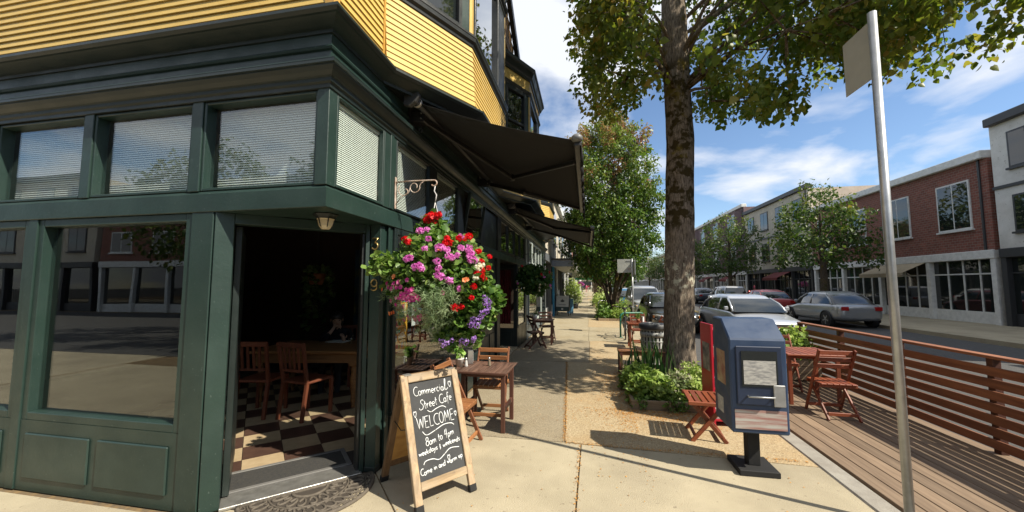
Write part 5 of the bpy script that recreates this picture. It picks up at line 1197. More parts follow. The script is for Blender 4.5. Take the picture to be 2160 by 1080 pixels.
def fbm1(a, z, seed):
    return sum((math.sin(a * f + z * g + seed * p) * w) for f, g, p, w in ((7, 1.3, 1, .35), (13, -2.1, 2, .35), (22, 3.7, 3, .25), (31, -1.7, 5, .18)))
def trunk_mesh(path, radii, rough, name, material, seed=1, n=56, m=90, flare=.18):
    """ridged bark trunk along a path"""
    P = [Vector(p) for p in path]; zs = np.linspace(0, 1, m); mb = MB(); L = len(P) - 1
    for i, s in enumerate(zs):
        k = min(int(s * L), L - 1); f = s * L - k; c = P[k].lerp(P[k + 1], f); r = radii[k] * (1 - f) + radii[k + 1] * f; h = c.z - P[0].z; r += flare * math.exp(-h / .16) * .45
        for j in range(n):
            a = 2 * math.pi * j / n; rr = r * (1 + rough * fbm1(a, h * 2.2, seed) + .05 * math.sin(3 * a + seed) * math.exp(-h / .5) + .03 * math.sin(2 * a + h * 1.1)); mb.v.append((c.x + rr * math.cos(a), c.y + rr * math.sin(a), c.z))
    for i in range(m - 1):
        for j in range(n): mb.f.append([i * n + j, i * n + (j + 1) % n, (i + 1) * n + (j + 1) % n, (i + 1) * n + j]); mb.mi.append(0); mb.sm.append(True)
    return mb.mesh(name, material)
def crown(name, root, start_fn, clumps, rad, per, size, shape, lm, bark, tint, tints=None, limb_r=.07, droop=.3, updir=.45, twig_every=2):
    """limbs to clumps of leaves; clumps in root-local coordinates"""
    clumps = np.asarray(clumps); mb = MB(); n = len(clumps); idx = RNG.permutation(n); majors = idx[:max(8, n // 34)]
    mp = []
    for i in majors:
        c = Vector(clumps[i]); s, rr = start_fn(c); mid = s.lerp(c, .5) + Vector((random.gauss(0, .15), random.gauss(0, .15), .25 * (c - s).length * .5)); pts = [s, s.lerp(mid, .55) + Vector((0, 0, .05)), mid, mid.lerp(c, .6), c]; mb.tube(pts, [rr, rr * .75, rr * .5, rr * .3, .008], 6); mp += [np.array(mid), np.array(mid.lerp(c, .6)), np.array(c)]
    mp = np.array(mp)
    for q, i in enumerate(idx[len(majors):]):
        if q % twig_every: continue
        c = clumps[i]; d = np.linalg.norm(mp - c, axis=1); k = d.argmin()
        if d[k] < 1.6: a = Vector(mp[k]); b = Vector(c); mb.tube([a, a.lerp(b, .5) + Vector((random.gauss(0, .05), random.gauss(0, .05), random.gauss(.03, .05))), b], [.016, .010, .004], 4, cap=False)
    lb = mb.build('limbs', bark, root)
    cr_ = stuff(place('crown', cloud_leaves(clumps, [rad] * n, per, size, shape, lm, 'crown', tint, updir, tints, droop), root))
    return cr_
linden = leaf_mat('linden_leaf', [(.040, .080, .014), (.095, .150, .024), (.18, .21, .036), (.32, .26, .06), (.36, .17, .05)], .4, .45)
maple = leaf_mat('multi_stem_tree_leaf', [(.018, .052, .010), (.055, .115, .020), (.13, .20, .036), (.23, .22, .06), (.28, .12, .075)], .4, .35)
far_leaf = leaf_mat('far_tree_leaf', [(.018, .045, .010), (.045, .09, .018), (.11, .15, .03), (.22, .19, .05)], .45, .35)
def big_tree():
    t = empty('street_tree', (1.61, 7.40, 0), 0, 'large mossy barked street tree, its thick trunk at the right', 'tree', 'street trees along the pavement')
    path = [(0, 0, .0), (.0, 0, .4), (.03, 0, 1.2), (.055, 0, 2.0), (.10, 0, 3.2), (.14, 0, 4.3), (.125, 0, 5.4), (.105, .0, 6.6), (.12, .05, 8.2), (.2, .1, 10.0)]
    place('trunk', trunk_mesh(path, [.275, .262, .248, .242, .242, .245, .232, .222, .16, .07], .042, 'trunk', bark1, 3, 72, 170), t)
    cl, tt = [], []
    tries = 0
    while len(cl) < 780 and tries < 60000:
        tries += 1; x, y, z = random.uniform(-2.6, 4.2), random.uniform(-2.8, 3.6), random.uniform(3.4, 11.5)
        ax = 2.3 if x < .5 else 3.6
        v = abs((x - .5) / ax) ** 2.6 + abs((y - .3) / 3.1) ** 2.6 + abs((z - 7.6) / 3.9) ** 2.6
        if v > 1: continue
        low = 1.75 + (.475 + .045 * math.sin(x * 2.3 + 1.0) + .02 * math.sin(y * 3.1) - (.05 if .4 < x < 1.4 else 0)) * (7.4 + y)
        if z < low: continue
        if v < .30 and random.random() < .75: continue
        if math.sin(x * 2.1 + z * 1.7 + .6) * math.sin(y * 2.3 - z * 1.1 + 1.4) > .33: continue
        if y < .45 and abs((1.61 + x) / (7.4 + y) - .232) < .062: continue
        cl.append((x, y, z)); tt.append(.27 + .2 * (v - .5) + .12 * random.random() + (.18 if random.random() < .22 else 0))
    for _ in range(170):  # mostly unseen clumps added to the crown for more dappled shade below
        cl.append((random.uniform(1.9, 4.4), random.uniform(-2.9, -.5), random.uniform(4.9, 8.4))); tt.append(.3 + .2 * random.random())
    def st(c): z = max(5.2, min(9.2, c.z - .55 * math.hypot(c.x, c.y))); return Vector((.12, 0, z)), .038
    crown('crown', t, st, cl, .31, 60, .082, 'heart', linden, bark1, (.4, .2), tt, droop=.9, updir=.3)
    m = MB(); m.tube([(.1, -.05, 5.2), (-.25, -.2, 5.8), (-.9, -.3, 6.3), (-1.6, -.2, 6.7)], [.05, .04, .03, .01], 8); m.tube([(.15, .1, 5.8), (.6, .1, 6.6), (1.6, .1, 7.3)], [.09, .06, .02], 8); m.build('limb', bark1, t)
big_tree()
def multi_tree():
    t = empty('street_tree', (1.25, 20.0, .05), 0, 'multi stemmed leafy street tree with reddish upper foliage', 'tree', 'street trees along the pavement')
    m = MB()
    for (x1, y1, x2, y2, r_) in ((-.25, .1, -.75, .3, .085), (.12, -.1, .35, -.2, .095), (.35, .1, 1.1, .2, .08), (-.05, .2, -.2, .6, .08), (.2, -.25, .7, -.7, .065), (-.3, -.15, -1.1, -.5, .06)):
        m.tube([(x1 * .25, y1 * .25, -.02), (x1 * .7, y1 * .7, .75), (x1 * 1.35, y1 * 1.35, 1.5), (x2, y2, 2.6), (x2 * 1.3, y2 * 1.3, 4.2)], [r_ * 1.5, r_ * 1.15, r_, r_ * .75, r_ * .4], 9)
    m.tube([(0, 0, -.05), (0.02, 0, .4), (.04, .0, .8)], [.22, .17, .12], 12); m.build('stem', bark2, t)
    cl, tt = [], []
    while len(cl) < 1200:
        x, y, z = random.uniform(-2.5, 2.7), random.uniform(-2.4, 2.4), random.uniform(1.9, 10.7); h = (z - 1.9) / 8.8
        prof = (2.35 * min(1, .55 + h * 2.2) if h < .45 else 2.35 * (1 - ((h - .45) / .62) ** 2.2)); r_ = math.hypot(x, y)
        if r_ > prof * (1 + .16 * math.sin(5 * math.atan2(y, x) + z * 1.7)): continue
        if r_ < prof * .45 and random.random() < .45: continue
        if math.sin(x * 3.1 + z * 2.3) * math.sin(y * 2.9 - z * 1.9) > .5: continue
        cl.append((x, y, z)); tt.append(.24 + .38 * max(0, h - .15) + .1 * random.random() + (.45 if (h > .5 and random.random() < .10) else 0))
    for _ in range(14):                                     # long whippy shoots over the top
        a = random.uniform(0, 6.28); r_ = random.uniform(.2, 1.9); z0 = 10.0 - r_ * .9
        for q in range(5): cl.append((r_ * math.cos(a) * (1 + .06 * q), r_ * math.sin(a), z0 + q * .22)); tt.append(.85)
    def st(c): z = max(1.5, min(5.0, c.z - 1.0 - .7 * math.hypot(c.x, c.y))); return Vector((c.x * .22, c.y * .22, z)), .045
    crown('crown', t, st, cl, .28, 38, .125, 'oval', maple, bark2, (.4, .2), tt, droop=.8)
multi_tree()
def plain_tree(loc, h, rad, n, label, seed, lean=0.0, low=2.6, group='street trees along the pavement', r0=.2, warm=.0):
    t = empty('street_tree', (*loc, 0), 0, label, 'tree', group)
    place('trunk', trunk_mesh([(0, 0, 0), (lean * .3, 0, h * .25), (lean, 0, h * .5), (lean, 0, h * .8)], [r0, r0 * .85, r0 * .6, r0 * .2], .03, 'trunk', bark2, seed, 20, 24, .1), t)
    cl, tt = [], []
    while len(cl) < n:
        x, y, z = random.uniform(-rad, rad), random.uniform(-rad, rad), random.uniform(low, h); q = (z - low) / (h - low); pr = rad * (math.sin(math.pi * min(1, .18 + .82 * q) ** .8)) ** .6 if q < 1 else 0
        r_ = math.hypot(x, y)
        if r_ > pr * (1 + .18 * math.sin(4 * math.atan2(y, x) + z + seed)) or (r_ < pr * .4 and random.random() < .75): continue
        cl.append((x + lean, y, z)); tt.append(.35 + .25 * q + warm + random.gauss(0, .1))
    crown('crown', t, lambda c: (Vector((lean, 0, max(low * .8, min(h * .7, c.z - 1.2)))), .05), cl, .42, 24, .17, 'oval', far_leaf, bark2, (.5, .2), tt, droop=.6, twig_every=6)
for i, (y, h, rad, lab) in enumerate(((28, 8.5, 2.3, 'street tree behind the multi stemmed tree'), (36, 9, 2.4, 'third street tree down the near pavement'), (45, 9, 2.5, 'fourth street tree down the near pavement'), (56, 9.5, 2.6, 'fifth street tree down the near pavement'), (70, 10, 2.8, 'sixth street tree down the near pavement'), (92, 10, 3.0, 'farthest street tree on the near pavement'))):
    plain_tree((1.35, y), h, rad, 230, lab, i + 2, warm=.05 * (i % 3))
for i, (x, y, h, rad, lab) in enumerate(((12.9, 24, 7.5, 2.4, 'nearest tree on the opposite pavement'), (12.9, 38, 8.5, 2.6, 'second tree on the opposite pavement'), (12.9, 52, 8.0, 2.6, 'third tree on the opposite pavement'), (12.9, 66, 8.5, 2.8, 'fourth tree on the opposite pavement'), (12.9, 84, 9.0, 3.0, 'farthest tree on the opposite pavement'))):
    plain_tree((x, y), h, rad, 240, lab, i + 20, low=2.8, group='trees on the opposite pavement')

# ------------------------------------------------------------------ litter bin
bin_m = mat('pale_grey_steel', (.50, .51, .48), .5, (.42, .43, .40), 8.0); lid_m = mat('charcoal_lid', (.055, .057, .058), .5, (.075, .077, .078), 12.0)
lb = empty('litter_bin', (1.335, 8.34, 0), 0, 'round litter bin of pale slats with dark domed lid', 'litter bin')
for k in range(22):
    a = 2 * math.pi * k / 22; MB().obox((.25 * math.cos(a), .25 * math.sin(a), .40), (-math.sin(a), math.cos(a), 0), (math.cos(a), math.sin(a), 0), (0, 0, 1), .021, .004, .34).build('slat', bin_m, lb)
for z, h in ((.06, .03), (.30, .02), (.50, .02), (.73, .02)): MB().lathe([(.256, z), (.262, z), (.262, z + h), (.256, z + h)], n=40).build('hoop', bin_m, lb)
MB().lathe([(.263, .60), (.267, .60), (.267, .69), (.263, .69)], n=40).build('sign_band', bin_m, lb)
MB().lathe([(0, .03), (.22, .03), (.22, .74), (.21, .74), (.21, .05), (0, .05)], n=28).build('liner', rub, lb)
MB().lathe([(.25, .745), (.285, .75), (.292, .77), (.29, .83), (.27, .855), (.14, .875), (.13, .85), (.13, .80)], n=36).build('lid', lid_m, lb)
def band_text(text, a0, step, z, h):
    m = MB()
    gl = {'A': [[(0, 0), (.3, 1), (.6, 0)], [(.12, .35), (.48, .35)]], 'N': [[(0, 0), (0, 1), (.6, 0), (.6, 1)]], 'S': [[(.58, .85), (.3, 1), (.05, .8), (.3, .52), (.58, .25), (.3, 0), (.02, .15)]], 'O': [arc(.3, .5, .3, .5, 0, 360, 14)], 'C': [arc(.32, .5, .3, .5, 50, 310, 12)], ' ': []}
    for i, ch in enumerate(text):
        for s in gl[ch]: m.tube([(.269 * math.cos(a0 + step * i + p[0] * .16), .269 * math.sin(a0 + step * i + p[0] * .16), z + p[1] * h) for p in s], .0045, 4)
    return m
band_text('CANS O', R(225), .155, .617, .05).build('band_lettering', lid_m, lb)
m = MB()
for i, ch in enumerate('CANS'):
    gl = {'A': [[(0, 0), (.3, 1), (.6, 0)], [(.12, .35), (.48, .35)]], 'N': [[(0, 0), (0, 1), (.6, 0), (.6, 1)]], 'S': [[(.58, .85), (.3, 1), (.05, .8), (.3, .52), (.58, .25), (.3, 0), (.02, .15)]], 'C': [arc(.32, .5, .3, .5, 50, 310, 12)]}
    for s in gl[ch]: m.tube([((.175 + p[1] * .06) * math.cos(R(238) + i * .27 + p[0] * .3), (.175 + p[1] * .06) * math.sin(R(238) + i * .27 + p[0] * .3), .872 - p[1] * .012) for p in s], .006, 4)
m.build('lid_lettering', bin_m, lb)

# ------------------------------------------------------------------ bike racks, bicycle, signs
rack_g = mat('green_rack_enamel', (.018, .16, .105), .4, (.014, .13, .09), 10.0); steel = mat('galvanised_steel', (.45, .46, .46), .4, (.36, .37, .37), 14.0, metal=.7)
def u_rack(p, q, h, r_, mt, label):
    p, q = Vector((*p, 0)), Vector((*q, 0)); d = (q - p); L = d.length; d.normalize(); rr = .14; t = empty('bike_rack', p, 0, label, 'bike rack', 'bike racks along the kerb'); pts = [Vector((0, 0, .0)), Vector((0, 0, h - rr))]
    pts += [d * (rr - rr * math.cos(a)) + Vector((0, 0, h - rr + rr * math.sin(a))) for a in np.linspace(.2, 1.57, 6)]; pts += [d * (L - rr + rr * math.sin(a)) + Vector((0, 0, h - rr + rr * math.cos(a))) for a in np.linspace(0, 1.37, 6)]; pts += [d * L + Vector((0, 0, h - rr)), d * L]
    MB().tube(pts, r_, 10).build('hoop', mt, t)
    for c in (Vector((0, 0, 0)), d * L): MB().lathe([(0, .012), (.07, .012), (.07, 0)], c, 14).build('flange', mt, t)
u_rack((1.02, 12.55), (1.78, 12.85), .76, .028, rack_g, 'green hoop bike rack with a bicycle locked to it'); u_rack((.62, 22.3), (1.35, 22.6), .75, .03, steel, 'grey hoop bike rack beside the second planter')
bike = empty('bicycle', (1.16, 12.55, 0), R(-4), 'black bicycle leaning at the green rack, front wheel toward the camera', 'bicycle'); bk = mat('black_bike_enamel', (.012, .013, .015), .3, (.02, .021, .022), 9.0)
def wheel(y, nm='wheel'):
    w = MB().tube([(0, .335 * math.cos(a), .335 * math.sin(a)) for a in np.linspace(0, 6.2832, 36)], .017, 7, cap=False).build(nm, rub, bike, loc=(0, y, .352))
    MB().tube([(0, .312 * math.cos(a), .312 * math.sin(a)) for a in np.linspace(0, 6.2832, 36)], .009, 5, cap=False).build('rim', steel, w); s = MB()
    for k in range(18): a = 2 * math.pi * k / 18; s.tube([(.02 * (-1) ** k, .02 * math.cos(a + .4), .02 * math.sin(a + .4)), (0, .31 * math.cos(a), .31 * math.sin(a))], .0015, 3, cap=False)
    s.tube([(-.04, 0, 0), (.04, 0, 0)], .016, 8); s.build('spokes', steel, w)
wheel(-.50); wheel(.52)
MB().tube([(0, .40 - .46, .32), (0, .16, .80)], .017, 8).tube([(0, -.06, .32), (0, -.36, .74)], .018, 8).tube([(0, .14, .74), (0, -.33, .80)], .016, 8).tube([(.03, .52, .352), (0, .14, .72)], .009, 6).tube([(-.03, .52, .352), (0, .14, .72)], .009, 6).tube([(.03, .52, .352), (0, -.06, .32)], .009, 6).tube([(-.03, .52, .352), (0, -.06, .32)], .009, 6).tube([(0, -.36, .70), (0, -.33, .88)], .018, 8).build('frame', bk, bike)
MB().tube([(.05, -.50, .352), (.05, -.40, .66), (0, -.37, .70)], .011, 7).tube([(-.05, -.50, .352), (-.05, -.40, .66), (0, -.37, .70)], .011, 7).build('fork', bk, bike)
MB().tube([(-.33, -.20, 1.0), (-.22, -.30, .985), (0, -.35, .95), (.22, -.30, .985), (.33, -.20, 1.0)], .012, 7).tube([(0, -.33, .86), (0, -.35, .95)], .014, 7).build('handlebar', bk, bike)
for i in (-1, 1): MB().tube([(i * .33, -.20, 1.0), (i * .38, -.10, 1.0)], .017, 8).build('grip', wood_mat('cork_grip_%d' % (i + 1), (.3, .2, .1), (.5, .35, .2)), bike); MB().tube([(i * .20, -.33, .985), (i * .30, -.30, .96)], .006, 5).build('brake_lever', steel, bike)
MB().extrude([(-.075, .10, .87), (.075, .10, .87), (.07, .24, .885), (.03, .02, .875), (.015, -.06, .87), (-.015, -.06, .87), (-.03, .02, .875), (-.07, .24, .885)][:1] + [(-.03, .02, .87), (-.015, -.06, .87), (.015, -.06, .87), (.03, .02, .87), (.075, .10, .87), (.07, .22, .87), (-.07, .22, .87)], (0, 0, .045)).build('saddle', rub, bike, .01)
MB().tube([(0, .15, .78), (0, .14, .87)], .013, 7).build('seat_post', steel, bike)
MB().lathe([(0, -.006), (.09, -.006), (.09, .006), (0, .006)], n=20).build('chainring', steel, bike, loc=(.045, -.06, .32)).rotation_euler = (0, R(90), 0)
for i in (-1, 1): MB().tube([(i * .05, -.06, .32), (i * .07, -.06 - i * .05, .32 - i * .16), (i * .16, -.06 - i * .05, .32 - i * .16)], .009, 6).build('crank', bk, bike)
sp = empty('sign_post', (1.53, 13.55, 0), 0, 'galvanised post with the bare back of a square parking sign', 'sign'); MB().tube([(0, 0, 0), (0, 0, 2.55)], .03, 10).build('pole', steel, sp); MB().box(-.49, -.035, -.006, .0, 2.07, 2.53).build('sign_panel', mat('bare_aluminium', (.46, .47, .43), .4, (.38, .39, .36), 3.0, metal=.3), sp, .003); MB().box(-.14, -.05, -.0085, -.0065, 2.14, 2.22).box(-.132, -.058, -.0105, -.0087, 2.148, 2.212, 1).build('sticker', [mat('red_sticker', (.45, .10, .08), .6), mat('sticker_ground', (.42, .42, .38), .6)], sp)
for z in (2.14, 2.46): MB().box(-.20, .035, -.02, -.0065, z, z + .02).build('bracket', steel, sp)
MB().box(.06, .09, -.2, .2, 2.0, 2.5).build('side_plate', steel, sp)
# pole and news boxes whose shadows cross the foreground
ps = empty('sign_post', (2.14, 3.19, 0), 0, 'tall grey parking post beside the blue news box', 'sign'); MB().tube([(0, 0, 0), (0, 0, 3.7)], .028, 10).build('pole', steel, ps); MB().box(-.006, .0, .03, .33, 3.2, 3.65).build('sign_panel', MATS['bare_aluminium'], ps, .003)
def news_box(loc, rz, body, label, trim):
    t = empty('news_box', loc, rz, label, 'news box', 'news boxes along the kerb'); MB().box(-.16, .16, -.16, .16, 0, .05).box(-.05, .05, -.05, .05, .05, .38).build('pedestal', rub, t, .005)
    MB().extrude([(-.225, -.215, .38), (-.225, .215, .38), (-.225, .215, 1.34), (-.225, -.02, 1.34), (-.225, -.215, 1.18)], (.45, 0, 0)).build('cabinet', body, t, .012)
    MB().box(-.18, .18, -.235, -.217, .62, 1.12).build('door', trim, t, .006); MB().box(-.14, .14, -.241, -.236, .78, 1.08).build('window', dark_pane, t); MB().tube([(-.1, -.236, .70), (-.1, -.265, .70), (.1, -.265, .70), (.1, -.236, .70)], .008, 6).build('handle', steel, t)
    MB().box(.10, .19, -.245, -.236, .62, .80).build('coin_slot', steel, t, .004)
    MB().box(-.125, .125, -.2435, -.2415, .80, 1.0).build('newspaper', mat('newsprint', (.50, .49, .45), .8, (.22, .22, .22), 18.0, stretch=(1, 1, 4)), t)
    MB().box(-.226, -.2252, -.1, .12, .75, 1.05).build('poster', mat('faded_bill', (.42, .36, .22), .8, (.25, .10, .07), 7.0), t); MB().box(-.2262, -.2252, -.02, .14, .48, .62).build('sticker', mat('white_sticker', (.55, .55, .52), .7, (.3, .3, .3), 20.0), t)
    MB().box(-.2, .2, -.222, -.216, .42, .58).build('title_panel', mat('white_panel', (.45, .44, .40), .6, (.30, .12, .10), 5.0, stretch=(.5, 1, 6)), t)
news_box((1.44, 3.90, 0), 0, mat('blue_box_enamel', (.022, .045, .10), .5, (.03, .055, .11), 6.0, rvar=.15), 'blue news box beside the parking post at the right', mat('dark_blue_enamel', (.014, .026, .06), .5))
rr_ = mat('red_box_enamel', (.42, .012, .03), .38, (.36, .01, .025), 8.0)
rb = empty('magazine_rack', (1.63, 5.12, 0), R(4), 'red metal magazine rack with stacked papers by the folding chair', 'magazine rack')
MB().box(-.21, -.185, -.17, .17, 0, 1.18).build('side_panel', rr_, rb, .004); MB().box(.185, .21, -.17, .17, 0, 1.18).build('side_panel', rr_, rb, .004); MB().box(-.184, .184, .155, .17, .02, 1.15).build('back_panel', rr_, rb); MB().box(-.2125, -.2102, -.12, .10, .62, .95).build('printed_card', mat('dark_rack_card', (.05, .06, .09), .5, (.35, .33, .30), 9.0), rb)
for z in (.06, .42, .78, 1.10): MB().box(-.184, .184, -.165, .154, z, z + .018).build('shelf', rr_, rb)
for z, c in ((.08, (.5, .5, .46)), (.44, (.10, .12, .2)), (.80, (.55, .52, .45))): tag(MB().box(-.16, .16, -.15, .10, 0, .11).build('magazine_stack', mat('magazine_paper_%d' % int(z * 100), c, .6, tuple(q * .7 for q in c), 30.0, stretch=(1, 1, 20)), loc=(1.63, 5.12, z + .001)), {.08: 'stack of pale papers on the lowest red rack shelf', .44: 'stack of dark magazines on the middle red rack shelf', .80: 'stack of cream papers on the upper red rack shelf'}[z], 'magazines')
# ------------------------------------------------------------------ parklet in the parking lane
deck_m = wood_mat('parklet_deck_board', (.12, .08, .05), (.24, .17, .11), 'Y', 7.0, .8); fence_x = wood_mat('parklet_slat_x', (.14, .05, .025), (.27, .11, .05), 'X', 7.0, .6); fence_y = wood_mat('parklet_slat_y', (.14, .05, .025), (.27, .11, .05), 'Y', 7.0, .6)
dk = anchor('parklet_deck', 'low timber deck filling the parking lane at the right', 'deck')
for k in range(12): MB().box(2.27 + k * .145, 2.27 + k * .145 + .138, 1.0, 8.38, -.04, .0).build('deck_board', deck_m, dk, .004)
MB().box(2.26, 4.02, 1.0, 8.38, -.13, -.042).build('joists', dark_leg, dk); settle(dk, (3.1, 4.7, -.13))
def slat_fence(p, q, label, mt, h=.92):
    p, q = Vector(p), Vector(q); L = (q - p).length; d = (q - p).normalized(); t = empty('slat_fence', (p.x, p.y, 0), 0, label, 'fence', 'slatted fences round the parklet'); n = max(2, round(L / 1.2) + 1)
    for k in range(n): c = d * (L * k / (n - 1)); MB().box(c.x - .035, c.x + .035, c.y - .035, c.y + .035, 0, h).build('post', dark_leg, t, .004)
    nv = Vector((d.y, -d.x)) * .047
    for k in range(7): z = .09 + k * .118; MB().beam((nv.x, nv.y, z), (d.x * L + nv.x, d.y * L + nv.y, z), .02, .09).build('slat', mt, t, .004)
    MB().beam((0, 0, h + .015), (d.x * L, d.y * L, h + .015), .11, .03).build('top_rail', mt, t, .004)
slat_fence((2.30, 8.30), (3.96, 8.30), 'end fence of the parklet behind the thick trunk', fence_x, .66); slat_fence((3.96, 8.20), (3.96, 1.2), 'long slatted fence between the parklet and the road', fence_y)
slat_table('slatted_table', (3.05, 6.3, 0), 0, .7, .7, .70, 'red brown slatted table on the parklet deck', gt, rw3)
dup(ch_r, (3.05, 5.65, 0), R(178), 'red brown folding chair nearest on the parklet deck', gp); dup(ch_r, (3.05, 6.98, 0), R(-4), 'red brown folding chair at the far parklet table end', gp)
dup(ch_r, (2.42, 6.35, 0), R(88), 'red brown folding chair on the kerb side of the parklet table', gp)
tb = empty('planter_box', (3.55, 7.72, 0), 0, 'timber planter box with shrubs in the parklet corner', 'planter')
for i, (a, b, c, d) in enumerate(((-.35, .35, -.25, -.225), (-.35, .35, .225, .25), (-.35, -.325, -.222, .222), (.325, .35, -.222, .222))):
    for k in range(4): MB().box(a, b, c, d, .02 + k * .115, .128 + k * .115).build('side_board', plank, tb, .004)
MB().box(-.32, .32, -.22, .22, .3, .42).build('soil', soil, tb)
shrub('leafy_shrub', (3.55, 7.72, .42), (.36, .3, .5), 70, 9, .09, 'oval', broad, 'shrub growing in the parklet planter box', tint=(.6, .2))

# ------------------------------------------------------------------ cars
tyre_m = mat('tyre_rubber', (.018, .018, .018), .85); alloy = mat('alloy_rim', (.42, .43, .44), .3, metal=.9); lamp_m = mat('headlamp_lens', (.65, .68, .68), .08, (.5, .53, .53), 9.0, spec=1.0); amber = mat('amber_lens', (.6, .20, .03), .15); tail_m = mat('tail_lens', (.35, .01, .01), .15); blk_pl = mat('black_plastic', (.015, .015, .016), .6)
car_glass = mat('car_glass', (.012, .016, .016), .03, (.018, .022, .022), 1.0, spec=1.0)
def paint_m(name, c): return mat(name, c, .28, tuple(q * .92 for q in c), 2.0, metal=.45, coat=.8)
def car(loc, rz, L, Wd, H, paint, label, suv=False, group='cars along the street'):
    t = empty('car', (*loc, -.13), rz, label, 'car', group); w = Wd / 2; zc = .95 if not suv else 1.02; hood = .80 if not suv else .98
    ys = [0, .04, .14, .35, .7, 1.1, 1.35, 1.8, L * .5, L * .7, L - .7, L - .3, L - .1, L]
    wf = [.70, .80, .88, .95, .985, 1, 1, 1, 1, 1, .98, .95, .88, .78]
    zt = [hood - .22, hood - .12, hood - .07, hood - .03, hood + .01, zc - .06, zc, zc + .01, zc + .02, zc + .03, zc + .04, zc + .04, zc - .02, zc - .12]
    zb = [.34, .28, .24, .22, .22, .22, .22, .22, .22, .22, .24, .28, .32, .38]
    mb = MB(); sec = []
    for y, f, z, b in zip(ys, wf, zt, zb):
        W = w * f; pts = [(0, b), (W * .86, b), (W * .97, b + .08), (W, b + .20), (W * 1.0, (b + z) / 2 + .05), (W * .965, z - .10), (W * .90, z - .03), (W * .74, z), (W * .4, z + .018), (0, z + .025)]
        full = pts + [(-x, zz) for x, zz in pts[-2:0:-1]]; sec.append(len(mb.v)); mb.v.extend([(x, y, zz) for x, zz in full]); n = len(full)
    for i in range(len(ys) - 1):
        for j in range(n): mb.f.append([sec[i] + j, sec[i] + (j + 1) % n, sec[i + 1] + (j + 1) % n, sec[i + 1] + j][::-1]); mb.mi.append(0); mb.sm.append(True)
    mb.f.append([sec[0] + j for j in range(n)]); mb.mi.append(0); mb.sm.append(False); mb.f.append([sec[-1] + j for j in range(n)][::-1]); mb.mi.append(0); mb.sm.append(False)
    bd = mb.build('body', paint, t); sb_ = bd.modifiers.new('s', 'SUBSURF'); sb_.levels = 1; sb_.render_levels = 1
    # greenhouse
    rear = L - (.12 if suv else .35)
    lv = [(zc - .02, .98, rear + .02, .86), (zc + .22, 1.32, rear - (.08 if suv else .28), .80), (H - .13, 1.72, rear - (.18 if suv else .62), .71), (H - .05, 1.92, rear - (.28 if suv else .85), .66), (H, 2.25, rear - .95, .50)]
    g = MB(); rings = []
    for z, y0, y1, f in lv:
        W = w * f; c = .10 * (1 if z < H - .02 else 1.4); ring = []
        for (cx_, cy_, a0) in ((W - c, y0 + c, -90), (W - c, y1 - c, 0), (-W + c, y1 - c, 90), (-W + c, y0 + c, 180)):
            for k in range(4): a = R(a0 + 30 * k); ring.append((cx_ + c * math.cos(a), cy_ + c * math.sin(a), z))
        rings.append(len(g.v)); g.v.extend(ring)
    for i in range(len(lv) - 1):
        for j in range(16): g.f.append([rings[i] + j, rings[i] + (j + 1) % 16, rings[i + 1] + (j + 1) % 16, rings[i + 1] + j]); g.mi.append(0 if i < 2 else 1); g.sm.append(True)
    g.f.append([rings[-1] + j for j in range(16)]); g.mi.append(1); g.sm.append(True)
    gh = g.build('cabin', [car_glass, paint], t)
    for i in (-1, 1):
        P = lambda k, y: Vector((i * (w * lv[k][3] + .004), y, lv[k][0]))
        for pts in ([P(0, 1.10), P(1, 1.42), P(2, 1.80)], [P(0, L * .52), P(2, L * .52 + .02)], [P(0, rear - .18), P(1, rear - (.22 if suv else .42)), P(2, rear - (.32 if suv else .78))]):
            MB().tube(pts, .035, 6).build('pillar', paint, t)
        MB().box(i * (w - .005) - .06, i * (w - .005) + .06, 1.28, 1.36, zc + .02, zc + .14).build('wing_mirror', paint, t, .02)
        hl = MB().extrude([(i * w * .42, -.012, hood - .25), (i * w * .42, -.005, hood - .14), (i * w * .80, .05, hood - .09), (i * w * .90, .20, hood - .10), (i * w * .90, .20, hood - .20), (i * w * .80, .04, hood - .26)], (0, .06, 0)).build('headlight', lamp_m, t, .008)
        MB().extrude([(i * w * .86, .09, hood - .22), (i * w * .86, .09, hood - .13), (i * w * .905, .17, hood - .13), (i * w * .905, .17, hood - .20)], (0, .05, 0)).build('indicator', amber, hl)
        MB().box(i * w * .66 - .14, i * w * .66 + .12, L - .06, L - .0, zc - .22, zc - .06).build('tail_light', tail_m, t, .01)
        for y in (.78, L - .80):
            wl_ = MB().lathe([(.20, -.105), (.30, -.105), (.325, -.08), (.325, .08), (.30, .105), (.20, .105)], n=28).build('wheel', tyre_m, t, loc=(i * (w - .095), y, .325)); wl_.rotation_euler = (0, R(90), 0)
            rm_ = MB().lathe([(0, .09 * i), (.19, .085 * i), (.205, .10 * i), (.205, .0)], n=24); 
            for k in range(5): a = 2 * math.pi * k / 5; rm_.obox((.11 * math.cos(a), .11 * math.sin(a), .098 * i), (math.cos(a), math.sin(a), 0), (-math.sin(a), math.cos(a), 0), (0, 0, 1), .09, .022, .008)
            rm_.build('rim', alloy, wl_)
            MB().tube([(i * (w + .002), y + .365 * math.cos(a), .325 + .365 * math.sin(a)) for a in np.linspace(-.25, math.pi + .25, 20)], .028, 6).build('wheel_arch', blk_pl, t)
            MB().lathe([(0, 0), (.35, 0)], n=24).build('wheel_well', blk_pl, t, loc=(i * (w + .003 if False else w - .0), y, .325)).rotation_euler = (0, R(90), 0)
    MB().box(-w * .40, w * .40, -.022, .03, hood - .28, hood - .15).build('grille', blk_pl, t, .01); MB().box(-w * .62, w * .62, -.02, .03, .30, .42).build('air_intake', blk_pl, t, .01); MB().box(-.17, .17, -.03, -.018, .44, .53).build('number_plate', mat('plate_white', (.6, .6, .6), .5), t)
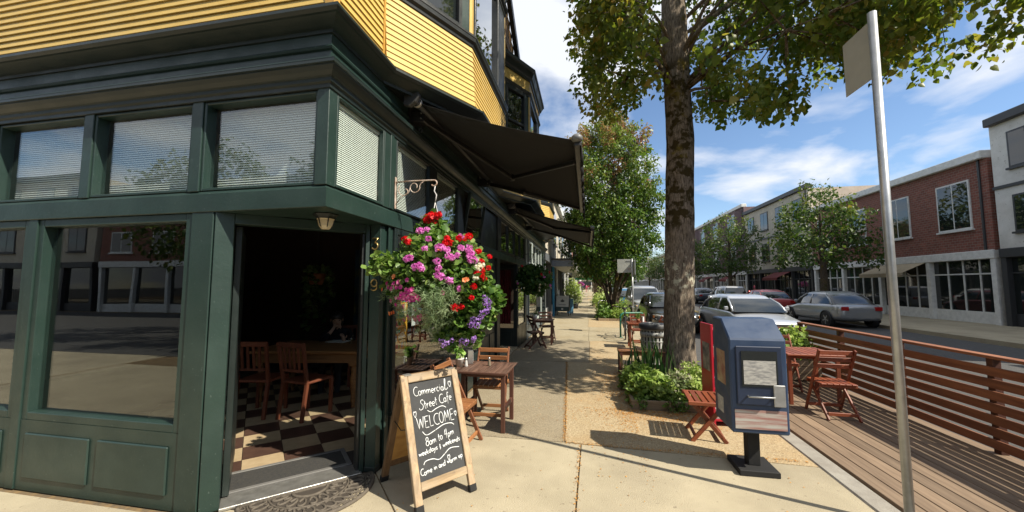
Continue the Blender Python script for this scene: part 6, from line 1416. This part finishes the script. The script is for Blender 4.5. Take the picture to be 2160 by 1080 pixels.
    MB().box(-.24, .24, .25 - .004, .258, .0, .001).build('underside_badge', blk_pl, t) if False else None
    return t
car((3.16, 14.6), 0, 4.3, 1.76, 1.46, paint_m('charcoal_car_paint', (.055, .055, .058)), 'charcoal hatchback parked nearest beyond the trunk')
car((3.20, 21.0), 0, 4.6, 1.82, 1.72, paint_m('silver_car_paint', (.42, .43, .44)), 'silver utility vehicle parked behind the charcoal hatchback', True)
car((3.05, 27.6), 0, 4.1, 1.72, 1.5, paint_m('blue_car_paint', (.02, .20, .42)), 'bright blue small car parked behind the silver vehicle')
car((3.15, 33.5), 0, 4.4, 1.78, 1.5, paint_m('white_car_paint', (.6, .61, .62)), 'white car parked behind the blue car'); car((3.15, 40), 0, 4.4, 1.78, 1.5, paint_m('dark_car_paint', (.02, .022, .026)), 'black car farthest in the kerbside row')
car((5.35, 12.2), R(2), 4.5, 1.8, 1.46, paint_m('pale_silver_paint', (.52, .54, .57)), 'pale silver car in the traffic lane right of the trunk')
for (y, c, lab, suv) in ((18, (.30, .31, .32), 'grey car parked across the road, nearest', False), (24.5, (.45, .05, .05), 'dark red car parked across the road', False), (31, (.5, .5, .5), 'silver van like car parked across the road', True), (38, (.05, .06, .08), 'dark blue car parked across the road', False), (46, (.28, .29, .30), 'mid grey car parked across the road near the bay windowed block', False)):
    car((10.9, y + 4.3), math.pi, 4.4, 1.78, 1.5 if not suv else 1.7, paint_m('paint_' + lab[:9].replace(' ', '_') + str(int(y)), c), lab, suv)

# ------------------------------------------------------------------ buildings down the street
awn_cols = [mat('maroon_awning', (.16, .03, .03), .8), mat('bottle_green_awning', (.02, .08, .05), .8), mat('sand_awning', (.40, .33, .22), .8)]
def block(name, side, xf, y0, y1, H, wall, label, floors, nwin, frame, shop=None, depth=9, sill=True, parapet=.35, wmul=.5, shop_h=3.1, near=False, bays=False):
    """side -1: stands on the left and faces +x; side +1: on the right and faces -x"""
    t = anchor(name, label, 'building', 'shops lining the street'); s = -side; xb = xf - s * depth
    X = lambda d: xf + s * d                                   # d outwards from the front
    def bx(m, d0, d1, a, b, z0, z1): x = sorted((X(d0), X(d1))); return m.box(x[0], x[1], a, b, z0, z1)
    bx(MB(), -depth, 0, y0, y1, shop_h, H).build('wall', wall, t); bx(MB(), -depth, -.35, y0, y1, 0, shop_h - .002).build('shop_wall', blk_pl, t)
    bx(MB(), -.3, .22, y0, y1, H, H + parapet).build('cornice', frame, t, .03); bx(MB(), -.3, .08, y0, y1, shop_h - .35, shop_h + .02).build('fascia', shop or frame, t, .02)
    n = max(2, int((y1 - y0) / 2.6)); w = (y1 - y0) / n
    for k in range(n + 1): c = min(max(y0 + k * w, y0 + .11), y1 - .11); bx(MB(), -.34, .03, c - .1, c + .1, 0, shop_h - .352).build('pier', shop or frame, t)
    for k in range(n):
        a, b = y0 + k * w + .11, y0 + (k + 1) * w - .11; wn_ = bx(MB(), -.2, -.12, a, b, 0, .5).build('stall_riser', frame, t); bx(MB(), -.17, -.16, a, b, .5, shop_h - .36).build('pane', dark_pane, wn_)
        if side > 0 and y1 < 70:
            for q in range(1, 4): yy = a + (b - a) * q / 4; bx(MB(), -.158, -.12, yy - .025, yy + .025, .5, shop_h - .36).build('mullion', frame, wn_)
            bx(MB(), -.157, -.118, a, b, 2.1, 2.16).build('transom_bar', frame, wn_)
            if k % 3 == 1:
                x0_, x1_ = X(.06), X(1.1); aw = MB().add([(x0_, a, 2.75), (x0_, b, 2.75), (x1_, b, 2.25), (x1_, a, 2.25), (x1_, a, 2.05), (x1_, b, 2.05)], [(0, 1, 2, 3), (3, 2, 5, 4)]).build('shop_awning', awn_cols[int(y0 + k) % 3], t); aw.modifiers.new('thick', 'SOLIDIFY').thickness = .02
    if side > 0 and y1 < 70: bx(MB(), .0, .05, y0 + .3, y0 + .38, shop_h, H).build('downpipe', btrim, t); bx(MB(), .0, .07, y0, y1, shop_h + (H - shop_h) * .5 - .1, shop_h + (H - shop_h) * .5 + .02).build('string_course', frame, t) if floors > 1 else None
    fh = (H - shop_h) / max(1, floors)
    for f_ in range(floors):
        z0 = shop_h + f_ * fh + fh * .28; z1 = z0 + fh * .52
        for k in range(nwin):
            c = y0 + (k + .5) * (y1 - y0) / nwin; hw = (y1 - y0) / nwin * wmul / 2
            if bays and k % 2 == 0:
                pl = [(X(0), c - hw * 1.3), (X(.6), c - hw * .7), (X(.6), c + hw * .7), (X(0), c + hw * 1.3)]; 
                MB().prism(pl if s < 0 else pl[::-1], z0 - .5, z1 + .4).build('bay', wall, t)
                g_ = bx(MB(), .6, .63, c - hw * .62, c + hw * .62, z0 - .05, z1 + .05).build('window', frame, t); 
                for q in (-1, 1): bx(MB(), .631, .635, c + (q - 1) * hw * .29 + .03, c + (q + 1) * hw * .29 - .03, z0, z1).build('pane', dark_pane, g_)
                continue
            wd = bx(MB(), .0, .05, c - hw, c + hw, z0 - .07, z1 + .07).build('window', frame, t)
            bx(MB(), .051, .055, c - hw + .07, c - .03, z0, z1).build('pane', dark_pane, wd); bx(MB(), .051, .055, c + .03, c + hw - .07, z0, z1).build('pane', dark_pane, wd)
            if sill: bx(MB(), .0, .12, c - hw - .06, c + hw + .06, z0 - .15, z0 - .075).build('sill', frame, wd)
    settle(t, ((xf + xb) / 2, (y0 + y1) / 2, 0)); return t
cream = mat('cream_stucco', (.55, .50, .40), .9, (.47, .42, .33), 3.0); white_s = mat('white_stucco', (.66, .65, .61), .9, (.58, .57, .53), 3.0); brick_b = mat('plum_cladding', (.16, .10, .105), .8, (.13, .08, .085), 4.0); grey_s = mat('grey_cladding', (.22, .23, .24), .8, (.18, .19, .20), 3.0); tan_s = mat('tan_render', (.42, .31, .20), .9, (.36, .26, .17), 3.0)
wtrim = mat('white_trim', (.68, .68, .65), .6); btrim = mat('charcoal_trim', (.035, .037, .04), .5); bluep = mat('cobalt_blue_paint', (.02, .20, .38), .5, (.018, .17, .33)); brick_r = mat('brick_red', (.26, .09, .06), .9, (.20, .07, .05), 6.0)
def brickify(m, mortar):
    n, l = m.node_tree.nodes, m.node_tree.links; b = n['Principled BSDF']; src = b.inputs['Base Color'].links[0].from_socket
    g = n.new('ShaderNodeNewGeometry'); sx = n.new('ShaderNodeSeparateXYZ'); l.new(g.outputs['Position'], sx.inputs[0]); ad = n.new('ShaderNodeMath'); l.new(sx.outputs['X'], ad.inputs[0]); l.new(sx.outputs['Y'], ad.inputs[1])
    cb = n.new('ShaderNodeCombineXYZ'); l.new(ad.outputs[0], cb.inputs[0]); l.new(sx.outputs['Z'], cb.inputs[1]); bt = n.new('ShaderNodeTexBrick'); l.new(cb.outputs[0], bt.inputs['Vector']); bt.inputs['Scale'].default_value = 2.2; bt.inputs['Mortar Size'].default_value = .016
    l.new(src, bt.inputs['Color1']); hs = n.new('ShaderNodeHueSaturation'); hs.inputs['Value'].default_value = .72; l.new(src, hs.inputs['Color']); l.new(hs.outputs[0], bt.inputs['Color2']); bt.inputs['Mortar'].default_value = (*mortar, 1); l.new(bt.outputs['Color'], b.inputs['Base Color'])
brickify(brick_r, (.22, .19, .16))
for m_ in (cream, white_s, tan_s, grey_s, brick_b): worn(m_, (.20, .18, .15), 9, .64, .74, (.34, .31, .26) if m_ not in (grey_s, brick_b) else (.14, .12, .12), .35)
# the grey and blue shop with the flat canopy
bs = block('grey_shop', -1, -1.86, 17.02, 31.5, 6.6, cream, 'cream and grey shop with flat canopy and blue painted posts', 1, 4, wtrim, mat('slate_fascia', (.10, .11, .12), .6))
cn = anchor('flat_canopy', 'flat canopy with pale soffit over the blue post shop', 'canopy'); MB().box(-1.8, -.62, 19.6, 31, 2.93, 3.02).build('canopy_top', btrim, cn); MB().box(-1.8, -.66, 19.66, 30.9, 2.62, 2.928).box(-.66, -.63, 19.62, 30.95, 2.70, 2.929).build('soffit_box', wtrim, cn); MB().box(-1.78, -.70, 19.62, 19.655, 2.60, 2.9).build('end_panel', mat('blue_grey_panel', (.16, .20, .28), .6), cn); settle(cn, (-1.2, 25, 2.6))
for k, y in enumerate((20.2, 22.4)): tag(MB().box(-1.80, -1.70, y, y + .4, 0, 2.6).build('painted_post', [bluep, wtrim][k]), ['cobalt blue painted post under the flat canopy', 'white painted post behind the blue one'][k], 'post')
rl = anchor('balcony_railing', 'black balcony railing above the flat canopy', 'railing'); 
for k in range(24): MB().box(-.70, -.685, 19.8 + k * .46, 19.815 + k * .46, 3.02, 3.75).build('baluster', btrim, rl)
for z in (3.1, 3.75): MB().box(-.705, -.68, 19.7, 30.9, z, z + .03).build('rail', btrim, rl)
for k in range(5): MB().box(-1.7 + k * .22, -1.685 + k * .22, 19.7, 19.72, 3.02, 3.75).build('baluster', btrim, rl)
MB().box(-1.75, -.68, 19.695, 19.725, 3.751, 3.78).build('rail', btrim, rl); settle(rl, (-1, 25, 3.02))
rest = [(31.6, 40, 7.5, white_s, wtrim, 'white stuccoed shop beyond the canopy shop', 2), (40.1, 50, 6.0, grey_s, btrim, 'low grey clad shop on the near side', 1), (50.1, 62, 8.5, brick_r, wtrim, 'brick shop building on the near side', 2), (62.1, 76, 7.0, cream, wtrim, 'cream shop building on the near side', 1), (76.1, 96, 9.0, tan_s, btrim, 'tan block far down the near side', 2), (96.1, 125, 8, white_s, wtrim, 'farthest white block on the near side', 2)]
for (a, b, h, wl_, fr, lab, fl) in rest: block('shop_building', -1, -1.9, a, b, h, wl_, lab, fl, max(3, int((b - a) / 3)), fr, None)
opp = [(-6, 8, 7.5, tan_s, btrim, 'tan block across the road at the far right', 2, False), (8.2, 19, 8.2, white_s, btrim, 'white rendered block across the road', 2, False), (19.2, 32, 7.0, brick_r, wtrim, 'red brick block across the road', 1, False), (32.2, 44, 9.0, cream, btrim, 'cream block across the road', 2, False), (44.2, 66, 10.0, brick_b, wtrim, 'plum clad block with white bay windows across the road', 2, True), (66.2, 84, 7, grey_s, wtrim, 'grey block far across the road', 1, False), (84.2, 110, 8, tan_s, wtrim, 'tan block far across the road', 2, False), (110.2, 150, 9, cream, wtrim, 'farthest cream block across the road', 2, False)]
for (a, b, h, wl_, fr, lab, fl, by) in opp: block('shop_building', 1, 16.6, a, b, h, wl_, lab, fl, max(4, int((b - a) / 2.6)), fr, None, bays=by)
# street end: buildings and a green mass closing the view
block('shop_building', -1, 2.0, 150, 175, 8, cream, 'cream building where the street bends', 2, 6, wtrim, None)
hw = stuff(place('distant_woodland', cloud_leaves([(random.uniform(-30, 40), random.uniform(150, 175), random.uniform(.5, 9)) for _ in range(420)], [2.0] * 420, 26, 1.1, 'oval', far_leaf, 'distant_woodland', (.45, .2)))); tag(hw, 'distant trees closing the end of the street', 'woodland')
# shop awnings, flags and boards down the pavement
sb2 = empty('sandwich_board', (-1.30, 20.9, 0), R(-8), 'black framed sandwich board with a leaf emblem down the pavement', 'sign')
for s in (-1, 1):
    MB().beam((-.36, s * .25, 0), (-.36, 0, 1.12), .03, .03, (1, 0, 0)).beam((.36, s * .25, 0), (.36, 0, 1.12), .03, .03, (1, 0, 0)).beam((-.36, 0 + s * .012, 1.10), (.36, s * .012, 1.10), .02, .03).build('frame', btrim, sb2)
    u2 = Vector((0, -s * .25, 1.12)).normalized(); n2_ = Vector((0, s * 1.12, .25)).normalized(); c = Vector((0, s * .25, 0)) + u2 * .66
    MB().obox(c, (1, 0, 0), u2, n2_, .345, .42, .006).build('poster_panel', mat('board_white', (.62, .62, .60), .6), sb2); 
    if s < 0:
        cc = Vector((0, s * .25, 0)) + u2 * .36 + n2_ * .008; MB().obox(cc, (1, 0, 0), u2, n2_, .345, .12, .003).build('lower_band', mat('dark_teal_band', (.03, .06, .06), .6), sb2)
        lf = MB(); e0 = Vector((0, s * .25, 0)) + u2 * .74 + n2_ * .009
        for a in (-60, -30, 0, 30, 60):
            dv = Vector((1, 0, 0)) * math.sin(R(a)) + u2 * math.cos(R(a)); sd = Vector((1, 0, 0)) * math.cos(R(a)) - u2 * math.sin(R(a)); Lf = .2 if a == 0 else .16; lf.add([e0, e0 + dv * Lf * .5 + sd * .03, e0 + dv * Lf, e0 + dv * Lf * .5 - sd * .03], [(0, 1, 2, 3)])
        lf.build('leaf_emblem', btrim, sb2); MB().obox(Vector((0, s * .25, 0)) + u2 * .60 + n2_ * .008, (1, 0, 0), u2, n2_, .2, .016, .0015).build('title_line', mat('grey_print', (.25, .25, .26), .6), sb2)
        MB().obox(Vector((0, s * .25, 0)) + u2 * .36 + n2_ * .0125, (1, 0, 0), u2, n2_, .05, .05, .001).build('printed_square', MATS['board_white'], sb2)
tag(MB().box(-.18, .18, -.16, .16, 0, .85).build('blue_cabinet', mat('sky_blue_enamel', (.18, .42, .62), .5), bevel=.01, loc=(-.98, 22.6, 0)), 'sky blue cabinet behind the sandwich board', 'cabinet')
shrub('potted_shrub', (-1.15, 31.5, .5), (.8, .7, 1.8), 120, 9, .15, 'oval', broad, 'tall lime green shrub in a pot by the shops', tint=(.85, .12), group='potted shrubs by the shops'); shrub('potted_shrub', (-.92, 27.2, .42), (.55, .5, .6), 80, 9, .11, 'long', sage, 'rounded grey green potted shrub on the pavement', tint=(.4, .2), group='potted shrubs by the shops')
for (x, y, h, r_, lab) in ((-1.15, 31.5, .55, .42, 'dark tub of the tall lime shrub'), (-.92, 27.2, .45, .34, 'dark tub of the rounded grey shrub')): tag(MB().lathe([(0, 0), (r_ * .8, 0), (r_, h), (r_ * .92, h), (r_ * .85, h - .06), (0, h - .06)], n=20).build('plant_tub', blk_pl, loc=(x, y, 0)), lab, 'tub')
def blade_sign(loc, w, h, d, m_, label): 
    t = empty('hanging_sign', loc, 0, label, 'sign'); MB().box(0, w, -d / 2, d / 2, 0, h).build('panel', m_, t, .01); MB().tube([(-.05, 0, h + .05), (w, 0, h + .05)], .02, 6).build('arm', btrim, t); MB().box(-.08, -.04, -.03, .03, h - .1, h + .15).build('wall_plate', btrim, t); MB().tube([(w * .2, 0, h), (w * .2, 0, h + .05)], .01, 4).build('link', btrim, t)
blade_sign((-1.75, 46, 2.5), 1.5, 1.1, .12, mat('cream_sign', (.58, .56, .36), .5), 'cream projecting shop sign above the pavement'); blade_sign((-1.75, 58, 2.4), 3.2, 1.4, .3, mat('green_awning_cloth', (.01, .20, .07), .7), 'green projecting shop sign far down the street')
bn_ = empty('banner_pole', (1.85, 62, 0), 0, 'lamp post with a green banner far down the kerb', 'lamp post'); MB().tube([(0, 0, 0), (0, 0, 7)], .07, 8).build('pole', btrim, bn_); MB().box(-.75, -.1, -.01, .01, 2.2, 4.6).build('banner', MATS['green_awning_cloth'], bn_); MB().tube([(-.8, 0, 4.65), (0, 0, 4.65)], .02, 6).build('banner_arm', btrim, bn_)
for k, (x, y, lab) in enumerate(((-1.1, 70, 'far basket of red and pink flowers by the shops'), )):
    t = shrub('flower_tub', (x, y, 1.6), (.6, .6, .6), 40, 8, .2, 'round', pet['pink'], lab, cat='flowers', group=None, stems=4)
bk1 = block('shop_building', -1, 0, -30, 2, 7.5, brick_r, 'unseen brick block across the side street, added for window reflections', 2, 10, wtrim, None); bk1.rotation_euler = (0, 0, math.pi / 2); bk1.location = (-14, -18, 0)  # unseen blocks added so the shop windows have something to reflect
bk3 = block('shop_building', -1, 0, -34, 0, 8.5, cream, 'unseen cream block across the side street, added for window reflections', 2, 11, btrim, None); bk3.rotation_euler = (0, 0, math.pi / 2); bk3.location = (-47.5, -18, 0)
bk2 = block('shop_building', 1, 16.6, -40, -6.2, 8.0, white_s, 'unseen white block across the road, added for window reflections', 2, 12, btrim, None)
plain_tree((-6.5, -6.5), 7.5, 2.4, 200, 'unseen left side street tree, added for window reflections', 31); plain_tree((-1.0, -8.0), 8, 2.4, 200, 'unseen right side street tree, added for window reflections', 32); plain_tree((-13.0, -6.5), 7, 2.2, 160, 'unseen farthest side street tree, added for window reflections', 33)
car((-4.0, -4.6), R(90), 4.4, 1.78, 1.5, paint_m('side_car_paint', (.35, .36, .38)), 'unseen grey car on the side street, added for window reflections')
# side-street trees and car are unseen, added for the windows to mirror; power line high over the road
